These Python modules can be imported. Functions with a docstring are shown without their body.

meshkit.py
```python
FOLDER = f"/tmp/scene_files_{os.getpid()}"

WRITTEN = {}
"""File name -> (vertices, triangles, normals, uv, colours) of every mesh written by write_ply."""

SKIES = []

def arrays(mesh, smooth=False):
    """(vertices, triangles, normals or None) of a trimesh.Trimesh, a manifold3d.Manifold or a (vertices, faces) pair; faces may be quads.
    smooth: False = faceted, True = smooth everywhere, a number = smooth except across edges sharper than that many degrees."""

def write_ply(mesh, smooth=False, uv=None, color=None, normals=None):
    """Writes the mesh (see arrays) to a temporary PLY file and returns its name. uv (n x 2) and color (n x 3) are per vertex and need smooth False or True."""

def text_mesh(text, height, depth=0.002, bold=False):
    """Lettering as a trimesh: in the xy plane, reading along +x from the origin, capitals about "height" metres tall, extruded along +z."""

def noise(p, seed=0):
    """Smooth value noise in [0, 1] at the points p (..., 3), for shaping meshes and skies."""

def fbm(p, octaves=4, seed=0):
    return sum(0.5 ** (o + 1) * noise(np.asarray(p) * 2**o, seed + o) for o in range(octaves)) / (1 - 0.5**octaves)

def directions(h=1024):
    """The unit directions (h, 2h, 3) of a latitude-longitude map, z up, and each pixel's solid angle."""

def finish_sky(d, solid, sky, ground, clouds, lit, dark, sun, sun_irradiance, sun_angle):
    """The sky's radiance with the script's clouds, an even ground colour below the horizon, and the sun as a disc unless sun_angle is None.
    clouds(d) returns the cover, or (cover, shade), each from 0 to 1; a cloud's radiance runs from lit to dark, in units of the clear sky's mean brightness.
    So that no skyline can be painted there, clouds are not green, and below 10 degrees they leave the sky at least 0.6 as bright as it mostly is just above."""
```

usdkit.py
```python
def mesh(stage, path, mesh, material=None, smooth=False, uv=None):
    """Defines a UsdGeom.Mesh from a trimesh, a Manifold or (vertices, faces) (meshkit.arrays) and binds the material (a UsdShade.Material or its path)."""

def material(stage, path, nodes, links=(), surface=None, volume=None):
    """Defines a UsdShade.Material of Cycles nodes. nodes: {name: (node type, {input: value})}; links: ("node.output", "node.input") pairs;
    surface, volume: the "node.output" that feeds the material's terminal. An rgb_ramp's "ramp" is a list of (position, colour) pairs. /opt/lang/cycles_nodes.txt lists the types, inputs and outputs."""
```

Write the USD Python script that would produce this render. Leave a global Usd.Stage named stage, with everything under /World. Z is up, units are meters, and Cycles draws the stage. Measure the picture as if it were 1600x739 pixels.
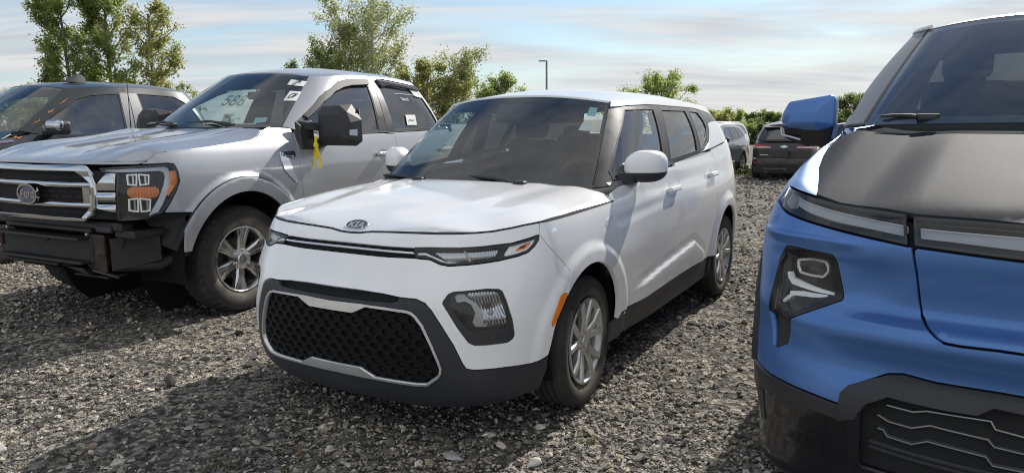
import math, random
import numpy as np
import trimesh, shapely, usdkit, meshkit
from shapely.geometry import Polygon, LineString, Point, MultiPolygon
from shapely import affinity
from scipy.interpolate import PchipInterpolator, RectBivariateSpline, CubicSpline
from scipy.spatial import Delaunay
from pxr import Usd, UsdGeom, UsdLux, UsdShade, Gf, Sdf, Vt

stage = Usd.Stage.CreateInMemory()
UsdGeom.SetStageUpAxis(stage, 'Z'); UsdGeom.SetStageMetersPerUnit(stage, 1.0)
UsdGeom.Xform.Define(stage, '/World'); UsdGeom.Scope.Define(stage, '/World/Looks')
PI = math.pi
rad = math.radians

# ---------------------------------------------------------------- camera
cam = UsdGeom.Camera.Define(stage, '/World/camera')
FPX, EYE_Z, PITCH, ROLL = 1142.5, 1.4121, 9.183, -0.59
_c, _s = math.cos(rad(PITCH)), math.sin(rad(PITCH))
_f = np.array([0, _c, -_s]); _u0 = np.array([0, _s, _c]); _r0 = np.array([1.0, 0, 0])
_r = math.cos(rad(ROLL)) * _r0 + math.sin(rad(ROLL)) * _u0
_u = -math.sin(rad(ROLL)) * _r0 + math.cos(rad(ROLL)) * _u0
_m = Gf.Matrix4d(*_r, 0, *_u, 0, *(-_f), 0, 0, 0, EYE_Z, 1)
UsdGeom.Xformable(cam).AddTransformOp().Set(_m)
cam.CreateHorizontalApertureAttr(36.0); cam.CreateVerticalApertureAttr(36.0 * 472 / 1024)
cam.CreateFocalLengthAttr(36.0 * FPX / 1600.0)
cam.CreateClippingRangeAttr(Gf.Vec2f(0.05, 3000)); cam.CreateExposureAttr(0.2)

# ---------------------------------------------------------------- sky and sun
SUN_AZ, SUN_EL = rad(53.5), rad(36.0)
sd = np.array([math.cos(SUN_EL) * math.cos(SUN_AZ), math.cos(SUN_EL) * math.sin(SUN_AZ), math.sin(SUN_EL)])
sky_m = usdkit.material(stage, '/World/Looks/sky', {
    'geo': ('texture_coordinate', {}),
    'sky': ('sky_texture', {'sky_type': 'single_scattering', 'sun_disc': False, 'sun_elevation': SUN_EL,
                            'sun_rotation': math.atan2(sd[0], sd[1]), 'aerosol_density': 0.35}),
    'sep': ('separate_xyz', {}),
    'zc': ('math', {'math_type': 'maximum', 'value2': 0.0}),
    'za': ('math', {'math_type': 'add', 'value2': 0.13}),
    'px': ('math', {'math_type': 'divide'}), 'py': ('math', {'math_type': 'divide'}),
    'uv': ('combine_xyz', {'z': 0.0}),
    'map': ('mapping', {'rotation': (0, 0, rad(14)), 'scale': (0.30, 0.85, 1.0), 'location': (1.3, 0.4, 0.0)}),
    'n1': ('noise_texture', {'scale': 1.15, 'detail': 7.0, 'roughness': 0.50, 'distortion': 0.6}),
    'map2': ('mapping', {'rotation': (0, 0, rad(8)), 'scale': (0.7, 2.6, 1.0), 'location': (4.0, 0.0, 0.0)}),
    'n2': ('noise_texture', {'scale': 1.3, 'detail': 7.0, 'roughness': 0.52, 'distortion': 0.5}),
    'mx': ('math', {'math_type': 'multiply_add', 'value2': 0.30}),
    'cov': ('rgb_ramp', {'ramp': [(0.0, (0, 0, 0)), (0.53, (0, 0, 0)), (0.61, (.45, .45, .45)), (0.72, (0.93, 0.93, 0.93)), (1, (1, 1, 1))]}),
    'bw': ('rgb_to_bw', {}),
    'shade': ('rgb_ramp', {'ramp': [(0.0, (4.5, 4.85, 5.4)), (0.38, (5.1, 5.4, 5.8)), (0.58, (6.7, 6.7, 6.7)), (1, (7.8, 7.7, 7.5))]}),
    'mix': ('mix_color', {'blend_type': 'mix', 'use_clamp': False}),
    'hs': ('hsv', {'saturation': 1.2, 'value': 1.1}), 'veil': ('rgb_ramp', {'ramp': [(0.0, (.75, .75, .75)), (.08, (.45, .45, .45)), (.24, (.08, .08, .08)), (.55, (0, 0, 0))]}), 'vb': ('rgb_to_bw', {}), 'vm': ('mix_color', {'blend_type': 'mix', 'use_clamp': False, 'b': (4.4, 5.6, 6.9)}),
    'bg': ('background_shader', {'strength': 0.1}),
}, [('geo.generated', 'sep.vector'), ('sep.z', 'zc.value1'), ('zc.value', 'za.value1'),
    ('sep.x', 'px.value1'), ('za.value', 'px.value2'), ('sep.y', 'py.value1'), ('za.value', 'py.value2'),
    ('px.value', 'uv.x'), ('py.value', 'uv.y'), ('uv.vector', 'map.vector'), ('map.vector', 'n1.vector'),
    ('uv.vector', 'map2.vector'), ('map2.vector', 'n2.vector'),
    ('n2.fac', 'mx.value1'), ('n1.fac', 'mx.value3'), ('mx.value', 'cov.fac'), ('cov.color', 'bw.color'), ('n2.fac', 'shade.fac'),
    ('bw.val', 'mix.fac'), ('zc.value', 'veil.fac'), ('veil.color', 'vb.color'), ('vb.val', 'vm.fac'), ('sky.color', 'hs.color'), ('hs.color', 'vm.a'), ('vm.result', 'mix.a'), ('shade.color', 'mix.b'), ('mix.result', 'bg.color')],
    surface='bg.background')
dome = UsdLux.DomeLight.Define(stage, '/World/sky')
dome.CreateIntensityAttr(1.0)
UsdShade.MaterialBindingAPI.Apply(dome.GetPrim()).Bind(sky_m)
dome.GetPrim().SetCustomDataByKey('kind', 'structure')
sun = UsdLux.DistantLight.Define(stage, '/World/sun')
sun.CreateIntensityAttr(1.2); sun.CreateAngleAttr(0.5); sun.CreateNormalizeAttr(True); sun.CreateColorAttr(Gf.Vec3f(1.0, 0.95, 0.87))
_z = sd; _x = np.cross([0, 0, 1.0], _z); _x /= np.linalg.norm(_x); _y = np.cross(_z, _x)
UsdGeom.Xformable(sun).AddTransformOp().Set(Gf.Matrix4d(*_x, 0, *_y, 0, *_z, 0, 0, 0, 30, 1))

# ---------------------------------------------------------------- helpers: scene
_used = {}
def numbered(name, parent):
    k = (parent, name); n = _used.get(k, 0); _used[k] = n + 1
    return name if n == 0 else '%s_%03d' % (name, n)
def thing(name, label=None, cat=None, loc=(0, 0, 0), rotz=0.0, group=None, kind=None, parent='/World'):
    x = UsdGeom.Xform.Define(stage, parent + '/' + numbered(name, parent))
    x.AddTranslateOp().Set(Gf.Vec3d(*map(float, loc)))
    if rotz: x.AddRotateZOp().Set(math.degrees(rotz))
    tag(x.GetPrim(), label, cat, group, kind)
    return x
def tag(p, label=None, cat=None, group=None, kind=None):
    for k, v in (('label', label), ('category', cat), ('group', group), ('kind', kind)):
        if v: p.SetCustomDataByKey(k, v)
def pth(o): return '/World' if o is None else (o if isinstance(o, str) else str(o.GetPath()))
class M:                                                            # a triangle mesh with optional normals
    def __init__(s, v, f, n=None): s.v, s.f, s.n = np.asarray(v, float), np.asarray(f, int), None if n is None else np.asarray(n, float)
def shade(m, ang=35):
    if isinstance(m, M) and m.n is not None: return m
    if isinstance(m, M): m = trimesh.Trimesh(m.v, m.f, process=True)
    v, f, n = meshkit.arrays(m, ang)
    if n is None:
        v = v[f.ravel()]; f = np.arange(len(v)).reshape(-1, 3)
        fn = np.cross(v[f[:, 1]] - v[f[:, 0]], v[f[:, 2]] - v[f[:, 0]]); n = np.repeat(fn / np.maximum(np.linalg.norm(fn, axis=1, keepdims=True), 1e-12), 3, 0)
    return M(v, f, n)
def join(ms):
    ms = [shade(m) for m in ms if m is not None]; o = 0; fs = []
    for m in ms: fs.append(m.f + o); o += len(m.v)
    return M(np.vstack([m.v for m in ms]), np.vstack(fs), np.vstack([m.n for m in ms]))
def mir(m):
    m = shade(m); k = np.array([1, -1, 1.0])
    return M(m.v * k, m.f[:, ::-1], m.n * k)
def xf(m, T):
    m = shade(m); R = T[:3, :3]
    return M(m.v @ R.T + T[:3, 3], m.f, m.n @ np.linalg.inv(R) if np.linalg.det(R) > 0 else m.n @ np.linalg.inv(R))
def mv(m, x=0, y=0, z=0):
    m = shade(m); return M(m.v + [x, y, z], m.f, m.n)
def rot(m, axis, deg, pt=(0, 0, 0)): return xf(m, trimesh.transformations.rotation_matrix(rad(deg), axis, pt))
def put(name, mesh, mat, parent=None, label=None, cat=None, group=None, kind=None, ang=35):
    m = shade(mesh, ang); par = pth(parent)
    p = UsdGeom.Mesh.Define(stage, par + '/' + numbered(name, par))
    p.CreatePointsAttr(Vt.Vec3fArray.FromNumpy(m.v.astype(np.float32)))
    p.CreateFaceVertexCountsAttr(Vt.IntArray.FromNumpy(np.full(len(m.f), 3, np.int32)))
    p.CreateFaceVertexIndicesAttr(Vt.IntArray.FromNumpy(m.f.astype(np.int32).ravel()))
    p.CreateSubdivisionSchemeAttr('none')
    nn = m.n / np.maximum(np.linalg.norm(m.n, axis=1, keepdims=True), 1e-9)
    p.CreateNormalsAttr(Vt.Vec3fArray.FromNumpy(nn.astype(np.float32))); p.SetNormalsInterpolation('vertex')
    UsdShade.MaterialBindingAPI.Apply(p.GetPrim()).Bind(MAT[mat])
    tag(p.GetPrim(), label, cat, group, kind)
    return p

# ---------------------------------------------------------------- helpers: shapes
def box(c, size, bevel=0.0):
    sx, sy, sz = [max(s, 1e-4) for s in size]; b = min(bevel, .45 * min(sx, sy, sz))
    if b <= 0:
        t = trimesh.creation.box((sx, sy, sz)); t.apply_translation(c); return shade(t, 30)
    pts = []
    for i in (-1, 1):
        for j in (-1, 1):
            for k in (-1, 1):
                h = np.array([i * sx, j * sy, k * sz]) / 2; e = np.array([i, j, k]) * b
                for a in range(3):
                    q = h.copy(); q[[x for x in range(3) if x != a]] -= e[[x for x in range(3) if x != a]]; pts.append(q)
    t = trimesh.convex.convex_hull(np.array(pts)); t.apply_translation(c); return shade(t, 30)
def rbox(c, size, r, n=2):                                          # rounded box: hull of spheres
    sp = trimesh.creation.icosphere(n, 1.0).vertices; s = np.array(size) / 2; r = min(r, s.min() * .98); pts = []
    for i in (-1, 1):
        for j in (-1, 1):
            for k in (-1, 1): pts.append(sp * r + (s - r) * [i, j, k])
    t = trimesh.convex.convex_hull(np.vstack(pts)); t.apply_translation(c); return shade(t, 50)
def hull(pts): return shade(trimesh.convex.convex_hull(np.asarray(pts, float)), 30)
def hullr(pts, r=.03):                                           # hull with rounded edges
    sp = trimesh.creation.icosphere(2, r).vertices; p = np.asarray(pts, float); c = p.mean(0); p = c + (p - c) * (1 - r / np.abs(p - c).max(0).clip(r * 2)); return shade(trimesh.convex.convex_hull((p[:, None] + sp[None]).reshape(-1, 3)), 62)
def ellip(c, r, n=3):
    t = trimesh.creation.icosphere(n, 1.0); v = t.vertices * r
    nn = t.vertices / np.asarray(r); return M(v + c, t.faces, nn / np.linalg.norm(nn, axis=1, keepdims=True))
def tube(pts, r, k=8, cap=True):
    p = np.asarray(pts, float); t = np.gradient(p, axis=0); t /= np.linalg.norm(t, axis=1, keepdims=True) + 1e-12
    ref = np.array([0, 0, 1.0]) if abs(t[:, 2]).mean() < .8 else np.array([1.0, 0, 0])
    a = np.cross(t, ref); a /= np.linalg.norm(a, axis=1, keepdims=True) + 1e-12; b = np.cross(t, a)
    an = np.arange(k) * 2 * PI / k; rr = np.broadcast_to(r, (len(p),))
    n = np.cos(an)[None, :, None] * a[:, None] + np.sin(an)[None, :, None] * b[:, None]
    v = (p[:, None] + rr[:, None, None] * n).reshape(-1, 3); n = n.reshape(-1, 3); f = []
    for i in range(len(p) - 1):
        for j in range(k):
            q = i * k + j, i * k + (j + 1) % k, (i + 1) * k + (j + 1) % k, (i + 1) * k + j
            f += [(q[0], q[1], q[2]), (q[0], q[2], q[3])]
    if cap:
        for e, o in ((0, 1), (len(p) - 1, -1)):
            c = len(v); v = np.vstack([v, p[e], v[e * k:e * k + k]]); n = np.vstack([n, -o * t[e]] + [-o * t[e]] * k)
            for j in range(k):
                q = (c, c + 1 + (j + 1) % k, c + 1 + j); f.append(q if o == 1 else q[::-1])
    f = np.array(f); m = M(v, f, n)
    return fixw(m)
def fixw(m):                                                        # make the winding agree with the normals
    fn = np.cross(m.v[m.f[:, 1]] - m.v[m.f[:, 0]], m.v[m.f[:, 2]] - m.v[m.f[:, 0]])
    bad = (fn * m.n[m.f].mean(1)).sum(1) < 0; m.f[bad] = m.f[bad][:, ::-1]; return m
def lathe(prof, k=48, ang=30, axis='y', a0=0, a1=2 * PI):           # profile (r, h) turned round the y axis
    prof = np.asarray(prof, float); full = abs(a1 - a0 - 2 * PI) < 1e-6
    an = np.linspace(a0, a1, k + 1)[:k if full else k + 1]
    v = np.stack([np.outer(np.cos(an), prof[:, 0]), np.broadcast_to(prof[:, 1], (len(an), len(prof))), np.outer(np.sin(an), prof[:, 0])], -1).reshape(-1, 3)
    n = len(prof); f = []
    K = len(an)
    for i in range(K if full else K - 1):
        for j in range(n - 1):
            a, b, c, d = i * n + j, i * n + j + 1, ((i + 1) % K) * n + j + 1, ((i + 1) % K) * n + j
            f += [(a, b, c), (a, c, d)]
    return shade(trimesh.Trimesh(v, f, process=False), ang)
def prism(poly, h, z0=0.0):                                         # extrude a shapely polygon along +z
    gs = getattr(poly, 'geoms', [poly]); ts = []
    for g in gs:
        if g.area < 1e-9: continue
        t = trimesh.creation.extrude_polygon(g, h, engine='earcut'); t.apply_translation((0, 0, z0)); ts.append(shade(t, 30))
    return join(ts)
def chaikin(pts, n=2, closed=True):
    p = np.asarray(pts, float)
    for _ in range(n):
        q = np.roll(p, -1, 0) if closed else p[1:]; a = p if closed else p[:-1]
        m = np.stack([.75 * a + .25 * q, .25 * a + .75 * q], 1).reshape(-1, p.shape[1])
        p = m if closed else np.vstack([p[:1], m, p[-1:]])
    return p
def rnd(poly, r): return poly.buffer(-r, quad_segs=6).buffer(2 * r, quad_segs=6).buffer(-r, quad_segs=6)
def sst(x, a, b): t = np.clip((x - a) / (b - a), 0, 1); return t * t * (3 - 2 * t)

# ---------------------------------------------------------------- helpers: body surfaces
class Surf:
    def __init__(s, fn): s.fn = fn
    def __call__(s, a, b): return s.fn(np.asarray(a, float), np.asarray(b, float))
    def n(s, a, b, e=.003):
        d = np.cross(s(a + e, b) - s(a - e, b), s(a, b + e) - s(a, b - e))
        return d / np.maximum(np.linalg.norm(d, axis=-1, keepdims=True), 1e-12)
def off(S, d): return Surf(lambda a, b: S(a, b) + S.n(a, b) * d)
def polys(g): return [p for p in getattr(g, 'geoms', [g]) if isinstance(p, Polygon) and p.area > 1e-7]
def panel(S, poly, step=.03, lip=.012, lift=0.0, seed=0, warp=None, back=False):
    """A sheet on surface S over a polygon of its two parameters, its rim folded inwards by lip."""
    outs = []
    if warp is not None:
        S0, w0, l0 = S, warp, lift; S = Surf(lambda a, b: S0(a, b) + S0.n(a, b) * (l0 + w0(a, b) + 0 * np.asarray(a, float))[..., None]); lift, warp, ne = 0.0, None, .0012
    else: ne = .003
    for g in polys(poly):
        g = g.simplify(.0006)
        rings = [np.array(r.segmentize(step * .75).coords)[:-1] for r in [g.exterior, *g.interiors]]
        bp = np.vstack(rings); x0, y0, x1, y1 = g.bounds
        gx, gy = np.meshgrid(np.arange(x0, x1, step), np.arange(y0, y1, step * .87)); gx = gx + (np.arange(len(gx)) % 2)[:, None] * step / 2
        q = np.stack([gx.ravel(), gy.ravel()], 1); inner = g.buffer(-step * .4)
        q = q[shapely.contains_xy(inner, q[:, 0], q[:, 1])] if not inner.is_empty else q[:0]
        p = np.vstack([bp, q])
        rg = np.random.default_rng(1); t = Delaunay(p + rg.normal(0, 1e-7, p.shape)).simplices
        c = p[t].mean(1); t = t[shapely.contains_xy(g, c[:, 0], c[:, 1])]
        e1, e2 = p[t[:, 1]] - p[t[:, 0]], p[t[:, 2]] - p[t[:, 0]]; ar = e1[:, 0] * e2[:, 1] - e1[:, 1] * e2[:, 0]; t = t[np.abs(ar) > 1e-10]; ar = ar[np.abs(ar) > 1e-10]
        t[ar < 0] = t[ar < 0][:, ::-1]
        n = S.n(p[:, 0], p[:, 1], ne); v = S(p[:, 0], p[:, 1]) + n * lift
        if warp is not None: v = v + n * warp(p[:, 0], p[:, 1])[:, None]
        V, N_, Fc = [v], [n], [t]; o = len(v)
        if lip > 0:
            e = np.vstack([t[:, [0, 1]], t[:, [1, 2]], t[:, [2, 0]]]); key = np.sort(e, 1)
            _, inv, cnt = np.unique(key, axis=0, return_inverse=True, return_counts=True); e = e[cnt[inv.ravel()] == 1]
            a, b = v[e[:, 0]], v[e[:, 1]]; na, nb = n[e[:, 0]], n[e[:, 1]]
            w = np.cross(b - a, na); w /= np.linalg.norm(w, axis=1, keepdims=True) + 1e-12
            k = len(e); V.append(np.vstack([a, b, a - na * lip, b - nb * lip])); N_.append(np.vstack([(w + na) * .7, (w + nb) * .7, w, w])); i = np.arange(k) + o
            Fc.append(np.vstack([np.stack([i + k, i, i + 2 * k], 1), np.stack([i + k, i + 2 * k, i + 3 * k], 1)]))
        outs.append(M(np.vstack(V), np.vstack(Fc), np.vstack(N_)))
    return join(outs)
class Loop:
    """Half a closed outline (front centre -> left side -> rear centre) through 3-D points, by arc length; s < 0 is the right side."""
    def __init__(s, pts, s_at=None):
        p = np.asarray(pts, float)
        if s_at is None:
            d = np.linalg.norm(np.diff(p[:, :2], axis=0), axis=1); s_at = np.r_[0, np.cumsum(d)]
        s.s = np.asarray(s_at, float); full = np.vstack([(p * np.array([1, -1, 1])[:p.shape[1]])[:0:-1], p]); fs = np.r_[-s.s[:0:-1], s.s]
        s.pc = PchipInterpolator(fs, full); s.cs = CubicSpline(fs, full); s.L = s.s[-1]
        t = np.linspace(.3, s.L, 4000); s.t = t; s.x = s.pc(t)[:, 0]
    def __call__(s, a): return .35 * s.pc(a) + .65 * s.cs(a) if True else s.cs(a)
    def at_x(s, x):
        t = np.linspace(.01, s.L, 6000); xs = s(t)[:, 0]
        return np.interp(-np.asarray(x, float), -xs if xs[0] > xs[-1] else xs, t)
def body_surf(loop, stations, zr, extra=()):
    """Lower body: the outline set in by d(s, z)."""
    zg = np.linspace(zr[0], zr[1], 130); ss, rows = [], []
    for s_, prof in stations:
        z, d = np.array(prof).T; pz = PchipInterpolator(z, d, extrapolate=False)
        r = pz(zg); k0, k1 = pz(z[0]), pz(z[-1]); s0 = (d[1] - d[0]) / (z[1] - z[0]); s1 = (d[-1] - d[-2]) / (z[-1] - z[-2])
        r = np.where(zg < z[0], d[0] + (zg - z[0]) * s0, np.where(zg > z[-1], d[-1] + (zg - z[-1]) * s1, np.nan_to_num(r)))
        ss.append(s_); rows.append(r)
    ss, rows = np.array(ss), np.array(rows); fs = np.r_[-ss[:0:-1], ss] if ss[0] == 0 else np.r_[-ss[::-1], ss]
    fr = np.vstack([rows[:0:-1], rows]) if ss[0] == 0 else np.vstack([rows[::-1], rows])
    sg = np.linspace(-loop.L, loop.L, 241); grid = PchipInterpolator(fs, fr, axis=0)(np.clip(sg, fs[0], fs[-1]))
    sp = RectBivariateSpline(sg, zg, grid, kx=3, ky=3)
    def fn(a, z):
        a, z = np.broadcast_arrays(a, z); sh = a.shape; a = a.ravel(); z = z.ravel()
        p = loop(a); e = .004; t = loop(a + e)[:, :2] - loop(a - e)[:, :2]; t /= np.linalg.norm(t, axis=1, keepdims=True)
        d = sp.ev(np.clip(a, -loop.L, loop.L), z)
        for ex in extra: d = d - ex(p[:, 0], np.abs(p[:, 1]), z, np.abs(a))
        q = np.stack([p[:, 0] - t[:, 1] * d, p[:, 1] + t[:, 0] * d, z], -1)
        return q.reshape(sh + (3,))
    return Surf(fn)
def loft_surf(B, T, bulge):
    """Upper body between two outlines; the second parameter runs from 0 to 1."""
    def fn(a, t):
        a, t = np.broadcast_arrays(a, t); sh = a.shape; a = a.ravel(); t = t.ravel()
        p0, p1 = B(a), T(a); e = .005; tg = B(a + e) - B(a - e); n = np.stack([tg[:, 1], -tg[:, 0], 0 * tg[:, 0]], -1); n /= np.linalg.norm(n, axis=1, keepdims=True)
        q = p0 * (1 - t[:, None]) + p1 * t[:, None] + n * (bulge(np.abs(a)) * 4 * t * (1 - t))[:, None] + n * [0, 0, .0]
        return q.reshape(sh + (3,))
    return Surf(fn)
def tab(*pairs):
    x, y = np.array(sorted(pairs)).T; f = PchipInterpolator(x, y); return lambda v: f(np.clip(v, x[0], x[-1]))
def hf(fn): return Surf(lambda x, y: np.stack(np.broadcast_arrays(x, y, fn(x, y)), -1))
def circ(sx, x, z, r, a0=0, a1=360, n=48):
    t = np.radians(np.linspace(a0, a1, n)); return np.stack([sx(x + r * np.cos(t)), z + r * np.sin(t)], 1)
def sheet(S, a0, a1, b0, b1, na=40, nb=20):
    a, b = np.meshgrid(np.linspace(a0, a1, na), np.linspace(b0, b1, nb), indexing='ij'); v = S(a, b).reshape(-1, 3); f = []
    i, j = np.meshgrid(np.arange(na - 1), np.arange(nb - 1), indexing='ij'); q = i * nb + j
    f = np.vstack([np.stack([q, q + nb, q + nb + 1], -1).reshape(-1, 3), np.stack([q, q + nb + 1, q + 1], -1).reshape(-1, 3)])
    return M(v, f, S.n(a, b).reshape(-1, 3))
def strip(S, pts, w, lift=.002, h=.003, closed=False):              # a thin bead along a line of surface parameters
    p = np.asarray(pts, float); g = LineString(p).buffer(w / 2, cap_style=1, quad_segs=3); return panel(S, g, max(w, .012), h + lift, lift)
def frame3(o, x, z):                                                # 4x4 with given origin, x direction and z direction
    x = np.asarray(x, float); z = np.asarray(z, float); z = z / np.linalg.norm(z); x = x - z * (x @ z); x /= np.linalg.norm(x); T = np.eye(4)
    T[:3, 0], T[:3, 1], T[:3, 2], T[:3, 3] = x, np.cross(z, x), z, o; return T
def on_surf(S, a, b, mesh, lift=.002, right=None):                  # lays a flat mesh (xy, facing +z) on the surface
    a, b = float(a), float(b); o = S(a, b); n = S.n(np.array(a), np.array(b)); x = (S(a + .01, b) - S(a - .01, b)) if right is None else right
    return xf(mesh, frame3(o + n * lift, x, n))
def text(s, h, depth=.002, bold=False, center=True):
    t = meshkit.text_mesh(s, h, depth, bold); b = t.bounds
    if center: t.apply_translation((-(b[0][0] + b[1][0]) / 2, -(b[0][1] + b[1][1]) / 2, 0))
    return shade(t, 30)

def text_on(S, a, b, txt, h, lift=.002, depth=.0008, bold=False, sx=1.0, slant=0.0):
    """lettering bent onto a surface at the parameters (a, b)"""
    m = text(txt, h, depth, bold); a, b = float(a), float(b); e = 1e-3
    la = np.linalg.norm(S(a + e, b) - S(a - e, b)) / (2 * e); lb = np.linalg.norm(S(a, b + e) - S(a, b - e)) / (2 * e)
    A, Bp = a + (m.v[:, 0] * sx + slant * m.v[:, 1]) / la, b + m.v[:, 1] / lb
    n = S.n(A, Bp); return M(S(A, Bp) + n * (lift + m.v[:, 2:3]), m.f, n)

def lathe_z(prof, k=24, ang=30):
    m = lathe(prof, k, ang); m = M(m.v[:, [0, 2, 1]], m.f[:, ::-1], m.n[:, [0, 2, 1]]); c = m.v[m.f].mean(1); fn = np.cross(m.v[m.f[:, 1]] - m.v[m.f[:, 0]], m.v[m.f[:, 2]] - m.v[m.f[:, 0]])
    return m if (fn[:, :2] * c[:, :2]).sum() > 0 else M(m.v, m.f[:, ::-1], -m.n)

# ---------------------------------------------------------------- materials
MAT = {}
def pbr(name, col, rough=.5, metal=0, coat=0, spec=.5, noise=None, bump=None, rnoise=None, coat_rough=.04, **kw):
    """noise: (scale, amount) varies the colour; bump: (scale, strength, distance); rnoise: (scale, amount) varies the gloss"""
    N = {'p': ('principled_bsdf', dict(base_color=col, roughness=rough, metallic=metal, coat_weight=coat, coat_roughness=coat_rough, specular_ior_level=spec, **kw)), 'tc': ('texture_coordinate', {})}
    L = []
    if noise:
        c = np.array(col); N['n'] = ('noise_texture', {'scale': noise[0], 'detail': 6.0, 'roughness': .65})
        N['r'] = ('rgb_ramp', {'ramp': [(.25, tuple(np.clip(c * (1 - noise[1]), 0, 1))), (.5, tuple(c)), (.75, tuple(np.clip(c * (1 + noise[1]), 0, 1)))]})
        L += [('tc.object', 'n.vector'), ('n.fac', 'r.fac'), ('r.color', 'p.base_color')]
    if rnoise:
        N['rn'] = ('noise_texture', {'scale': rnoise[0], 'detail': 5.0}); N['rm'] = ('map_range', {'from_min': .35, 'from_max': .65, 'to_min': max(rough - rnoise[1], .01), 'to_max': rough + rnoise[1]})
        L += [('tc.object', 'rn.vector'), ('rn.fac', 'rm.value'), ('rm.result', 'p.roughness')]
    if bump:
        N['bn'] = ('noise_texture', {'scale': bump[0], 'detail': 4.0}); N['b'] = ('bump', {'strength': bump[1], 'distance': bump[2]})
        L += [('tc.object', 'bn.vector'), ('bn.fac', 'b.height'), ('b.normal', 'p.normal')]
    MAT[name] = usdkit.material(stage, '/World/Looks/' + name, N, L, surface='p.BSDF')
def pane(name, tint, gloss=1.0, ior=1.5, rough=0.0, dust=0.0):
    N = {'t': ('transparent_bsdf', {'color': tint}), 'g': ('glossy_bsdf', {'color': (gloss,) * 3, 'roughness': rough}), 'f': ('fresnel', {'IOR': ior}), 'bk': ('geometry', {}), 'io': ('map_range', {'from_min': 0.0, 'from_max': 1.0, 'to_min': ior, 'to_max': 1 / ior}), 'm': ('mix_closure', {})}
    L = [('bk.backfacing', 'io.value'), ('io.result', 'f.IOR'), ('f.fac', 'm.fac'), ('t.BSDF', 'm.closure1'), ('g.BSDF', 'm.closure2')]; out = 'm.closure'
    if dust:
        N |= {'d': ('diffuse_bsdf', {'color': (.5, .48, .44)}), 'tc': ('texture_coordinate', {}), 'n': ('noise_texture', {'scale': 9.0, 'detail': 7.0, 'roughness': .7}),
              'r': ('map_range', {'from_min': .38, 'from_max': .75, 'to_min': dust * .25, 'to_max': dust}), 'md': ('mix_closure', {})}
        L += [('tc.object', 'n.vector'), ('n.fac', 'r.value'), ('r.result', 'md.fac'), ('m.closure', 'md.closure1'), ('d.BSDF', 'md.closure2')]; out = 'md.closure'
    MAT[name] = usdkit.material(stage, '/World/Looks/' + name, N, L, surface=out)
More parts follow.
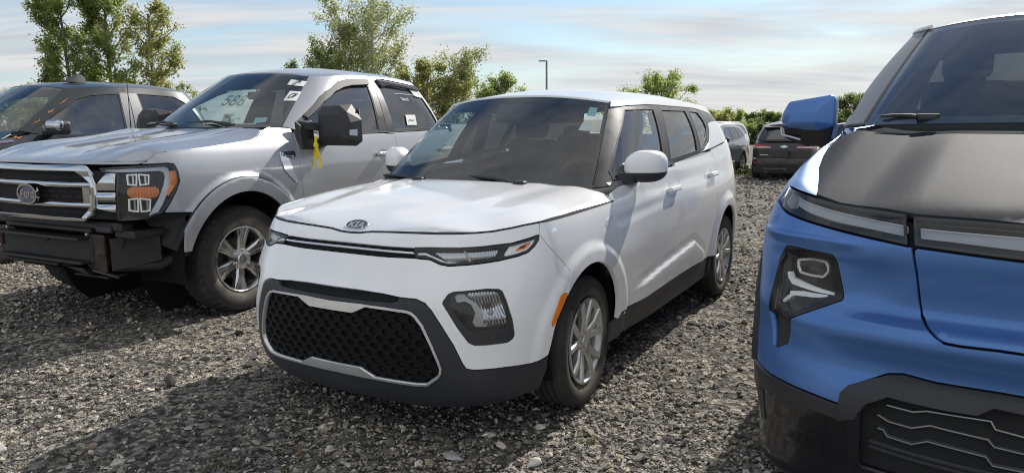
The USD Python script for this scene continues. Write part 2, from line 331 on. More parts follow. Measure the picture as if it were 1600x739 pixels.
def dirty(name, col, rough, metal, coat, spec=.5, spots=.5, dust=(.42, .39, .34), film=.16, streak=False):
    """Car paint: coat, slight dust film, tiny specks of dried water."""
    N = {'tc': ('texture_coordinate', {}), 'p': ('principled_bsdf', dict(base_color=col, roughness=rough, metallic=metal, coat_weight=coat, coat_roughness=.05, specular_ior_level=spec)),
         'n': ('noise_texture', {'scale': 3.0, 'detail': 8.0, 'roughness': .7}), 'dr': ('map_range', {'from_min': .42, 'from_max': .78, 'to_min': film * .1, 'to_max': film}),
         'v': ('voronoi_texture', {'scale': 42.0, 'randomness': 1.0}), 'vr': ('map_range', {'from_min': .0, 'from_max': .16, 'to_min': spots, 'to_max': 0.0, 'clamp': True}),
         'wn': ('noise_texture', {'scale': 11.0, 'detail': 2.0}), 'wr': ('map_range', {'from_min': .55, 'from_max': .65, 'to_min': 0.0, 'to_max': 1.0, 'clamp': True}), 'vm': ('math', {'math_type': 'multiply'}),
         'mx': ('math', {'math_type': 'maximum'}), 'mix': ('mix_color', {'b': dust, 'a': col}), 'rm': ('map_range', {'from_min': 0, 'from_max': .4, 'to_min': .04, 'to_max': .35})}
    L = [('tc.object', 'n.vector'), ('n.fac', 'dr.value'), ('tc.object', 'v.vector'), ('v.distance', 'vr.value'), ('tc.object', 'wn.vector'), ('wn.fac', 'wr.value'), ('vr.result', 'vm.value1'), ('wr.result', 'vm.value2'),
         ('dr.result', 'mx.value1'), ('vm.value', 'mx.value2'), ('mx.value', 'mix.fac'), ('mix.result', 'p.base_color'), ('mx.value', 'rm.value'), ('rm.result', 'p.coat_roughness')]
    if streak:
        N |= {'mp': ('mapping', {'scale': (3.0, 70.0, 70.0)}), 'sn': ('noise_texture', {'scale': 1.0, 'detail': 4.0}), 'sb': ('bump', {'strength': .12, 'distance': .002})}
        L += [('tc.object', 'mp.vector'), ('mp.vector', 'sn.vector'), ('sn.fac', 'sb.height'), ('sb.normal', 'p.normal')]
    MAT[name] = usdkit.material(stage, '/World/Looks/' + name, N, L, surface='p.BSDF')
dirty('white_paint', (.76, .76, .755), .35, 0, 1.0, spots=.25)
dirty('silver_paint', (.36, .37, .39), .40, .55, 1.0, spots=.25, film=.12)
dirty('blue_paint', (.075, .172, .41), .36, .60, .15, spots=.25, film=.05)
dirty('graphite_wrap', (.026, .030, .038), .58, .0, .0, spec=.022, spots=.15, film=.006, streak=True)
dirty('dark_paint', (.010, .017, .018), .36, .1, .6, spots=.02, film=.006)
dirty('black_paint', (.006, .006, .0065), .35, 0, .5, spots=.03, film=.015)
dirty('grey_paint', (.17, .18, .19), .35, .5, 1.0, spots=.2)
dirty('pale_paint', (.62, .63, .63), .4, .1, 1.0, spots=.2)
pbr('matte_black', (.020, .020, .021), .55, noise=(30, .25), bump=(900, .15, .0006))
pbr('navy_cladding', (.016, .017, .022), .48, noise=(14, .2), bump=(900, .2, .0006))
pbr('pillar_black', (.017, .0165, .0195), .42, noise=(20, .15), rnoise=(8, .08))
pbr('gloss_black', (.006, .006, .007), .16, coat=.35, noise=(10, .3))
pbr('grille_black', (.004, .004, .0045), .6, spec=.18)
pbr('lamp_clear_grey', (.50, .48, .44), .45, 0)
pbr('grey_satin', (.17, .17, .175), .42, .3, noise=(120, .15))
pbr('dark_void', (.006, .006, .006), .9)
pbr('rubber', (.022, .022, .022), .85, noise=(26, .35), bump=(140, .3, .002))
pbr('dusty_rubber', (.19, .165, .13), .95, noise=(22, .4))
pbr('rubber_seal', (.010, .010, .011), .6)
pbr('chrome', (.62, .63, .65), .055, 1.0, rnoise=(18, .03))
pbr('satin_silver', (.66, .66, .65), .32, .9, noise=(16, .12))
pbr('wheel_silver', (.50, .495, .475), .32, .8, noise=(18, .16), rnoise=(14, .1))
pbr('wheel_chrome', (.68, .67, .65), .20, .95, noise=(16, .2), rnoise=(14, .1))
pbr('reflector', (.55, .56, .58), .10, 1.0)
pbr('lamp_grey', (.30, .30, .30), .25, .6)
pbr('lamp_housing', (.16, .155, .145), .35, .1)
pbr('amber', (.75, .20, .012), .18, coat=.8)
pbr('amber_deep', (.50, .13, .01), .22, coat=.5, bump=(60, .4, .003))
pbr('red_lens', (.32, .012, .012), .15, coat=.8)
pbr('white_plastic', (.80, .81, .82), .3, coat=.4)
pbr('light_pipe', (.45, .49, .55), .18, coat=.7)
pbr('dark_metal', (.018, .017, .0165), .6, .2, noise=(9, .45), bump=(60, .25, .003))
pbr('rusty_metal', (.045, .030, .022), .75, .2, noise=(12, .6), bump=(80, .3, .003))
pbr('brake_disc', (.22, .21, .20), .4, .8, noise=(30, .3))
pbr('cabin_dark', (.020, .021, .023), .8, noise=(8, .2))
pbr('seat_cloth', (.028, .029, .032), .9, noise=(40, .25))
pbr('headliner', (.20, .20, .19), .9)
pbr('paper', (.80, .80, .78), .8)
pbr('pencil_grey', (.16, .17, .17), .8)
pbr('paper_blue', (.35, .58, .66), .8)
pbr('ink', (.02, .02, .025), .7)
pbr('marker_white', (.75, .75, .72), .7)
pbr('chalk_orange', (.55, .20, .06), .9, noise=(300, .6))
pbr('ribbon_yellow', (.78, .62, .03), .5)
pbr('badge_blue', (.02, .03, .06), .2, coat=1)
pbr('pole_grey', (.16, .17, .18), .5, .4)
pbr('yellow_strap', (.55, .60, .10), .6)
pane('windscreen', (.70, .79, .775), dust=.02, ior=1.85)
pane('clear_glass', (.74, .83, .80), dust=.03, ior=2.3)
pane('tinted_glass', (.10, .105, .105), dust=.03, ior=2.2)
pane('lamp_lens', (.93, .93, .92), ior=1.45, dust=.03)
pane('smoked_lens', (.74, .74, .73), ior=1.5, dust=.02)
pane('visor_smoke', (.05, .05, .055), ior=1.5, dust=.03)

# ---------------------------------------------------------------- wheels and other shared pieces
def tyre_mesh(R, r, w, k=120, tread=3, block=.005, lug=2):
    """profile (radius, across); grooves round the tread, shoulder blocks cut by notches"""
    h = w / 2; sh = R - .014; P = []
    P += [(r, -h * .72), (r + .012, -h * .80), (r + (R - r) * .35, -h * .97), (r + (R - r) * .62, -h), (r + (R - r) * .86, -h * .95), (sh, -h * .86), (R - .004, -h * .76)]
    xs = np.linspace(-h * .70, h * .70, tread + 2); g = .006
    for i in range(tread + 1):
        a, b = xs[i] + (g if i else 0), xs[i + 1] - (g if i < tread else 0)
        P += [(R, a), (R, b)]
        if i < tread: P += [(R - .009, b + .002), (R - .009, xs[i + 1] + g - .002)]
    P += [(R - .004, h * .76), (sh, h * .86), (r + (R - r) * .86, h * .95), (r + (R - r) * .62, h), (r + (R - r) * .35, h * .97), (r + .012, h * .80), (r, h * .72)]
    P = np.array(P); n = len(P); an = np.arange(k) * 2 * PI / k; rr = np.repeat(P[None, :, 0], k, 0)
    big = np.abs(P[:, 1]) > h * .5; edge = big & (P[:, 0] > r + (R - r) * .8)
    for i in range(k):
        if i % lug == 0: rr[i, edge] -= block
        elif False: pass
        if (i + 1) % lug == 0: rr[i, (~big) & (P[:, 0] > R - .005)] -= block * .5
    v = np.stack([np.cos(an)[:, None] * rr, np.repeat(P[None, :, 1], k, 0), np.sin(an)[:, None] * rr], -1).reshape(-1, 3); f = []
    i, j = np.meshgrid(np.arange(k), np.arange(n - 1), indexing='ij'); a = i * n + j; b = ((i + 1) % k) * n + j
    f = np.vstack([np.stack([a, a + 1, b + 1], -1).reshape(-1, 3), np.stack([a, b + 1, b], -1).reshape(-1, 3)])
    m = shade(trimesh.Trimesh(v, f, process=False), 32); c = m.v[m.f].mean(1); fn = np.cross(m.v[m.f[:, 1]] - m.v[m.f[:, 0]], m.v[m.f[:, 2]] - m.v[m.f[:, 0]])
    if ((fn * np.stack([c[:, 0], 0 * c[:, 0], c[:, 2]], -1)).sum(1)).mean() < 0: m = M(m.v, m.f[:, ::-1], -m.n)
    return m
def tyre_mat(name, r, R, dust=.6):
    MAT[name] = usdkit.material(stage, '/World/Looks/' + name, {
        'tc': ('texture_coordinate', {}), 'sp': ('separate_xyz', {}), 'c': ('combine_xyz', {'y': 0.0}), 'l': ('vector_math', {'math_type': 'length'}),
        'rr': ('rgb_ramp', {'ramp': [(0, (0, 0, 0)), (r / 1.0, (1, 1, 1)), (r + (R - r) * .22, (.8, .8, .8)), (r + (R - r) * .5, (.16, .16, .16)), (R - .02, (.05, .05, .05)), (R, (.10, .10, .10)), (1, (.10, .10, .10))]}),
        'n': ('noise_texture', {'scale': 7.0, 'detail': 6.0}), 'nr': ('map_range', {'from_min': .38, 'from_max': .62, 'to_min': .15, 'to_max': 1.0, 'clamp': True}), 'mu': ('math', {'math_type': 'multiply'}), 'm2': ('math', {'math_type': 'multiply', 'value2': dust}),
        'bw': ('rgb_to_bw', {}), 'mix': ('mix_color', {'a': (.020, .020, .020), 'b': (.27, .235, .185)}), 'p': ('principled_bsdf', {'roughness': .8, 'specular_ior_level': .35}),
        'bn': ('noise_texture', {'scale': 160.0, 'detail': 3.0}), 'bp': ('bump', {'strength': .25, 'distance': .002})},
        [('tc.object', 'sp.vector'), ('sp.x', 'c.x'), ('sp.z', 'c.z'), ('c.vector', 'l.vector1'), ('l.value', 'rr.fac'), ('rr.color', 'bw.color'), ('tc.object', 'n.vector'), ('n.fac', 'nr.value'), ('bw.val', 'mu.value1'), ('nr.result', 'mu.value2'),
         ('mu.value', 'm2.value1'), ('m2.value', 'mix.fac'), ('mix.result', 'p.base_color'), ('tc.object', 'bn.vector'), ('bn.fac', 'bp.height'), ('bp.normal', 'p.normal')], surface='p.BSDF')
def spoke(r0, r1, w0, w1, y0, y1, th, ang, a2=None, dish=.0):
    """A tapered bar from radius r0 to r1 at angle ang (degrees); a2 = angle at its outer end."""
    a2 = ang if a2 is None else a2; P = []
    for r, w, y, a in ((r0, w0, y0, ang), ((r0 + r1) / 2, (w0 + w1) / 2, (y0 + y1) / 2 + dish, (ang + a2) / 2), (r1, w1, y1, a2)):
        ca, sa = math.cos(rad(a)), math.sin(rad(a)); c = np.array([r * ca, 0, r * sa]); t = np.array([-sa, 0, ca])
        P.append([c + t * w / 2 * k + [0, yy, 0] for k, yy in ((-.7, y), (.7, y), (1, y - th * .3), (1, y - th), (-1, y - th), (-1, y - th * .3))])
    P = np.array(P); k = 6; v = P.reshape(-1, 3); f = []
    for i in range(2):
        for j in range(k):
            a, b, c, d = i * k + j, i * k + (j + 1) % k, (i + 1) * k + (j + 1) % k, (i + 1) * k + j; f += [(a, b, c), (a, c, d)]
    for o in (0, 2 * k):
        for j in range(1, k - 1): f.append((o, o + j + 1, o + j) if o == 0 else (o, o + j, o + j + 1))
    t = trimesh.Trimesh(v, f, process=False); t.fix_normals(); return shade(t, 28)
def wheel(parent, loc, R, r, w, face, rim_mat, spokes, tyre, flip=False, steer=0.0, tread=3, lug=2, block=.005, k=120, label=None):
    """wheel > tyre, rim, disc ...; face: how far the rim face lies from the wheel's middle"""
    x = UsdGeom.Xform.Define(stage, pth(parent) + '/' + numbered('wheel', pth(parent))); x.AddTranslateOp().Set(Gf.Vec3d(*map(float, loc))); x.AddRotateZOp().Set((180.0 if flip else 0.0) + steer)
    if label: tag(x.GetPrim(), label)
    put('tyre', tyre_mesh(R, r + .004, w, k, tread, block, lug), tyre, x)
    h = w / 2
    rim = lathe([(r + .010, face - .004), (r + .008, face + .004), (r, face + .005), (r - .006, face), (r - .012, face - .014), (r - .022, face - .03), (r - .03, -h * .6), (r - .01, -h * .8), (r + .01, -h * .85)], 56, 40)
    put('rim', join([rim] + spokes), rim_mat, x)
    put('brake_disc', lathe([(.01, .0), (min(.155, r * .72), .0), (min(.155, r * .72), -.02), (.01, -.02)], 40), 'brake_disc', x)
    put('wheel_backing', lathe([(.005, -.05), (r - .035, -.05), (r - .03, -h * .8)], 32), 'dark_void', x)
    return x
def place_thing(o, loc, rotz): pass
def seat(parent, x, y, z, w=.50, mat='seat_cloth', head=True):
    s = put('seat', join([rbox((x + .05, y, z), (.50, w, .16), .06), rot(rbox((x - .22, y, z + .33), (.15, w * .96, .62), .06), [0, 1, 0], -13, (x - .22, y, z))]), mat, parent)
    if head: put('headrest', rot(rbox((x - .235, y, z + .74), (.10, w * .54, .19), .05), [0, 1, 0], -10, (x - .22, y, z + .6)), mat, parent)
def steering(parent, c, tilt=25, R=.185):
    an = np.linspace(0, 2 * PI, 33); ring = tube(np.stack([0 * an, R * np.cos(an), R * np.sin(an)], 1), .016, 8, cap=False)
    hub = rbox((-.01, 0, 0), (.05, .16, .11), .025); sp = [box((0, s * .10, -.01), (.02, .14, .035), .006) for s in (-1, 1)]
    put('steering_wheel', mv(rot(join([ring, hub] + sp), [0, 1, 0], -tilt), *c), 'cabin_dark', parent)
def fitH(H, P, anchors, smooth=1e-4):
    """bends the height field H so that it passes through the points P (mirrored), staying put at the anchors"""
    from scipy.interpolate import RBFInterpolator
    P = np.asarray(P); A = np.asarray(anchors, float); X = np.vstack([P[:, :2], P[:, :2] * [1, -1], A, A * [1, -1]])
    d = P[:, 2] - H(P[:, 0], P[:, 1])[:, 2]; D = np.r_[d, d, np.zeros(2 * len(A))]; X, ix = np.unique(X.round(4), axis=0, return_index=True)
    rb = RBFInterpolator(X, D[ix], smoothing=smooth, kernel='thin_plate_spline')
    lo, hi = X.min(0) - .15, X.max(0) + .15; gx, gy = np.linspace(lo[0], hi[0], 50), np.linspace(lo[1], hi[1], 70)
    g = rb(np.stack(np.meshgrid(gx, gy, indexing='ij'), -1).reshape(-1, 2)).reshape(50, 70); sp = RectBivariateSpline(gx, gy, g)
    return hf(lambda x, y: H(x, y)[..., 2] + sp.ev(np.clip(x, lo[0], hi[0]), np.clip(y, lo[1], hi[1])))
def both(half): return shapely.union_all([half, affinity.scale(half, -1, 1, origin=(0, 0))])
def flipx(g): return affinity.scale(g, -1, 1, origin=(0, 0))

KIA_D = {'hoodline':[(0.051,0.907),(0.207,0.917),(0.357,0.924),(0.499,0.926),(0.719,0.928),(0.847,0.931),(0.953,0.942),(1.019,0.951),(1.097,0.958),(1.284,0.968),(1.551,0.974),(1.859,0.977)],
'head':[(0.396,0.867),(0.479,0.871),(0.645,0.871),(0.789,0.874),(0.934,0.88),(1.033,0.897),(1.079,0.908),(1.073,0.885),(1.046,0.86),(1.009,0.836),(0.952,0.823),(0.851,0.81),(0.709,0.802),(0.583,0.797),(0.545,0.803),(0.493,0.821),(0.438,0.823),(0.418,0.824)],
'head_tail':[(0.933,0.879),(1.039,0.895),(1.058,0.892),(1.031,0.862),(0.988,0.84),(0.879,0.826)],
'head_amber':[(0.945,0.849),(0.975,0.866),(1.026,0.88),(1.026,0.87),(1.003,0.853),(0.95,0.843)],
'head_refl':[(0.487,0.862),(0.631,0.866),(0.776,0.869),(0.873,0.874),(0.842,0.831),(0.769,0.821),(0.671,0.819),(0.581,0.817)],
'head_pipe':[(0.424,0.844),(0.463,0.846),(0.569,0.812),(0.677,0.806),(0.854,0.819),(1.006,0.839)],
'trim_top':[(0.081,0.866),(0.236,0.865),(0.396,0.867)],
'trim_bot':[(0.102,0.821),(0.251,0.82),(0.418,0.824)],
'trim_strip':[(0.092,0.845),(0.242,0.847),(0.404,0.846)],
'fog':[(0.563,0.652),(0.589,0.687),(0.612,0.696),(0.764,0.703),(0.829,0.698),(0.846,0.686),(0.863,0.639),(0.885,0.559),(0.894,0.49),(0.886,0.475),(0.86,0.463),(0.753,0.463),(0.703,0.465),(0.676,0.479),(0.631,0.544),(0.591,0.607)],
'fog_lens':[(0.582,0.657),(0.606,0.688),(0.757,0.694),(0.818,0.69),(0.835,0.677),(0.855,0.618),(0.868,0.548),(0.861,0.527),(0.784,0.522),(0.712,0.523),(0.677,0.535),(0.64,0.574)],
'fog_refl':[(0.666,0.69),(0.754,0.692),(0.814,0.688),(0.832,0.674),(0.849,0.619),(0.862,0.551),(0.846,0.531),(0.755,0.538),(0.744,0.561),(0.748,0.595),(0.724,0.634)],
'fog_bar':[(0.618,0.678),(0.635,0.688),(0.663,0.687),(0.68,0.668),(0.716,0.646),(0.746,0.606),(0.75,0.574),(0.767,0.54),(0.71,0.544),(0.697,0.564),(0.712,0.603),(0.693,0.641),(0.666,0.656),(0.629,0.652)],
'clad_top':[(0.149,0.693),(0.291,0.677),(0.37,0.664),(0.449,0.662),(0.491,0.647),(0.517,0.62),(0.563,0.55),(0.611,0.47),(0.647,0.39),(0.663,0.365),(0.696,0.357),(0.845,0.354),(0.986,0.343),(1.083,0.362)],
'ring':[(0.02,0.618),(0.165,0.621),(0.299,0.618),(0.405,0.613),(0.431,0.606),(0.452,0.59),(0.48,0.555),(0.52,0.469),(0.548,0.396),(0.557,0.364),(0.553,0.34),(0.541,0.322),(0.488,0.282),(0.434,0.278),(0.275,0.281),(0.063,0.285)],
'slot':[(0.152,0.686),(0.29,0.68),(0.359,0.674),(0.37,0.662),(0.36,0.648),(0.336,0.64),(0.232,0.64),(0.091,0.645)],
'clad_bot':[(0.055,0.254),(0.266,0.244),(0.494,0.237),(0.694,0.256),(0.887,0.254),(1.075,0.254)],
'marker':[(1.211,0.628),(1.169,0.632),(1.149,0.623),(1.106,0.546),(1.09,0.514),(1.095,0.495),(1.109,0.496)],
'shut1':[(1.097,0.958),(1.079,0.907),(1.112,0.856),(1.153,0.814),(1.215,0.761),(1.244,0.72)],
'door1':[(1.866,0.963),(1.841,0.913),(1.834,0.827),(1.839,0.725),(1.841,0.619),(1.846,0.476),(1.854,0.386)],
'door2':[(2.888,1.055),(2.928,0.99),(2.9,0.89),(2.877,0.81),(2.848,0.689),(2.854,0.583),(2.792,0.489),(2.853,0.392)],
'sill':[(1.797,0.35),(2.168,0.378),(2.845,0.394),(3.574,0.388)],
'vent':[(1.794,0.928),(1.846,0.929),(1.843,0.912),(1.697,0.839),(1.669,0.881),(1.7,0.909)],
'handle1':[(2.607,0.973),(2.893,0.968),(2.866,0.942),(2.721,0.935),(2.608,0.95)],
'handle2':[(3.574,1.003),(3.838,1.002),(3.797,0.964),(3.66,0.955),(3.564,0.976)],
'gl1':[(0.928,0.894),(1.506,0.846),(1.504,0.523),(1.562,0.042),(0.938,0.141),(0.83,0.15),(0.808,0.197),(0.844,0.544)],
'gl2':[(1.693,0.831),(2.336,0.79),(2.296,0.486),(2.307,0.012),(1.694,0.027),(1.655,0.453)],
'gl3':[(2.466,0.782),(2.727,0.764),(2.744,0.586),(2.719,0.439),(2.603,0.282),(2.417,0.105),(2.326,0.026)],
'white_q':[(1.851,-0.11),(2.382,-0.028),(2.567,0.109),(2.755,0.359),(2.86,0.534),(3.061,0.58)],
'pill_in':[(0.801,0.022),(0.802,0.358),(0.815,0.745),(0.839,0.944)]}

# ================================================================ white crossover, centre of the picture
def kia_surfaces():
    C = Loop([(.862, 0), (.852, .22), (.825, .42), (.765, .60), (.655, .745), (.50, .83), (.30, .873), (0, .893), (-.6, .90), (-2.0, .90), (-2.6, .893), (-2.95, .865), (-3.16, .78), (-3.28, .60), (-3.32, .30), (-3.335, 0)])
    sx = C.at_x
    front = [(.15, .10), (.19, .05), (.24, .026), (.30, .012), (.45, .004), (.60, .0), (.665, .012), (.72, .045), (.78, .075), (.84, .105), (.90, .15), (.95, .215), (1.0, .33)]
    mid = [(.15, .10), (.19, .06), (.24, .03), (.30, .014), (.45, .0), (.62, .004), (.70, .028), (.76, .055), (.83, .085), (.90, .12), (.96, .18), (1.0, .27)]
    corner = [(.15, .11), (.19, .065), (.24, .04), (.32, .022), (.50, .016), (.66, .034), (.75, .06), (.82, .088), (.90, .12), (.96, .16), (1.0, .21)]
    fend = [(.15, .07), (.22, .05), (.30, .03), (.50, .006), (.68, 0), (.80, .012), (.90, .032), (.97, .056), (1.02, .085), (1.06, .13)]
    side = [(.15, .07), (.20, .045), (.25, .022), (.35, .014), (.55, .004), (.72, 0), (.85, .008), (.93, .022), (1.0, .045), (1.08, .062), (1.15, .085), (1.2, .11)]
    rear = [(.15, .06), (.22, .045), (.30, .03), (.50, .005), (.75, 0), (.90, .01), (1.0, .03), (1.14, .06), (1.24, .10)]
    def feats(x, y, z, a):
        h = 0
        for wx, k in ((0.0, 1.0), (-2.6, 1.0)):                     # flares round the wheel arches
            r = np.hypot(x - wx, (z - .33) * 1.0); h = h + .017 * k * sst(r, .50, .44) * sst(y, .6, .75)
        zc = np.interp(-x, [.50, .566, .981, 1.694, 1.95, 2.02], [.448, .457, .505, .565, .455, .43]); dz = z - zc; w = sst(x, -2.0, -1.88) * sst(x, -.52, -.80)
        h = h + w * (.013 * sst(dz, .014, -.010) * sst(dz, -.20, -.02) - .006 * sst(np.abs(dz - .03), .05, 0))
        zc2 = .875 + .09 * np.clip((-.45 - x) / 1.5, 0, 1.2)                                       # shoulder line that fades to the rear
        h = h - .005 * sst(np.abs(z - zc2), .045, 0) * sst(x, -1.45, -.8) * sst(x, -.30, -.42)
        return h
    L = body_surf(C, [(0, front), (.42, mid), (.80, corner), (sx(.30), fend), (sx(-.35), fend), (sx(-1.0), side), (sx(-2.2), side), (sx(-3.0), rear), (C.L, rear)], (.10, 1.25), [feats])
    hz = tab((.75, .885), (.70, .912), (.62, .945), (.5, .978), (.2, 1.02), (-.2, 1.055), (-.6, 1.08))
    def hood(x, y):
        ay = np.abs(y); z = hz(x) - .022 * (ay / .7) ** 2 - .055 * sst(ay, .60, .90) - .05 * sst(ay, .80, .95)
        bl = .36 + .10 * (.7 - x); z = z + .012 * sst(ay, bl + .10, bl - .03) * sst(x, .55, .25)
        return z - .09 * np.clip((x - (.70 - .33 * ay ** 2)) / .1, 0, 2) ** 2
    H = hf(hood)
    ez = tab((-.8, 1.487), (-1.0, 1.50), (-1.4, 1.515), (-2.0, 1.515), (-2.6, 1.49), (-3.1, 1.44)); cr = tab((-.8, .05), (-1.0, .065), (-1.4, .085), (-2.4, .085), (-3.1, .06))
    yw = tab((-.8, .57), (-1.06, .605), (-1.4, .645), (-2.0, .655), (-2.6, .645), (-3.1, .60))
    roof = lambda x, y: ez(x) + cr(x) * (1 - (np.abs(y) / yw(x)) ** 2.4)
    R = hf(roof)
    B = [(-.285, 0, 1.062), (-.30, .30, 1.06), (-.345, .55, 1.052), (-.405, .705, 1.046), (-.55, .792, 1.052), (-1.0, .822, 1.095), (-1.6, .828, 1.138), (-2.2, .822, 1.172), (-2.7, .80, 1.205), (-3.02, .74, 1.23), (-3.20, .55, 1.24), (-3.25, .25, 1.24), (-3.26, 0, 1.24)]
    T = [(-.88, 0), (-.89, .28), (-.92, .46), (-.965, .565), (-1.06, .605), (-1.35, .642), (-1.75, .654), (-2.2, .654), (-2.6, .645), (-2.88, .61), (-3.0, .47), (-3.03, .22), (-3.04, 0)]
    T = [(x, y, float(roof(x, y))) for x, y in T]
    bl = Loop(B); tl = Loop(T, bl.s)
    G = loft_surf(bl, tl, tab((0, .035), (.6, .03), (.74, .012), (.9, .02), (2.5, .022), (4.2, .02)))
    return C, sx, L, H, R, G, bl, tl

def build_kia(loc, yaw):
    D = {k: np.array(v) for k, v in KIA_D.items()}
    C, sx, L, H0, R, G, bl, tl = kia_surfaces()
    t = thing('crossover', 'white boxy crossover with honeycomb lower grille parked in the middle, nose to the camera', 'car', loc, yaw, 'vehicles parked in the front row')
    hl = np.vstack([[(0, .904), (.06, .906), (.13, .9145), (.25, .9205)], D['hoodline'][2:]]); HP = L(hl[:, 0], hl[:, 1])
    H = fitH(H0, HP, [(.3, 0), (.0, 0), (-.3, 0), (.1, .4), (-.25, .5), (-.43, .7), (.45, .2)])
    # ---- dark inner shell and underside
    arch = [Polygon(circ(sx, .01, .375, .36)), Polygon(circ(sx, -2.575, .375, .365))]
    top = np.vstack([[(0, .905), (.5, .93), (1.0, .945), (1.1, .955), (1.8, .968), (2.4, 1.05), (3.4, 1.12), (4.6, 1.20), (C.L, 1.2)]])
    half = Polygon([(-.001, .2)] + [tuple(p) for p in top * [1, 1]] + [(C.L, .2)])
    shell = half.difference(shapely.union_all(arch)); put('inner_shell', join([panel(off(L, -.03), shell, .06, 0), mir(panel(off(L, -.03), shell, .06, 0))]), 'dark_void', t)
    put('underbody', join([box((-1.3, 0, .30), (4.0, 1.2, .16), .03), box((-1.3, 0, .33), (1.6, 1.62, .14), .03), box((.2, 0, .5), (.8, 1.0, .5), .05)]), 'dark_void', t)
    for wx in (.01, -2.575):
        for sg in (1, -1):
            w = lathe([(.30, .50), (.362, .52), (.365, .855)], 40, 40, a0=rad(-25), a1=rad(205)); w = join([w, M(w.v, w.f[:, ::-1], -w.n), lathe([(.02, .50), (.37, .50)], 32)]); w = mv(w, wx, 0, .375)
            put('wheel_liner', w if sg > 0 else mir(w), 'dark_void', t)
    # ---- bumper cover and what is let into it
    head, fog = rnd(Polygon(D['head']), .006), rnd(Polygon(D['fog']), .012)
    trim = Polygon([(-.001, .8659)] + D['trim_top'].tolist()[1:] + D['trim_bot'].tolist()[:0:-1] + [(-.001, .8205)])
    ct = np.vstack([[(-.001, .6785), (.149, .6785), (.28, .6735)], D['clad_top'][2:]])
    cover = Polygon(np.vstack([hl, [(1.0965, .958)], D['shut1'][1:], [(1.1948, .631), (1.15, .56), (1.115, .48), (1.095, .40)], ct[::-1]]).tolist())
    cuts = shapely.union_all([head.buffer(.002), fog.buffer(.001), Polygon(D['marker']).buffer(.002)])
    cover = both(max(polys(cover.buffer(0)), key=lambda g: g.area)).buffer(-.004).difference(both(cuts)).difference(both(trim).buffer(.001))
    put('bumper_cover', panel(L, cover, .022, .02), 'white_paint', t)
    sl_ = np.vstack([(hl * [-1, 1])[:0:-1], hl, [(1.0965, .958), (1.2836, .9682), (1.5513, .9736), (1.8588, .9771)]]); sl_ = np.vstack([[(-1.8588, .9771), (-1.5513, .9736), (-1.2836, .9682)], sl_]); put('bonnet_seal', strip(L, sl_, .0075, .0006, .006), 'rubber_seal', t)  # thin black strip added to draw the shade in the bonnet shut line
    # ---- black lower cladding, ring and honeycomb
    clad = Polygon(np.vstack([ct, [(1.09, .30), (1.06, .20), (.85, .165), (.45, .155), (-.001, .155)]]).tolist())
    ring = both(Polygon(np.vstack([[(-.001, .618)], D['ring'][1:-1], [(-.001, .2855)]]).tolist())); ring = rnd(ring, .012)
    slot = rnd(both(Polygon(np.array([(-.001, .677), (.15, .677), (.27, .6735), (.355, .668), (.37, .660), (.36, .648), (.335, .640), (.23, .638), (-.001, .6385)]).tolist())), .008)
    put('lower_cladding', panel(L, both(clad.buffer(-.001)).difference(ring).difference(slot), .03, .03, -.004), 'navy_cladding', t)
    put('upper_slot', panel(off(L, -.035), slot.buffer(.01), .03, 0), 'dark_void', t)
    inner = ring.buffer(-.0095); bulge = shapely.union_all([Polygon([(-.20, .61), (-.13, .578), (.13, .578), (.20, .61), (.20, .625), (-.20, .625)]), Polygon([(-.22, .295), (-.15, .327), (.15, .327), (.22, .295), (.22, .28), (-.22, .28)])]).intersection(ring)
    inner = inner.difference(bulge); put('grille_surround', panel(L, ring.difference(inner), .016, .02, .003), 'satin_silver', t)
    cells, plates = [], []; cw, ch = .066, .040
    for r in range(-1, 12):
        for c in range(-10, 11):
            cx, cy = (c + .5 * (r % 2)) * cw, .262 + r * ch * .86; hx = Polygon([(cx + a * cw, cy + b * ch) for a, b in ((-.44, 0), (-.24, .48), (.24, .48), (.44, 0), (.24, -.48), (-.24, -.48))])
            (plates if 4 <= r <= 6 else cells).append(hx.buffer(-.0035))
    gr = inner.buffer(-.001)
    put('honeycomb_grille', join([panel(off(L, -.012), gr.difference(shapely.union_all(cells + plates)), .014, .03), panel(off(L, -.026), shapely.union_all(plates).intersection(gr), .03, .01)]), 'grille_black', t)
    put('grille_backing', panel(off(L, -.05), gr.buffer(.01), .06, 0), 'dark_void', t)
    # ---- upper trim
    put('upper_grille', panel(off(L, -.012), both(trim), .03, .02), 'grille_black', t)
    ts = Polygon([(-.001, .8495), (.40, .8495), (.41, .8425), (-.001, .8425)]); put('grille_strip', panel(L, both(ts), .02, .015, -.001), 'satin_silver', t)
    for i, sg in enumerate((1, -1)):
        o = (lambda m: m) if sg > 0 else mir
        hp = head.buffer(-.001)
        h = put('headlight', o(join([panel(off(L, -.032), hp, .03, 0), panel(off(L, -.002), hp.difference(hp.buffer(-.011)), .02, .03)])), 'grille_black', t)
        put('reflector', o(panel(off(L, -.022), rnd(Polygon(D['head_refl']), .008), .0055, .012, warp=lambda a, b: .0012 * np.sin(a * 480) + .008 * np.cos((b - .845) * 60))), 'reflector', h)
        put('shutter', o(panel(off(L, -.010), Polygon([(.655, .866), (.665, .866), (.70, .818), (.688, .816)]), .01, .012)), 'lamp_grey', h)
        put('light_pipe', o(strip(off(L, -.010), D['head_pipe'], .008, 0, .012)), 'white_plastic', h)
        tail = rnd(Polygon(D['head_tail']), .006); put('turn_lamp', o(panel(off(L, -.008), tail.difference(Polygon(D['head_amber'])), .012, .015)), 'white_plastic', h)
        put('amber_lens', o(panel(off(L, -.010), rnd(Polygon(D['head_amber']), .004).difference(affinity.scale(Polygon(D['head_amber']), .55, .45)), .008, .012)), 'amber', h)
        put('lens', o(panel(L, hp.buffer(-.003), .02, .01)), 'lamp_lens', h)
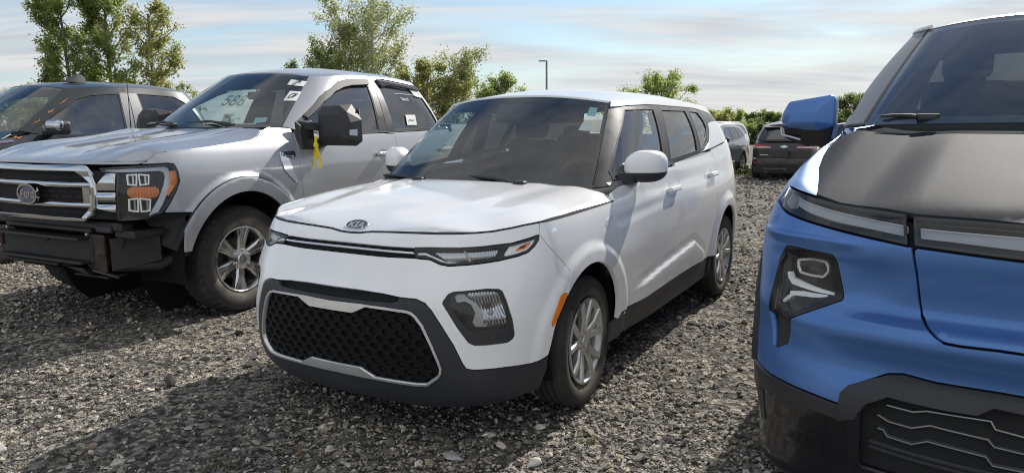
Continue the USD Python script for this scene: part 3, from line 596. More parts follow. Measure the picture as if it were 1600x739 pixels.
        fg = rnd(Polygon(D['fog']), .012); fl = rnd(Polygon(D['fog_lens']), .012); fr = rnd(Polygon(D['fog_refl']), .008)
        f = put('fog_lamp_bezel', o(panel(off(L, -.006), fg.buffer(-.001).difference(fl), .016, .035)), 'matte_black', t)
        put('fog_bowl', o(panel(off(L, -.045), fl.buffer(.012), .03, 0)), 'lamp_housing', f)
        put('fog_reflector', o(panel(off(L, -.026), fr, .006, .015, warp=lambda a, b: .0016 * np.sin((a + b * .35) * 420) + .012 * ((a - .77) * 8) ** 2 + .006 * np.cos(b * 55))), 'reflector', f)
        put('bulb', o(ellip(L(np.array(.785), np.array(.60)) + L.n(np.array(.785), np.array(.60)) * -.024, (.009, .011, .013), 2)), 'lamp_grey', f)
        put('fog_bar', o(panel(off(L, -.022), rnd(Polygon(D['fog_bar']), .006), .012, .012)), 'lamp_grey', f)
        put('fog_lens', o(panel(off(L, -.010), fl, .03, 0)), 'lamp_lens', f)
        put('side_marker', o(panel(L, rnd(Polygon(D['marker']), .006), .015, .012, .001)), 'amber', t)
        # ---- sides
        fen = Polygon(np.vstack([D['hoodline'][-4:], D['door1'], [(1.80, .352)]]).tolist() + [(1.76, .352), (1.3, .40), (1.2, .63)] + D['shut1'][::-1].tolist()).buffer(0).difference(Polygon(circ(sx, .015, .375, .347))).buffer(-.002)
        put('fender', o(panel(L, fen, .016, .025)), 'white_paint', t)
        v = put('fender_vent', o(panel(L, rnd(Polygon(D['vent']).buffer(-.012), .006), .02, .004, .0015)), 'pale_paint', t)
        bt = lambda a: np.stack([np.array([sx(bl(s)[0]) for s in a]), np.array([bl(s)[2] - .012 for s in a])], 1)
        d1t = bt(np.linspace(.86, 1.52, 8)); d2t = bt(np.linspace(1.54, 2.42, 10))
        sl = D['sill']; x0, x1 = float(D['door1'][0][0]), float(D['door2'][0][0])
        d1 = Polygon(np.vstack([D['door1'], [sl[1]], [(2.8447, sl[2][1])], D['door2'][::-1], [(2.90, float(np.interp(2.9, d1t[:, 0], d1t[:, 1])))], d1t[d1t[:, 0] < 2.88][::-1], [(1.885, 1.02)]]).tolist()).buffer(0).buffer(-.002)
        put('front_door', o(panel(L, d1, .015, .02)), 'white_paint', t)
        d2 = Polygon(np.vstack([D['door2'], [(2.8447, sl[2][1])], [(3.54, .3955)], [(3.62, .50), (3.66, .62), (3.74, .80), (3.84, .98), (3.86, 1.10)], [(3.80, float(np.interp(3.8, d2t[:, 0], d2t[:, 1])))], d2t[(d2t[:, 0] < 3.78) & (d2t[:, 0] > 2.93)][::-1], [(2.905, float(np.interp(2.9, d2t[:, 0], d2t[:, 1])))]]).tolist()).buffer(0).difference(Polygon(circ(sx, -2.57, .375, .352))).buffer(-.002)
        put('rear_door', o(panel(L, d2, .015, .02)), 'white_paint', t)
        qt = bt(np.linspace(2.45, bl.L - .01, 14))
        qp = Polygon([(3.54, .3955), (3.62, .50), (3.66, .62), (3.74, .80), (3.84, .98), (3.86, 1.10), (3.80, float(qt[0, 1]))] + qt[qt[:, 0] > 3.8].tolist() + [(C.L + .001, 1.22), (C.L + .001, .33), (4.5, .33)]).buffer(0).difference(Polygon(circ(sx, -2.57, .375, .352))).buffer(-.002)
        put('rear_quarter', o(panel(L, qp, .035, .02)), 'white_paint', t)
        sp = Polygon([(1.74, .345), (1.80, .352)] + sl[1:3].tolist() + [(3.54, .393), (3.53, .33), (3.50, .25), (2.4, .235), (1.74, .235)])
        put('sill_cladding', o(panel(L, sp, .04, .02, -.006)), 'matte_black', t)
        for nm in ('handle1', 'handle2'):
            hc = D[nm].mean(0); hz_ = float(hc[1]) + .005; hs = float(hc[0]); P = L(np.array(hs), np.array(hz_)); n = L.n(np.array(hs), np.array(hz_)); xx = L(np.array(hs + .01), np.array(hz_)) - L(np.array(hs - .01), np.array(hz_))
            Tm = frame3(P + n * .0, -xx, n); hd = put('door_handle', o(join([xf(rbox((0, 0, .026), (.19, .034, .020), .010), Tm), xf(rbox((.075, 0, .012), (.035, .03, .03), .008), Tm), xf(rbox((-.08, 0, .012), (.02, .028, .03), .008), Tm)])), 'white_paint', t)
            cup = Point(hs, hz_).buffer(1); cup = affinity.scale(Point(hs + .01, hz_).buffer(.06, quad_segs=10), 1.0, .75)
            put('handle_cup', o(panel(L, cup, .012, .0, .0012)), 'pale_paint', hd)
        # ---- upper body
        gl = [rnd(Polygon(D[k]), .012) for k in ('gl1', 'gl2', 'gl3')]
        gl[0] = rnd(Polygon([(.93, .895), (1.51, .86), (1.535, .50), (1.565, .045), (.86, .045), (.815, .16), (.85, .54)]), .012)
        gl[1] = rnd(Polygon([(1.70, .85), (2.345, .825), (2.335, .49), (2.29, .045), (1.70, .045), (1.685, .45)]), .012)
        gl[2] = rnd(Polygon([(2.46, .815), (2.715, .795), (2.755, .60), (2.735, .44), (2.61, .26), (2.42, .07), (2.375, .05), (2.40, .45)]), .012)
        wq = Polygon([(2.36, -.01), (2.50, .015), (2.63, .11), (2.78, .36), (2.86, .535), (3.06, .58), (bl.L, .58), (bl.L, -.01)])
        pil = Polygon([(.727, -.01), (.727, .995), (bl.L, .995), (bl.L, -.01)]).difference(shapely.union_all(gl + [wq]))
        rg = rnd(Polygon([(3.55, .12), (bl.L + .001, .12), (bl.L + .001, .9), (3.55, .9)]), .01); pil = pil.difference(rg); wq = wq.difference(rg)
        put('pillar_trim', o(panel(G, pil, .035, .012)), 'pillar_black', t)
        put('quarter_pillar', o(panel(G, wq.buffer(-.001), .035, .012, .001)), 'white_paint', t)
        for g_, nm, mt in ((gl[0], 'front_window', 'clear_glass'), (gl[1], 'rear_window', 'tinted_glass'), (gl[2], 'quarter_window', 'tinted_glass')):
            put(nm, o(panel(off(G, -.006), g_.buffer(.004), .08, 0)), mt, t)
            put('window_seal', o(panel(G, g_.buffer(.006).difference(g_.buffer(-.006)), .03, .006, .001)), 'rubber_seal', t)
        ss = np.linspace(.80, 2.40, 30); pG = G(ss, 0 * ss + .03) + G.n(ss, 0 * ss + .03) * .004; xs_ = sx(pG[:, 0]); pL = L(xs_, bl(ss)[:, 2] - .016) - np.array([0, .004, 0]); rs = Surf(lambda a, b: (1 - b[..., None]) * PchipInterpolator(ss, pL)(a) + b[..., None] * PchipInterpolator(ss, pG)(a))
        sh = sheet(rs, .80, 2.40, 0, 1, 40, 4); put('belt_moulding', o(fixw(M(sh.v, sh.f, sh.n * np.sign(sh.n[:, 1:2])))), 'grey_satin', t)
        put('belt_trim', o(strip(G, [(.86, .012), (1.56, .012), (2.30, .012), (2.46, .035), (2.60, .15), (2.73, .33)], .022, .002, .004)), 'rubber_seal', t)
        # ---- door mirror
        cap = trimesh.creation.icosphere(4, 1.0); vv = np.sign(cap.vertices) * np.abs(cap.vertices) ** .72; vv = vv / np.max(np.abs(vv), 0) * [.095, .102, .090]
        vv[:, 0] = np.where(vv[:, 0] < 0, np.maximum(vv[:, 0], -.065), vv[:, 0]); vv[:, 2] *= 1 - .18 * sst(vv[:, 1], -.02, -.12) ; vv[:, 0] -= vv[:, 1] * .45; mc = np.array([-.745, .886, 1.138])
        mm = trimesh.Trimesh(vv + mc, cap.faces, process=False); zc = 1.106
        up = trimesh.intersections.slice_mesh_plane(mm, [0, 0, 1], [0, 0, zc]); lo = trimesh.intersections.slice_mesh_plane(mm, [0, 0, -1], [0, 0, zc])
        lo.vertices[:, 2] = np.maximum(lo.vertices[:, 2], 1.045)
        mr = put('door_mirror', o(shade(up, 60)), 'white_paint', t)
        put('mirror_foot', o(join([shade(lo, 40), hull([(-.58, .78, 1.105), (-.58, .79, 1.04), (-.78, .79, 1.105), (-.78, .80, 1.04), (-.64, .85, 1.103), (-.64, .85, 1.052), (-.76, .87, 1.103), (-.76, .87, 1.055)])])), 'matte_black', mr)
        put('mirror_glass', o(rot(rbox((-.823, .893, 1.135), (.006, .13, .11), .003), [0, 0, 1], 24, (-.823, .893, 1.1))), 'chrome', mr)
        # ---- wheels
        for wx, st in ((0, 2.6), (-2.6, 0)):
            S = []
            for k5 in range(5):
                a = 90 + 72 * k5
                S += [spoke(.045, .206, .044, .036, .078, .100, .030, a - 8, a - 17, .006), spoke(.045, .206, .044, .036, .078, .100, .030, a + 8, a + 17, .006)]
            S += [lathe([(.0, .088), (.030, .088), (.032, .082), (.062, .080), (.068, .05)], 32)] + [mv(lathe([(0, .090), (.010, .088), (.011, .075)], 10), .050 * math.cos(rad(54 + 72 * j)), 0, .050 * math.sin(rad(54 + 72 * j))) for j in range(5)]
            wh = wheel(t, (wx, sg * .772, .322), .325, .205, .205, .092, 'wheel_silver', S, 'kia_tyre', flip=sg < 0, steer=st, tread=3, lug=3, k=144, block=.004)
    put('roof', panel(R, Polygon([tuple(p[:2]) for p in tl(np.linspace(-tl.L, tl.L, 160))]), .05, .012, .002), 'white_paint', t)
    for sg in (1, -1):
        o = (lambda m: m) if sg > 0 else mir
        put('roof_rail', o(panel(G, Polygon([(.74, .93), (.95, .945), (1.6, .93), (2.7, .885), (3.3, .80), (3.3, 1.01), (.74, 1.01)]), .04, .01, .004)), 'white_paint', t)
    # ---- bonnet, cowl, windscreen
    edge = HP[:, :2]; rear = np.array([(-.40, .84), (-.425, .80), (-.415, .72), (-.345, .57), (-.275, .36), (-.245, .15), (-.24, 0)])
    hood = Polygon(np.vstack([edge, rear, (rear * [1, -1])[::-1], (edge * [1, -1])[::-1]]).tolist()).buffer(0).buffer(-.0045)
    put('bonnet', panel(H, hood, .024, .02), 'white_paint', t)
    put('cowl', panel(off(H, -.022), Polygon([(-.20, -.80), (-.20, .80), (-.43, .80), (-.43, -.80)]), .05, 0), 'matte_black', t)
    ws = Polygon([(s, -.05) for s in np.linspace(-.722, .722, 9)] + [(.724, .5), (.724, .972)] + [(s, .978) for s in np.linspace(.72, -.72, 9)] + [(-.724, .972), (-.724, .5)])
    w = put('windscreen', panel(G, ws, .06, .004), 'windscreen', t)
    put('frit', panel(G, ws.difference(Polygon([(-.68, .13), (.68, .13), (.672, .90), (-.672, .90)]).buffer(.02)), .05, 0, -.004), 'grille_black', w)
    put('sensor_box', panel(off(G, -.012), rnd(Polygon([(-.13, .99), (.13, .99), (.09, .74), (-.09, .74)]), .02), .05, .03), 'matte_black', w)
    put('inspection_sticker', panel(G, Polygon([(.575, .80), (.635, .80), (.635, .91), (.575, .91)]), .03, 0, -.005), 'paper_blue', w)
    put('paper_sticker', panel(G, Polygon([(.55, .62), (.62, .62), (.635, .72), (.565, .72)]), .03, 0, -.005), 'paper', w)
    for y0, y1, xp, nm in ((.36, -.12, -.20, 'w1'), (-.32, -.72, -.24, 'w2')):
        p0 = np.array([-.235, y0, 1.058]); p1 = np.array([-.335 - (.07 if y1 < -.5 else 0), y1, 1.078 if y1 > -.5 else 1.06])
        wp = put('wiper', join([tube([p0, p0 * .6 + p1 * .4 + [0, 0, .014], p1 * .96 + p0 * .04 + [0, 0, .01]], [.011, .008, .005], 8), mv(lathe([(0, .02), (.018, .018), (.02, -.02)], 12), 0, 0, 0) if False else rbox(p0 + [0, 0, .005], (.05, .07, .03), .012)]), 'matte_black', t)
        a, b = p0 * .15 + p1 * .85, p1; dirn = (p1 - p0); c = p0 * .45 + p1 * .55
        put('wiper_blade', tube([c + dirn * -.62 + [-.012, 0, .004], c + [-.016, 0, .010], c + dirn * .52 + [-.012, 0, .0]], .007, 6), 'rubber_seal', wp)
    # ---- emblem
    ea = np.linspace(0, 2 * PI, 40, endpoint=False); ov = Polygon(np.stack([.064 * np.cos(ea), .033 * np.sin(ea)], 1))
    Em = off(H, .001); ex = .655; o_ = Em(np.array(ex), np.array(0.)); n_ = np.array([.60, 0, .80]); Tm = frame3(o_ + n_ * .001, [0, 1, 0], n_)
    e = put('emblem', xf(prism(ov.difference(ov.buffer(-.004)), .008), Tm), 'chrome', t); put('emblem_field', xf(prism(ov.buffer(-.004), .004), Tm), 'badge_blue', e)
    put('emblem_letters', xf(mv(text('KIA', .034, .003, True), 0, 0, .004), Tm @ np.diag([1.12, 1, 1, 1])), 'chrome', e)
    # ---- cabin
    put('headliner', panel(off(R, -.03), Polygon([tuple(p[:2] * .97) for p in tl(np.linspace(-tl.L, tl.L, 60))]).buffer(-.02), .1, 0), 'headliner', t)
    put('dashboard', join([rbox((-.62, 0, .96), (.62, 1.44, .14), .06), rbox((-.80, 0, .84), (.30, 1.4, .25), .06), rbox((-.72, .37, 1.035), (.22, .36, .06), .03)]), 'cabin_dark', t)
    put('cabin_floor', box((-1.9, 0, .48), (2.6, 1.5, .05)), 'cabin_dark', t)
    put('door_lining', join([box((-1.9, .79, .74), (2.5, .03, .60), .01), box((-1.9, -.79, .74), (2.5, .03, .60), .01), rot(box((-1.50, .70, 1.27), (.12, .04, .36), .01), [1, 0, 0], 18, (-1.5, .70, 1.27)), rot(box((-1.50, -.70, 1.27), (.12, .04, .36), .01), [1, 0, 0], -18, (-1.5, -.70, 1.27))]), 'cabin_dark', t)
    for y in (.37, -.37): seat(t, -1.45, y, .62)
    seat(t, -2.25, 0, .64, 1.25, head=False)
    for y in (.40, -.40): put('headrest', rbox((-2.55, y, 1.27), (.10, .24, .15), .05), 'seat_cloth', t)
    steering(t, (-.98, .37, .98))
    put('inner_mirror', join([rbox((-.93, 0, 1.40), (.03, .23, .06), .014), tube([(-.93, 0, 1.41), (-.92, 0, 1.50)], .008, 6)]), 'cabin_dark', t)
    return t
tyre_mat('kia_tyre', .209, .325)
build_kia((-.383, 3.921, 0), rad(-120.36))

F150_D = {'hoodline':[(0.988,1.18),(1.007,1.196),(1.05,1.228),(1.088,1.238),(1.161,1.242),(1.354,1.251),(1.524,1.263),(1.772,1.284),(1.94,1.303),(2.009,1.328),(2.071,1.367)],
'hoodfront':[(-0.084,1.188),(0.209,1.188),(0.526,1.186),(0.78,1.184),(0.964,1.183)],
'head':[(0.653,1.147),(0.869,1.156),(1.136,1.163),(1.18,1.155),(1.196,1.106),(1.198,1.041),(1.168,0.978),(1.116,0.899),(1.068,0.834),(1.016,0.821),(0.972,0.798),(0.773,0.792),(0.794,1.105),(0.695,1.114)],
'box1':[(0.848,1.105),(0.927,1.107),(0.921,1.023),(0.854,1.029)],
'box2':[(0.927,1.107),(1.005,1.1),(0.998,1.028),(0.933,1.023)],
'box3':[(0.851,0.941),(0.923,0.947),(0.919,0.845),(0.848,0.856)],
'box4':[(0.923,0.947),(1.002,0.934),(0.991,0.849),(0.927,0.844)],
'amber1':[(0.856,1.004),(0.885,1.02),(1.039,1.013),(1.056,0.978),(1.037,0.94),(0.879,0.94),(0.85,0.97)],
'amber2':[(1.143,1.114),(1.189,1.115),(1.194,1.045),(1.116,0.947),(1.104,0.953),(1.139,1.036)],
'pipe':[(0.683,1.139),(1.078,1.143),(1.122,1.123),(1.132,1.08),(1.11,1.008),(1.058,0.909),(0.997,0.818)],
'grille':[(0.031,1.153),(0.572,1.159),(0.63,1.036),(0.636,0.966),(0.626,0.885),(0.532,0.787),(-0.009,0.793)],
'grille_in':[(0.04,1.114),(0.476,1.12),(0.541,1.088),(0.6,1.046),(0.608,0.966),(0.599,0.897),(0.507,0.806),(-0.002,0.816)],
'bar1':[(0.039,1.028),(0.499,1.032)],
'bar2':[(0.014,0.889),(0.583,0.897)],
'cheek':[(0.64,1.03),(0.719,1.11),(0.786,1.114),(0.773,0.848),(0.633,0.876)],
'logo':[(0.027,0.957)],
'fend_low':[(1.068,0.834),(1.254,0.82),(1.297,0.824)],
'arch':[(1.302,0.824),(1.345,0.886),(1.44,0.945),(1.556,0.972),(1.735,0.966),(1.919,0.901),(2.08,0.758),(2.166,0.644)],
'flare':[(1.214,0.832),(1.275,0.906),(1.387,0.985),(1.529,1.033),(1.673,1.051),(1.841,1.02),(2.02,0.916),(2.15,0.776),(2.224,0.636)],
'vent':[(2.152,1.193),(2.314,1.196),(2.31,1.15),(2.23,1.144),(2.235,1.113),(2.258,1.034),(2.306,0.947),(2.283,0.939),(2.199,1.013),(2.163,1.051),(2.147,1.123)],
'plate':[(2.159,1.193),(2.313,1.194),(2.301,1.145),(2.17,1.152)],
'door1':[(2.385,1.329),(2.358,1.2),(2.343,1.018),(2.36,0.858),(2.371,0.761)],
'door2':[(3.694,1.298),(3.696,1.248),(3.69,1.161),(3.678,1.081)],
'handle':[(3.31,1.159),(3.646,1.157),(3.624,1.071),(3.291,1.089)],
'gl1':[(0.957,0.201),(1.065,0.626),(1.24,0.85),(1.455,0.899),(1.944,0.92),(1.958,0.64),(1.981,0.003),(1.509,-0.003),(1.37,-0.129),(1.069,-0.155)],
'vis1':[(0.94,0.227),(1.057,0.672),(1.239,0.862),(1.455,0.905),(1.96,0.921),(1.961,0.827),(1.559,0.803),(1.377,0.768),(1.22,0.69),(1.087,0.514),(0.985,0.201)],
'gl2':[(2.298,0.803),(3.147,0.769),(3.111,0.152),(3.122,-0.035),(2.284,-0.001)],
'vis2':[(2.295,0.935),(3.155,0.865),(3.146,0.76),(3.148,0.784),(2.42,0.821),(2.266,0.778)],
'belt':[(1.509,-0.003),(1.981,0.003),(2.507,-0.008),(3.122,-0.035)],
'pap1':[(0.645,0.88),(0.843,0.871),(0.831,0.761),(0.644,0.774)],
'pap2':[(0.721,0.652),(0.839,0.656),(0.836,0.468),(0.718,0.459)],
'pap3':[(2.985,0.845),(3.148,0.783),(3.141,0.66),(2.91,0.657)],
'pap4':[(2.525,0.291),(2.696,0.291),(2.654,0.09),(2.492,0.097)],
'scr':[(2.571,0.574),(2.745,0.585)],
's588':[(-0.085,0.666),(0.125,0.668),(0.35,0.35),(0.177,0.339)],
'ws':[(-0.772,0.037),(0.813,-0.009),(0.829,0.925),(-0.389,0.865)],
'tag':[(0.55,0.157),(0.661,0.16),(0.67,0.072),(0.563,0.054)],
'tag2':[(0.359,0.038),(0.588,0.065),(0.578,0.008),(0.392,-0.006)]}

# ================================================================ silver pickup without its front bumper, left of the crossover
def pickup_surfaces(nose=.95, half=1.012, rear=-4.93, cab=-3.05, hood_z=0.0, roof_z=0.0, belt_z=0.0, ws=0.0):
    k = half / 1.012
    C = Loop([(nose, 0), (nose - .008, .28), (nose - .03, .52), (nose - .075, .72), (nose - .165, .88 * k), (nose - .30, .972 * k), (nose - .48, 1.005 * k), (.1, half), (-.6, half), (-3.0, half), (rear + .5, half), (rear + .12, .985 * k), (rear, .90), (rear - .03, .5), (rear - .03, 0)])
    sx = C.at_x
    front = [(.40, .06), (.55, .03), (.70, .012), (.85, 0), (1.0, .0), (1.10, .008), (1.17, .025), (1.24, .06), (1.34, .16)]
    corner = [(.40, .07), (.55, .03), (.72, .015), (.85, 0), (1.0, .004), (1.10, .016), (1.18, .04), (1.25, .075), (1.34, .15)]
    fend = [(.40, .05), (.55, .03), (.72, .008), (.90, 0), (1.02, .003), (1.12, .018), (1.21, .045), (1.28, .078), (1.36, .13)]
    side = [(.40, .05), (.50, .028), (.62, .010), (.80, .012), (.96, .004), (1.06, .002), (1.14, .012), (1.24, .034), (1.34, .066), (1.44, .11)]
    def feats(x, y, z, a):
        h = 0
        for wx in (0.0, -3.69):
            r = np.hypot(x - wx, z - .42); h = h + .030 * sst(r, .66, .59) * sst(y, .55, .8)
        return h
    L = body_surf(C, [(0, front), (.55, front), (.98, corner), (sx(.35), fend), (sx(-.45), fend), (sx(-1.1), side), (sx(-3.0), side), (C.L, side)], (.38, 1.46), [feats])
    hz = tab((nose, 1.155), (nose - .05, 1.185), (nose - .15, 1.215), (.6, 1.25), (.2, 1.305), (-.3, 1.36), (-.65, 1.40))
    def hood(x, y):
        ay = np.abs(y); z = hz(x) + hood_z - .02 * (ay / .7) ** 2 - .06 * sst(ay, .70, .98)
        return z + .022 * sst(ay, .60, .50) * sst(x, .9, .55) - .012 * sst(ay, .36, .28) * sst(x, .9, .5)
    H = hf(hood)
    ez = tab((-1.1, 1.815), (-1.3, 1.835), (-1.8, 1.865), (-2.4, 1.855), (-3.0, 1.80)); yw = tab((-1.1, .55), (-1.38, .615), (-1.8, .655), (-2.4, .655), (-3.0, .60))
    roof = lambda x, y: ez(x) + roof_z + tab((-1.1, .055), (-1.4, .08), (-2.4, .085), (-3, .06))(x) * (1 - (np.abs(y) / yw(x)) ** 2.5)
    b = 1.32 + belt_z; wb = 1.405 + belt_z
    B = [(-.47 + ws, 0, wb), (-.49 + ws, .35, wb), (-.57 + ws, .62, wb - .003), (-.655 + ws, .775, wb - .003), (-.80, .88, b + .035), (-1.2, .905, b), (-1.8, .918, b + .005), (-2.5, .915, b + .012), (cab + .12, .89, b + .02), (cab, .62, b + .02), (cab - .01, .3, b + .02), (cab - .01, 0, b + .02)]
    T = [(-1.13, 0), (-1.15, .28), (-1.20, .45), (-1.25, .555), (-1.38, .615), (-1.62, .648), (-1.95, .658), (-2.40, .655), (-2.76, .635), (-2.92, .45), (-2.94, .22), (-2.95, 0)]
    T = [(x, y, float(roof(x, y))) for x, y in T]
    bl = Loop(B); tl = Loop(T, bl.s); G = loft_surf(bl, tl, tab((0, .03), (.7, .02), (.85, .012), (1.1, .03), (5, .03)))
    return C, sx, L, H, hf(roof), G, bl, tl

def cab_parts(t, G, R, bl, tl, paint, glass1, glass2, gl, inner_y=.80, floor_z=.75, ws_t=(.02, .965), pillar='rubber_seal', seat_z=.95, cs=.83):
    """roof, pillars, glass and cabin shared by the pickups; gl: [front window, rear window] as polygons of G's parameters"""
    put('roof', panel(R, Polygon([tuple(p[:2]) for p in tl(np.linspace(-tl.L, tl.L, 160))]), .05, .012, .002), paint, t)
    rg = rnd(Polygon([(bl.L - .75, .15), (bl.L + .002, .15), (bl.L + .002, .88), (bl.L - .75, .88)]), .02)
    back = put('back_window', join([panel(off(G, -.005), rg, .1, 0), mir(panel(off(G, -.005), rg, .1, 0))]), glass2, t)
    for sg in (1, -1):
        o = (lambda m: m) if sg > 0 else mir
        pil = Polygon([(cs, -.01), (cs, .998), (bl.L, .998), (bl.L, -.01)]).difference(shapely.union_all(gl + [rg]))
        put('cab_pillars', o(panel(G, pil, .03, .014)), paint, t)
        for g_, nm, mt in ((gl[0], 'front_window', glass1), (gl[1], 'rear_window', glass2)):
            w = put(nm, o(panel(off(G, -.008), g_.buffer(.004), .08, 0)), mt, t); put('window_seal', o(panel(G, g_.buffer(.004).difference(g_.buffer(-.012)), .03, .008, .0)), pillar, w)
    ws = Polygon([(s, -.03) for s in np.linspace(-cs + .006, cs - .006, 11)] + [(cs - .002, .5), (cs - .006, .985)] + [(s, .985) for s in np.linspace(cs - .03, -cs + .03, 11)] + [(-cs + .006, .985), (-cs + .002, .5)])
    w = put('windscreen', panel(G, ws, .06, .004), 'windscreen', t)
    put('frit', panel(G, ws.difference(Polygon([(-cs + .05, .05), (cs - .05, .05), (cs - .06, .93), (-cs + .06, .93)]).buffer(.02)), .05, 0, -.004), 'gloss_black', w)
    put('headliner', panel(off(R, -.035), Polygon([tuple(p[:2] * .97) for p in tl(np.linspace(-tl.L, tl.L, 60))]).buffer(-.03), .1, 0), 'headliner', t)
    zb = float(bl(0)[2])
    put('dashboard', join([rbox((-.98, 0, zb - .10), (.66, 1.55, .16), .06), rbox((-1.18, 0, zb - .28), (.30, 1.5, .30), .06), rbox((-1.10, .40, zb - .02), (.2, .36, .06), .03)]), 'cabin_dark', t)
    put('cabin_floor', box((-2.2, 0, floor_z), (2.5, 1.6, .05)), 'cabin_dark', t)
    put('door_lining', join([box((-1.95, s * .85, zb - .38), (2.2, .03, .60), .01) for s in (1, -1)] + [rot(box((-2.02, s * .745, zb + .17), (.14, .04, .36), .01), [1, 0, 0], s * 22, (-2.02, s * .745, zb + .17)) for s in (1, -1)]), 'cabin_dark', t)
    for y in (.40, -.40): seat(t, -1.85, y, zb - .40, .52)
    seat(t, -2.55, 0, zb - .38, 1.35, head=False)
    for y in (.42, -.42): put('headrest', rbox((-2.82, y, zb + .26), (.10, .26, .17), .05), 'seat_cloth', t)
    steering(t, (-1.33, .40, zb - .05))
    put('inner_mirror', join([rbox((-1.18, 0, zb + .27), (.03, .25, .07), .014), tube([(-1.18, 0, zb + .28), (-1.15, 0, zb + .41)], .008, 6)]), 'cabin_dark', t)
    return w
def truck_under(t, L, C, sx, R_arch, zc, wheels_x, half_y, top, sk=.03, z_front=.45):
    arch = [Polygon(circ(sx, x, zc, R_arch + .01)) for x in wheels_x]
    half = Polygon([(-.001, z_front)] + [tuple(p) for p in top] + [(C.L, .45), (1.7, .45), (1.32, z_front)]).difference(shapely.union_all(arch))
    m = panel(off(L, -sk), half, .08, 0); put('inner_shell', join([m, mir(m)]), 'dark_void', t)
    for wx in wheels_x:
        for sg in (1, -1):
            w = lathe([(R_arch - .08, .45), (R_arch + .012, .50), (R_arch + .014, half_y - .02)], 40, 40, a0=rad(-12), a1=rad(192)); w = join([w, M(w.v, w.f[:, ::-1], -w.n), lathe([(.02, .46), (R_arch, .46)], 32)]); w = mv(w, wx, 0, zc); put('wheel_liner', w if sg > 0 else mir(w), 'dark_void', t)
def six_spokes(r, face, lugs=6, wide=.125, twin=False):
    S = []
    for k in range(6):
        a = 90 + 60 * k + 8
        S += [spoke(.055, r - .008, .062, wide * .86, face - .020, face - .004, .045, a - 1, a), spoke(r * .52, r - .004, .030, .030, face - .010, face + .002, .04, a - 5.5, a - 9), spoke(r * .52, r - .004, .030, .030, face - .010, face + .002, .04, a + 5.5, a + 9)]
    S += [lathe([(0, face - .004), (.036, face - .004), (.042, face - .012), (.085, face - .022), (.092, face - .06)], 36)]
    return S + [mv(lathe([(0, .004), (.012, .0), (.013, -.03)], 10), .068 * math.cos(rad(38 + 60 * j)), face - .008, .068 * math.sin(rad(38 + 60 * j))) for j in range(lugs)]
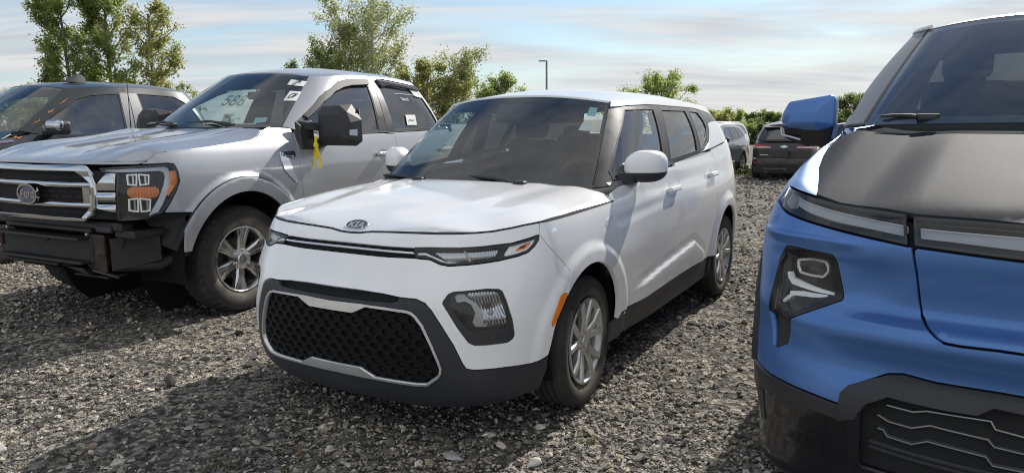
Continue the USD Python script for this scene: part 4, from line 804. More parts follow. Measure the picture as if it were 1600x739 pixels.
def build_f150(loc, yaw):
    D = {k: np.array(v) for k, v in F150_D.items()}
    C, sx, L, H0, R, G, bl, tl = pickup_surfaces()
    t = thing('pickup_truck', 'silver pickup with its front bumper missing and a big black towing mirror', 'pickup truck', loc, yaw, 'vehicles parked in the front row')
    hl = np.vstack([[(0, 1.186), (.30, 1.186), (.60, 1.185), (.84, 1.184)], D['hoodline'][1:]]); HP = L(hl[:, 0], hl[:, 1])
    H = fitH(H0, HP, [(.5, 0), (.1, 0), (-.45, 0), (.3, .35), (-.1, .4), (-.45, .5), (.75, .2), (-.5, .8)])
    truck_under(t, L, C, sx, .52, .42, (0, -3.69), 1.0, [(0, 1.12), (1.0, 1.14), (1.9, 1.22), (2.4, 1.28), (C.L, 1.28)], z_front=.80)
    put('chassis', join([box((-2.0, s * .42, .52), (5.6, .10, .16), .02) for s in (1, -1)] + [box((-1.6, 0, .62), (2.6, 1.7, .12), .03), box((.15, 0, .80), (.9, 1.1, .55), .05)]), 'dark_metal', t)
    head = rnd(Polygon(D['head']), .006); gro = np.vstack([[(-.001, 1.156)], D['grille'][1:-1], [(-.001, .789)]]); gri = np.vstack([[(-.001, 1.117)], D['grille_in'][1:-1], [(-.001, .815)]])
    go, gi = rnd(both(Polygon(gro.tolist())), .02), rnd(both(Polygon(gri.tolist())), .02)
    # ---- grille
    put('grille_frame', panel(L, go.difference(gi), .02, .05, .006, warp=lambda a, b: .012 * np.cos(np.clip((np.minimum(np.abs(b - 1.137), np.abs(b - .802))) / .03, 0, 1.5)) ), 'chrome', t)
    slots = shapely.union_all([shapely.box(x0, z0, x0 + .095, z0 + .018) for z0 in np.arange(.835, 1.10, .034) for x0 in np.arange(-.62, .62, .125) + .03 * (int(z0 / .034) % 2)])
    put('grille_mesh', panel(off(L, -.03), gi.difference(slots), .025, .03), 'grille_black', t); put('grille_backing', panel(off(L, -.075), gi.buffer(.02), .08, 0), 'dark_void', t)
    for z0 in (1.03, .893): put('grille_bar', panel(off(L, -.006), shapely.box(-.585, z0 - .016, .585, z0 + .016), .02, .03, warp=lambda a, b: .006 * np.cos((b - z0) * 90)), 'chrome', t)
    for sg in (1, -1): put('grille_bar', (lambda m: m if sg > 0 else mir(m))(panel(off(L, -.006), shapely.box(.52, .905, .575, 1.018), .02, .03)), 'chrome', t)
    ea = np.linspace(0, 2 * PI, 48, endpoint=False); ov = Polygon(np.stack([.115 * np.cos(ea), .075 * np.sin(ea)], 1)); Tm = frame3(L(np.array(0.), np.array(.958)) + [.012, 0, 0], [0, 1, 0], [1, 0, 0])
    e = put('emblem', xf(prism(ov.difference(ov.buffer(-.014)), .024), Tm), 'chrome', t); put('emblem_field', xf(prism(ov.buffer(-.014), .016), Tm), 'badge_blue', e); put('emblem_letters', xf(mv(text('Ford', .055, .003, True), 0, 0, .016), Tm), 'chrome', e)
    for i, sg in enumerate((1, -1)):
        o = (lambda m: m) if sg > 0 else mir
        ck = Polygon(D['cheek']); zs = [.845, .905, .925, .985, 1.005, 1.13]
        for z0, z1 in ((.83, .905), (.915, .985), (.995, 1.13)):
            g = ck.intersection(shapely.box(.5, z0, .9, z1)); put('grille_cheek', o(panel(off(L, -.01), g.buffer(-.002), .02, .03, warp=lambda a, b, z0=z0, z1=z1: .012 * np.cos((b - (z0 + z1) / 2) / (z1 - z0) * 2.6))), 'chrome', t)
        hp = head.buffer(-.002); h = put('headlight', o(panel(off(L, -.042), hp, .04, 0)), 'lamp_clear_grey', t)
        put('lamp_bezel', o(panel(off(L, -.002), hp.difference(hp.buffer(-.008)), .02, .042)), 'gloss_black', h)
        put('light_pipe', o(panel(off(L, -.02), LineString(D['pipe']).buffer(.020).intersection(hp.buffer(-.012)), .02, .02)), 'light_pipe', h)
        for nm in ('box1', 'box2', 'box3', 'box4'):
            g = Polygon(D[nm]); put('lamp_frame', o(panel(off(L, -.014), g.buffer(-.002).difference(g.buffer(-.011)), .014, .03)), 'white_plastic', h); put('projector', o(panel(off(L, -.034), g.buffer(-.008), .012, 0, warp=lambda a, b: .01 * np.sin(a * 150))), 'reflector' if nm in ('box1', 'box2') else 'lamp_grey', h)
        put('amber_lamp', o(panel(off(L, -.022), rnd(Polygon(D['amber1']), .015), .006, .02, warp=lambda a, b: .012 * np.cos((b - .98) * 32) + .0022 * np.sin(a * 330))), 'amber_deep', h)
        put('amber_marker', o(panel(off(L, -.012), rnd(Polygon(D['amber2']), .004), .02, .02)), 'amber', h)
        put('lens', o(panel(L, hp.buffer(-.004), .04, .01)), 'lamp_lens', h)
        # ---- sides
        fl = Polygon(np.vstack([circ(sx, .0, .42, .605, 0, 180, 40), circ(sx, 0, .42, .505, 180, 0, 40)])).buffer(0)
        fen = Polygon(np.vstack([D['hoodline'], [(2.16, 1.395), (2.385, 1.38)], D['door1'], [(2.371, .60), (2.27, .52)], [(1.3, .80)], D['fend_low'][1::-1], [(1.0735, .825)], D['head'][9:4:-1], [(1.19, 1.14), (1.155, 1.163)], [(.95, 1.165), (.97, 1.178)]]).tolist()).buffer(0).difference(Polygon(circ(sx, 0, .42, .515))).difference(head.buffer(.003)).buffer(-.004)
        fen = max(polys(fen), key=lambda g: g.area); put('fender', o(panel(L, fen, .028, .02)), 'silver_paint', t)
        af = put('wheel_arch_flare', o(panel(L, fl.intersection(shapely.box(1.19, .55, 2.5, 1.3)), .025, .02, .008)), 'silver_paint', t); put('flare_seal', o(strip(L, circ(sx, 0, .42, .611, 20, 165, 40), .010, .004, .006)), 'rubber_seal', af)  # black strip round the flare paints in its shaded gap
        fr = Polygon(np.vstack([circ(sx, -3.69, .42, .605, 0, 180, 40), circ(sx, -3.69, .42, .505, 180, 0, 40)])).buffer(0); put('wheel_arch_flare', o(panel(L, fr, .04, .02, .006)), 'silver_paint', t)
        vt = put('fender_vent', o(panel(L, rnd(Polygon(D['vent']), .006), .012, .01, .010)), 'chrome', t); put('vent_plate', o(panel(L, rnd(Polygon(D['plate']).buffer(-.006), .004), .02, .006, .013)), 'gloss_black', vt)
        pc = D['plate'].mean(0); tx = mv(text('F-150', .026, .002, True), 0, 0, 0); P = L(*pc); n = L.n(*pc); xx = (L(pc[0] + .01, pc[1]) - L(pc[0] - .01, pc[1])); k = np.diag([1.35 * sg, 1, 1, 1]) if sg < 0 else np.diag([1.35, 1, 1, 1])
        tm = xf(tx, frame3(P + n * .0135, xx, n)); tm = xf(tx, frame3(P + n * .0135, xx, n) @ np.diag([1.35, 1, 1, 1])); put('badge_letters', tm if sg > 0 else xf(tx, (lambda q: frame3(q[0] * [1, -1, 1], -(q[1] * [1, -1, 1]), q[2] * [1, -1, 1]))((P + n * .0135, xx, n)) @ np.diag([1.35, 1, 1, 1])), 'chrome', vt)
        bt = lambda ss: np.array([(sx(bl(s)[0]), bl(s)[2] - .010) for s in ss])
        b1, b2 = bt(np.linspace(1.02, 1.99, 8)), bt(np.linspace(2.03, 3.22, 8))
        d1 = Polygon(np.vstack([[(2.385, 1.345)], D['door1'], [(2.371, .60), (2.40, .53), (3.68, .53), (3.685, .8)], D['door2'][::-1], b1[::-1]]).tolist()).buffer(0).buffer(-.003); put('front_door', o(panel(L, max(polys(d1), key=lambda g: g.area), .03, .02)), 'silver_paint', t)
        d2 = Polygon(np.vstack([D['door2'], [(3.685, .8), (3.68, .53), (4.45, .53), (4.60, .75), (4.72, .95), (4.72, 1.30)], b2[::-1]]).tolist()).buffer(0).buffer(-.003); put('rear_door', o(panel(L, max(polys(d2), key=lambda g: g.area), .03, .02)), 'silver_paint', t)
        xs = sx(-3.07)
        bed = Polygon([(4.45, .53), (4.60, .75), (4.72, .95), (4.72, 1.30), (float(xs), 1.31), (float(xs) + .01, 1.38), (C.L, 1.38), (C.L, .56)]).difference(Polygon(circ(sx, -3.69, .42, .515))).buffer(-.003); put('bed_side', o(panel(L, max(polys(bed), key=lambda g: g.area), .05, .02)), 'silver_paint', t)
        for hs in (3.46, 4.55):
            hz_ = 1.118; P = L(np.array(hs), np.array(hz_)); n = L.n(np.array(hs), np.array(hz_)); xx = L(np.array(hs + .01), np.array(hz_)) - L(np.array(hs - .01), np.array(hz_)); Tm = frame3(P, -xx, n)
            hd = put('door_handle', o(join([xf(rbox((0, 0, .036), (.23, .036, .026), .012), Tm), xf(rbox((.10, 0, .016), (.04, .032, .04), .01), Tm), xf(rbox((-.095, 0, .016), (.03, .03, .04), .01), Tm)])), 'chrome', t)
            cup = affinity.scale(Point(hs, hz_).buffer(.075, quad_segs=10), 1.0, .62); put('handle_cup', o(panel(L, cup, .014, 0, .002)), 'grey_paint', hd)
        put('rocker', o(panel(L, Polygon([(2.30, .53), (4.45, .53), (4.43, .42), (2.32, .42)]), .05, .02, -.01)), 'matte_black', t)
        # ---- tow mirror
        mb = hullr([(-.72, 1.165, 1.25), (-.72, 1.165, 1.51), (-.72, 1.21, 1.555), (-.72, 1.40, 1.56), (-.72, 1.47, 1.51), (-.72, 1.51, 1.42), (-.72, 1.505, 1.27), (-.72, 1.46, 1.235), (-.72, 1.20, 1.235), (-.86, 1.155, 1.24), (-.86, 1.155, 1.54), (-.86, 1.42, 1.575), (-.86, 1.525, 1.44), (-.86, 1.525, 1.26), (-.86, 1.47, 1.225), (-.675, 1.24, 1.30), (-.675, 1.42, 1.31), (-.675, 1.40, 1.49), (-.675, 1.24, 1.49)], .02)
        mr = put('tow_mirror', o(mv(mb, -.15, -.17, 0)), 'matte_black', t)
        put('mirror_arm', o(join([hullr([(-.70, .92, 1.44), (-.70, .92, 1.37), (-.80, .92, 1.44), (-.80, .92, 1.37), (-.88, 1.02, 1.40), (-.88, 1.02, 1.35), (-.97, 1.02, 1.40), (-.97, 1.02, 1.35)], .01), hullr([(-.72, .95, 1.28), (-.72, .95, 1.19), (-.82, .95, 1.28), (-.82, .95, 1.19), (-.88, 1.02, 1.285), (-.88, 1.02, 1.235), (-.97, 1.02, 1.285), (-.97, 1.02, 1.235)], .01), hullr([(-.67, .915, 1.43), (-.66, .955, 1.20), (-.86, .925, 1.44), (-.86, .965, 1.18), (-.69, .94, 1.40), (-.68, .985, 1.21), (-.84, .945, 1.41), (-.84, .985, 1.20)], .01)])), 'matte_black', mr)
        put('mirror_lamp', o(hull([(-.712, 1.355, 1.36), (-.712, 1.51, 1.36), (-.712, 1.355, 1.315), (-.712, 1.515, 1.315), (-.78, 1.53, 1.365), (-.78, 1.53, 1.31), (-.72, 1.35, 1.34)])) if False else o(mv(hull([(-.712, 1.355, 1.36), (-.712, 1.51, 1.36), (-.712, 1.355, 1.315), (-.712, 1.515, 1.315), (-.78, 1.53, 1.365), (-.78, 1.53, 1.31), (-.72, 1.35, 1.34)]), -.15, -.17, 0)), 'light_pipe', mr)
        put('mirror_glass', o(box((-1.012, 1.17, 1.40), (.004, .30, .26))), 'chrome', mr)
        for wx, st in ((0, -1.9), (-3.69, 0)):
            wheel(t, (wx, sg * .862, .405), .405, .243, .275, .108, 'wheel_chrome', six_spokes(.243, .108), 'truck_tyre', flip=sg < 0, steer=st, tread=4, lug=3, block=.010, k=108)
    # ---- upper body
    gl = [rnd(Polygon([(.955, .13), (1.065, .62), (1.24, .85), (1.455, .90), (1.95, .92), (1.965, .60), (1.985, .03), (1.30, .03), (1.12, .055)]), .01), rnd(Polygon([(2.20, .92), (2.29, .93), (3.02, .88), (3.05, .80), (3.05, .10), (3.03, .03), (2.235, .03)]), .012)]
    w = cab_parts(t, G, R, bl, tl, 'silver_paint', 'clear_glass', 'tinted_glass', gl)
    for i, (k, nm) in enumerate((('vis1', 'window_visor'), ('vis2', 'window_visor'))):
        v = Polygon([(.935, .22), (1.055, .665), (1.238, .862), (1.455, .908), (1.962, .925), (1.960, .825), (1.558, .800), (1.378, .765), (1.22, .69), (1.088, .51), (.985, .19)]) if i == 0 else Polygon([(2.20, .94), (2.30, .945), (3.05, .89), (3.06, .80), (2.42, .83), (2.25, .80)])
        for sg in (1, -1): put(nm, (lambda m: m if sg > 0 else mir(m))(panel(G, rnd(v, .01), .03, .02, .012, warp=lambda a, b: .012 + 0 * a)), 'visor_smoke' if i else 'rubber_seal', t)
    for sg in (1, -1):
        bp = Polygon([(1.985, .0), (1.962, .93), (2.075, .93), (2.105, 0)]); bq = Polygon([(2.11, 0), (2.08, .93), (2.205, .935), (2.24, 0)])
        for q in (bp, bq): put('door_pillar', (lambda m: m if sg > 0 else mir(m))(panel(G, q.buffer(-.002), .04, .008, .003)), 'pillar_black', t)
        put('belt_trim', (lambda m: m if sg > 0 else mir(m))(strip(G, [(1.05, .012), (1.98, .014), (2.6, .012), (3.12, .012)], .026, .002, .004)), 'rubber_seal', t)
    Q = lambda k: Polygon(D[k])
    put('number_sheet', panel(off(G, -.008), Q('s588'), .05, 0), 'sheet_paper', w)
    sc = D['s588']; c0 = (sc[2] * .62 + sc[3] * .62 + (sc[0] + sc[1]) * .38) / 2
    put('sheet_number', text_on(off(G, -.008), c0[0], c0[1], '588', .15, .0015, sx=.66, slant=-.1), 'pencil_grey', w)
    for k in ('pap1', 'pap2'): put('taped_paper', panel(off(G, .004), Q(k), .05, .001), 'paper', w)
    for k, sx_ in (('pap1', .3), ('pap2', 1.0)):
        c1 = D[k].mean(0); pts = [(c1[0] + .035 * math.cos(a * 1.7 + sx_), c1[1] + .05 * math.sin(a * 2.3 + sx_)) for a in np.linspace(0, 4, 18)]; put('pen_marks', strip(off(G, .006), pts, .007, .001, .001), 'ink', w)
    put('inspection_sticker', panel(off(G, -.007), Q('tag'), .03, 0), 'paper_blue', w); put('permit_paper', panel(off(G, -.012), Q('tag2'), .04, 0), 'paper', w)
    for k, nm in (('pap3', 'taped_paper'), ('pap4', 'taped_paper')):
        g = Q(k); 
        if k == 'pap3': g = Polygon([(2.86, .86), (3.0, .84), (3.02, .66), (2.89, .68)])
        put(nm, panel(off(G, .004), g, .05, .001), 'paper', t)
    put('pen_marks', strip(off(G, .007), [(2.54, .17), (2.57, .20), (2.60, .18), (2.64, .19)], .010, .001, .001), 'ink', t)
    put('window_scrawl', join([text_on(G, 2.66, .60, 'Seod', .035, .0), strip(off(G, .001), [(2.52, .70), (2.88, .70)], .006, .001, .002)]), 'marker_white', t)
    # ---- bonnet, cowl, wipers
    ed = HP[:, :2]; rear = np.array([(-.46, .885), (-.56, .84), (-.60, .775), (-.525, .60), (-.44, .36), (-.405, .15), (-.40, 0)])
    hood = Polygon(np.vstack([ed, rear, (rear * [1, -1])[::-1], (ed * [1, -1])[::-1]]).tolist()).buffer(0).buffer(-.006); put('bonnet', panel(H, hood, .03, .02), 'silver_paint', t)
    put('bonnet_front', panel(off(L, .002), both(Polygon([(-.001, 1.183), (.93, 1.180), (.985, 1.178), (.93, 1.168), (.60, 1.170), (-.001, 1.172)])), .02, .02), 'silver_paint', t)
    put('cowl', panel(off(H, -.03), Polygon([(-.35, -.84), (-.35, .84), (-.66, .80), (-.66, -.80)]), .06, 0), 'matte_black', t)
    for y0, y1 in ((.42, -.22), (-.28, -.74)):
        p0, p1 = np.array([-.44, y0, 1.415]), np.array([-.54 if y1 > -.5 else -.64, y1, 1.432]); wp = put('wiper', join([tube([p0, p0 * .55 + p1 * .45 + [0, 0, .02], p1], [.014, .010, .006], 8), rbox(p0, (.06, .09, .035), .015)]), 'matte_black', t); put('wiper_blade', tube([p0 * .85 + p1 * .15 + [-.03, 0, .012], p0 * .4 + p1 * .6 + [-.03, 0, .014], p1 + [-.02, 0, .0]], .009, 6), 'rubber_seal', wp)
    an = put('whip_antenna', tube([(-.48, -.885, 1.33), (-.485, -.89, 1.6), (-.49, -.895, 1.92)], [.006, .0035, .0025], 6), 'rubber_seal', t)
    # ---- what shows where the bumper is gone
    bm = put('crash_beam', join([rbox((.84, 0, .575), (.10, 1.02, .20), .03), box((.90, 0, .665), (.14, .98, .02), .006), box((.895, 0, .50), (.13, .98, .02), .006)]), 'dark_metal', t)
    for sg in (1, -1):
        put('frame_horn', join([box((.70, sg * .50, .56), (.30, .17, .22), .02), box((.86, sg * .52, .56), (.02, .20, .26), .008), box((.88, sg * .60, .60), (.03, .09, .09), .01)]), 'rusty_metal', t)
        put('bumper_bracket', join([hull([(.84, sg * .64, .66), (.84, sg * .64, .44), (.62, sg * .86, .70), (.62, sg * .86, .50), (.80, sg * .62, .66), (.58, sg * .84, .5)]), box((.72, sg * .80, .70), (.24, .20, .05), .01), box((.80, sg * .76, .745), (.10, .05, .06), .01), tube([(.80, sg * .62, .47), (.60, sg * .80, .46), (.38, sg * .84, .52)], .045, 8)]), 'dark_metal', t)
        put('splash_shield', hull([(.62, sg * .70, .80), (.48, sg * .96, .80), (.46, sg * .93, .50), (.60, sg * .84, .60), (.60, sg * .68, .79), (.46, sg * .94, .79)]), 'matte_black', t)
        put('bolt', mv(rot(lathe([(0, .008), (.010, .007), (.012, 0), (.012, -.01)], 6), [0, 0, 1], -90), .885, sg * .47, .69), 'satin_silver', t)
    put('front_support', join([box((.80, 0, .745), (.10, 1.5, .06), .015), box((.86, 0, .715), (.04, 1.0, .03), .008), box((.84, .62, .73), (.06, .16, .05), .01), box((.70, 0, .83), (.10, 1.3, .16), .02)]), 'matte_black', t)
    put('tow_plate', join([box((.86, -.12, .47), (.16, .62, .02), .005), hull([(.93, .28, .46), (.93, .52, .42), (.80, .28, .45), (.80, .52, .41), (.93, .46, .465), (.80, .3, .47)]), box((.80, .46, .40), (.16, .36, .016), .004)]), 'dark_metal', t)
    put('skid_plate', hull([(.80, .5, .42), (.80, -.5, .42), (.20, .5, .36), (.20, -.5, .36), (.20, .5, .40), (.20, -.5, .40), (.78, .5, .45), (.78, -.5, .45)]), 'matte_black', t)
    put('radiator', box((.62, 0, .85), (.04, 1.1, .55), .01), 'dark_metal', t)
    rc = random.Random(8)
    for k in range(14):
        y = rc.uniform(-.85, .88); z = rc.uniform(.50, .80); x = .78 + rc.uniform(-.12, .10) - .35 * max(abs(y) - .55, 0); put('broken_bracket', rot(rot(box((x, y, z), (rc.uniform(.03, .10), rc.uniform(.04, .16), rc.uniform(.02, .07)), .006), [1, 0, 0], rc.uniform(-35, 35), (x, y, z)), [0, 0, 1], rc.uniform(-30, 30), (x, y, z)), rc.choice(['dark_metal', 'matte_black', 'rusty_metal', 'dark_metal']), t)
    for k in range(6):
        y = rc.uniform(-.7, .8); p = [np.array([.80 - .3 * max(abs(y) - .5, 0), y + .25 * u + .02 * math.sin(9 * u + k), .74 - .16 * math.sin(PI * u) * rc.uniform(.6, 1.3) + rc.uniform(-.01, .01)]) for u in np.linspace(0, 1, 9)]; put('hanging_wire', tube(p, .006, 5), 'rubber_seal', t)
    put('torn_plastic', hull([(.90, .50, .44), (.86, .74, .40), (.78, .60, .41), (.90, .52, .452), (.86, .73, .408)]), 'lamp_housing', t)
    put('tailgate', box((-4.93, 0, 1.08), (.05, 1.5, .55), .02), 'silver_paint', t); put('bed_floor', box((-4.0, 0, .85), (1.8, 1.6, .04)), 'matte_black', t); put('bed_front', box((-3.12, 0, 1.10), (.05, 1.7, .5), .01), 'silver_paint', t)
    return t
MAT['sheet_paper'] = usdkit.material(stage, '/World/Looks/sheet_paper', {'t': ('transparent_bsdf', {'color': (.9, .95, .92)}), 'd': ('diffuse_bsdf', {'color': (.55, .62, .58)}), 'm': ('mix_closure', {'fac': .45})}, [('t.BSDF', 'm.closure1'), ('d.BSDF', 'm.closure2')], surface='m.closure')
tyre_mat('truck_tyre', .246, .405, .75)
build_f150((-2.908, 5.928, -.03), rad(-117.4))

EV_D = {'hoodfront':[(0.895,1.128),(0.767,1.116),(0.627,1.112),(0.518,1.104),(0.483,1.101),(0.381,1.1),(0.269,1.098),(0.191,1.096)],
'hoodfrontH':[(0.694,0.796),(0.764,0.706),(0.817,0.594),(0.883,0.497),(0.895,0.467),(0.905,0.372),(0.941,0.267),(0.968,0.193)],
'fendline':[(0.893,1.128),(0.934,1.163),(1.032,1.227),(1.077,1.263),(1.107,1.295),(2.816,1.268),(2.77,1.339)],
'fendlineH':[(0.694,0.795),(0.541,0.819),(0.124,0.889),(-0.108,0.916),(-0.302,0.924),(-0.502,0.918),(-0.7,0.891),(-0.7,0.863)],
'hoodrearH':[(-0.906,0.791),(-0.559,0.684),(-0.451,0.609),(-0.355,0.434),(-0.332,0.29),(-0.341,0.153)],
'lamp_top':[(1.14,1.095),(1.195,1.115),(1.188,1.138),(1.145,1.147),(1.003,1.138),(0.892,1.126),(0.766,1.114),(0.625,1.109),(0.511,1.102)],
'lamp_bot':[(1.064,1.079),(0.983,1.064),(0.87,1.05),(0.725,1.034),(0.588,1.018),(0.49,1.006)],
'bar_top':[(0.49,1.099),(0.381,1.097),(0.269,1.096),(0.191,1.094)],
'bar_bot':[(0.473,1.007),(0.387,1.002),(0.278,0.996),(0.183,0.99)],
'pipe_top':[(1.004,1.124),(0.915,1.109),(0.784,1.093),(0.623,1.079),(0.504,1.066)],
'pipe_bot':[(0.975,1.097),(0.888,1.08),(0.764,1.064),(0.615,1.048),(0.499,1.033)],
'pipe2_top':[(0.464,1.063),(0.368,1.06),(0.267,1.057),(0.188,1.055)],
'pipe2_bot':[(0.458,1.032),(0.365,1.029),(0.248,1.023),(0.185,1.019)],
'panel':[(0.478,1.003),(0.471,0.976),(0.462,0.924),(0.45,0.828),(0.441,0.784),(0.423,0.766),(0.39,0.744),(0.361,0.726),(0.32,0.724),(0.223,0.727),(0.162,0.726)],
'head':[(0.929,0.949),(0.902,0.956),(0.728,0.949),(0.721,0.93),(0.694,0.809),(0.696,0.796),(0.846,0.713),(0.866,0.701),(0.89,0.601),(0.947,0.568),(0.975,0.571),(1.009,0.687),(1.006,0.778),(0.973,0.901)],
'head_lens':[(0.935,0.922),(0.887,0.923),(0.741,0.928),(0.723,0.809),(0.859,0.72),(0.971,0.708),(0.979,0.784),(0.966,0.88)],
'head_proj':[(0.892,0.909),(0.819,0.92),(0.769,0.917),(0.758,0.905),(0.754,0.882),(0.776,0.857),(0.829,0.856),(0.876,0.859),(0.891,0.881)],
'head_tick1':[(0.937,0.853),(0.926,0.857),(0.91,0.837),(0.813,0.823),(0.725,0.814),(0.727,0.807),(0.811,0.809),(0.908,0.816),(0.93,0.833)],
'head_tick2':[(0.912,0.791),(0.848,0.802),(0.726,0.806),(0.787,0.791),(0.887,0.781),(0.925,0.747),(0.941,0.746),(0.932,0.76),(0.907,0.781)],
'head_low':[(0.962,0.693),(0.873,0.704),(0.891,0.604),(0.948,0.572),(0.971,0.574)],
'blue_low':[(1.032,0.472),(0.905,0.463),(0.76,0.46),(0.654,0.454),(0.652,0.497),(0.635,0.519),(0.519,0.585),(0.472,0.595),(0.381,0.587),(0.216,0.589),(0.149,0.588)],
'band_low':[(1.079,0.399),(0.825,0.415),(0.635,0.405)],
'grille':[(0.587,0.445),(0.568,0.478),(0.506,0.514),(0.472,0.512),(0.342,0.51),(0.26,0.513),(0.22,0.539),(0.145,0.535)],
'grille_l':[(0.587,0.448),(0.579,0.342),(0.573,0.227)],
'bars1':[(0.535,0.446),(0.501,0.432),(0.433,0.429),(0.383,0.451),(0.227,0.444),(0.21,0.424),(0.136,0.42)],
'bars2':[(0.532,0.399),(0.517,0.398),(0.502,0.378),(0.429,0.372),(0.387,0.395),(0.228,0.386),(0.209,0.361)],
'bars0':[(0.511,0.486),(0.433,0.483),(0.395,0.495),(0.224,0.503),(0.211,0.48),(0.141,0.473)],
'bars3':[(0.559,0.341),(0.41,0.333),(0.274,0.329)],
'vent_b':[(0.619,0.443),(0.585,0.426),(0.581,0.246),(0.616,0.233)],
'ridge':[(1.016,0.503),(0.732,0.977),(0.584,0.967)],
'ws':[(0.801,0.025),(1.155,1.083),(0.202,1.013),(0.158,0.067),(0.454,0.059)],
'pil':[(0.904,0.05),(0.978,0.588),(1.464,1.001),(1.515,1.158)],
'wsline':[(0.673,0.034),(0.558,0.044),(0.454,0.059),(0.3,0.062),(0.158,0.067)]}

# ================================================================ blue electric pickup, close on the right
def ev_surfaces():
    C = Loop([(.985, 0), (.98, .28), (.962, .46), (.925, .62), (.86, .77), (.765, .895), (.62, .985), (.42, 1.03), (.15, 1.048), (-.4, 1.05), (-3.0, 1.05), (-4.4, 1.04), (-4.85, .98), (-4.92, .5), (-4.92, 0)])
    sx = C.at_x
    mid = [(.08, .05), (.15, .035), (.22, .025), (.32, .012), (.42, .004), (.50, .012), (.575, .042), (.60, .043), (.66, .020), (.705, .0), (.733, .004), (.785, .080), (.80, .084), (.90, .066), (.985, .048), (1.04, .056), (1.09, .075), (1.13, .12), (1.2, .23)]
    lamp = [(.08, .04), (.15, .03), (.22, .03), (.32, .012), (.45, .0), (.52, .008), (.60, .020), (.65, .015), (.695, .002), (.73, .008), (.77, .024), (.83, .038), (.91, .038), (.96, .022), (1.0, .028), (1.04, .050), (1.08, .075), (1.13, .115), (1.2, .20)]
    corner = [(.08, .03), (.15, .02), (.22, .02), (.32, .008), (.45, .0), (.55, .004), (.63, .010), (.72, .0), (.80, .008), (.90, .010), (.98, .012), (1.04, .03), (1.10, .06), (1.15, .095), (1.22, .15)]
    fend = [(.08, .05), (.15, .04), (.22, .03), (.34, .012), (.50, .002), (.70, 0), (.88, .0), (1.0, .022), (1.08, .046), (1.15, .08), (1.22, .125), (1.30, .20)]
    side = [(.15, .09), (.22, .07), (.36, .03), (.55, .006), (.78, 0), (.95, .002), (1.06, .012), (1.15, .03), (1.24, .055), (1.34, .09)]
    def feats(x, y, z, a):
        r = np.hypot(x, z - .43); return .012 * sst(r, .53, .50) * sst(y, .6, .85)
    L = body_surf(C, [(0, mid), (.52, mid), (.80, lamp), (1.08, corner), (sx(.3), fend), (sx(-.5), fend), (sx(-1.2), side), (C.L, side)], (.06, 1.40), [feats])
    hz = tab((.90, 1.105), (.84, 1.135), (.70, 1.170), (.4, 1.225), (0, 1.285), (-.5, 1.355), (-.7, 1.38))
    def hood(x, y):
        ay = np.abs(y); z = hz(x) - .012 * (ay / .7) ** 2 - .05 * sst(ay, .78, 1.0)
        return z - .030 * sst(ay, .46 - .06 * (.9 - x), .66 - .06 * (.9 - x)) * sst(x, -.7, .3)
    H = hf(hood)
    ez = tab((-1.2, 1.855), (-1.5, 1.875), (-2.0, 1.90), (-2.6, 1.89), (-3.1, 1.84)); yw = tab((-1.2, .59), (-1.5, .66), (-2, .70), (-2.6, .70), (-3.1, .65))
    roof = lambda x, y: ez(x) + tab((-1.2, .05), (-1.5, .075), (-2.5, .085), (-3.1, .06))(x) * (1 - (np.abs(y) / yw(x)) ** 2.5)
    B = [(-.36, 0, 1.39), (-.39, .36, 1.388), (-.47, .64, 1.382), (-.565, .80, 1.376), (-.75, .91, 1.36), (-1.2, .94, 1.345), (-1.8, .95, 1.345), (-2.5, .945, 1.355), (-3.02, .91, 1.37), (-3.15, .62, 1.37), (-3.16, .3, 1.37), (-3.16, 0, 1.37)]
    T = [(-1.25, 0), (-1.265, .28), (-1.31, .48), (-1.375, .60), (-1.50, .655), (-1.72, .69), (-2.0, .70), (-2.45, .70), (-2.88, .675), (-3.03, .47), (-3.05, .22), (-3.06, 0)]
    T = [(x, y, float(roof(x, y))) for x, y in T]
    bl = Loop(B); tl = Loop(T, bl.s); G = loft_surf(bl, tl, tab((0, .03), (.7, .02), (.85, .012), (1.1, .03), (5, .03)))
    return C, sx, L, H, hf(roof), G, bl, tl

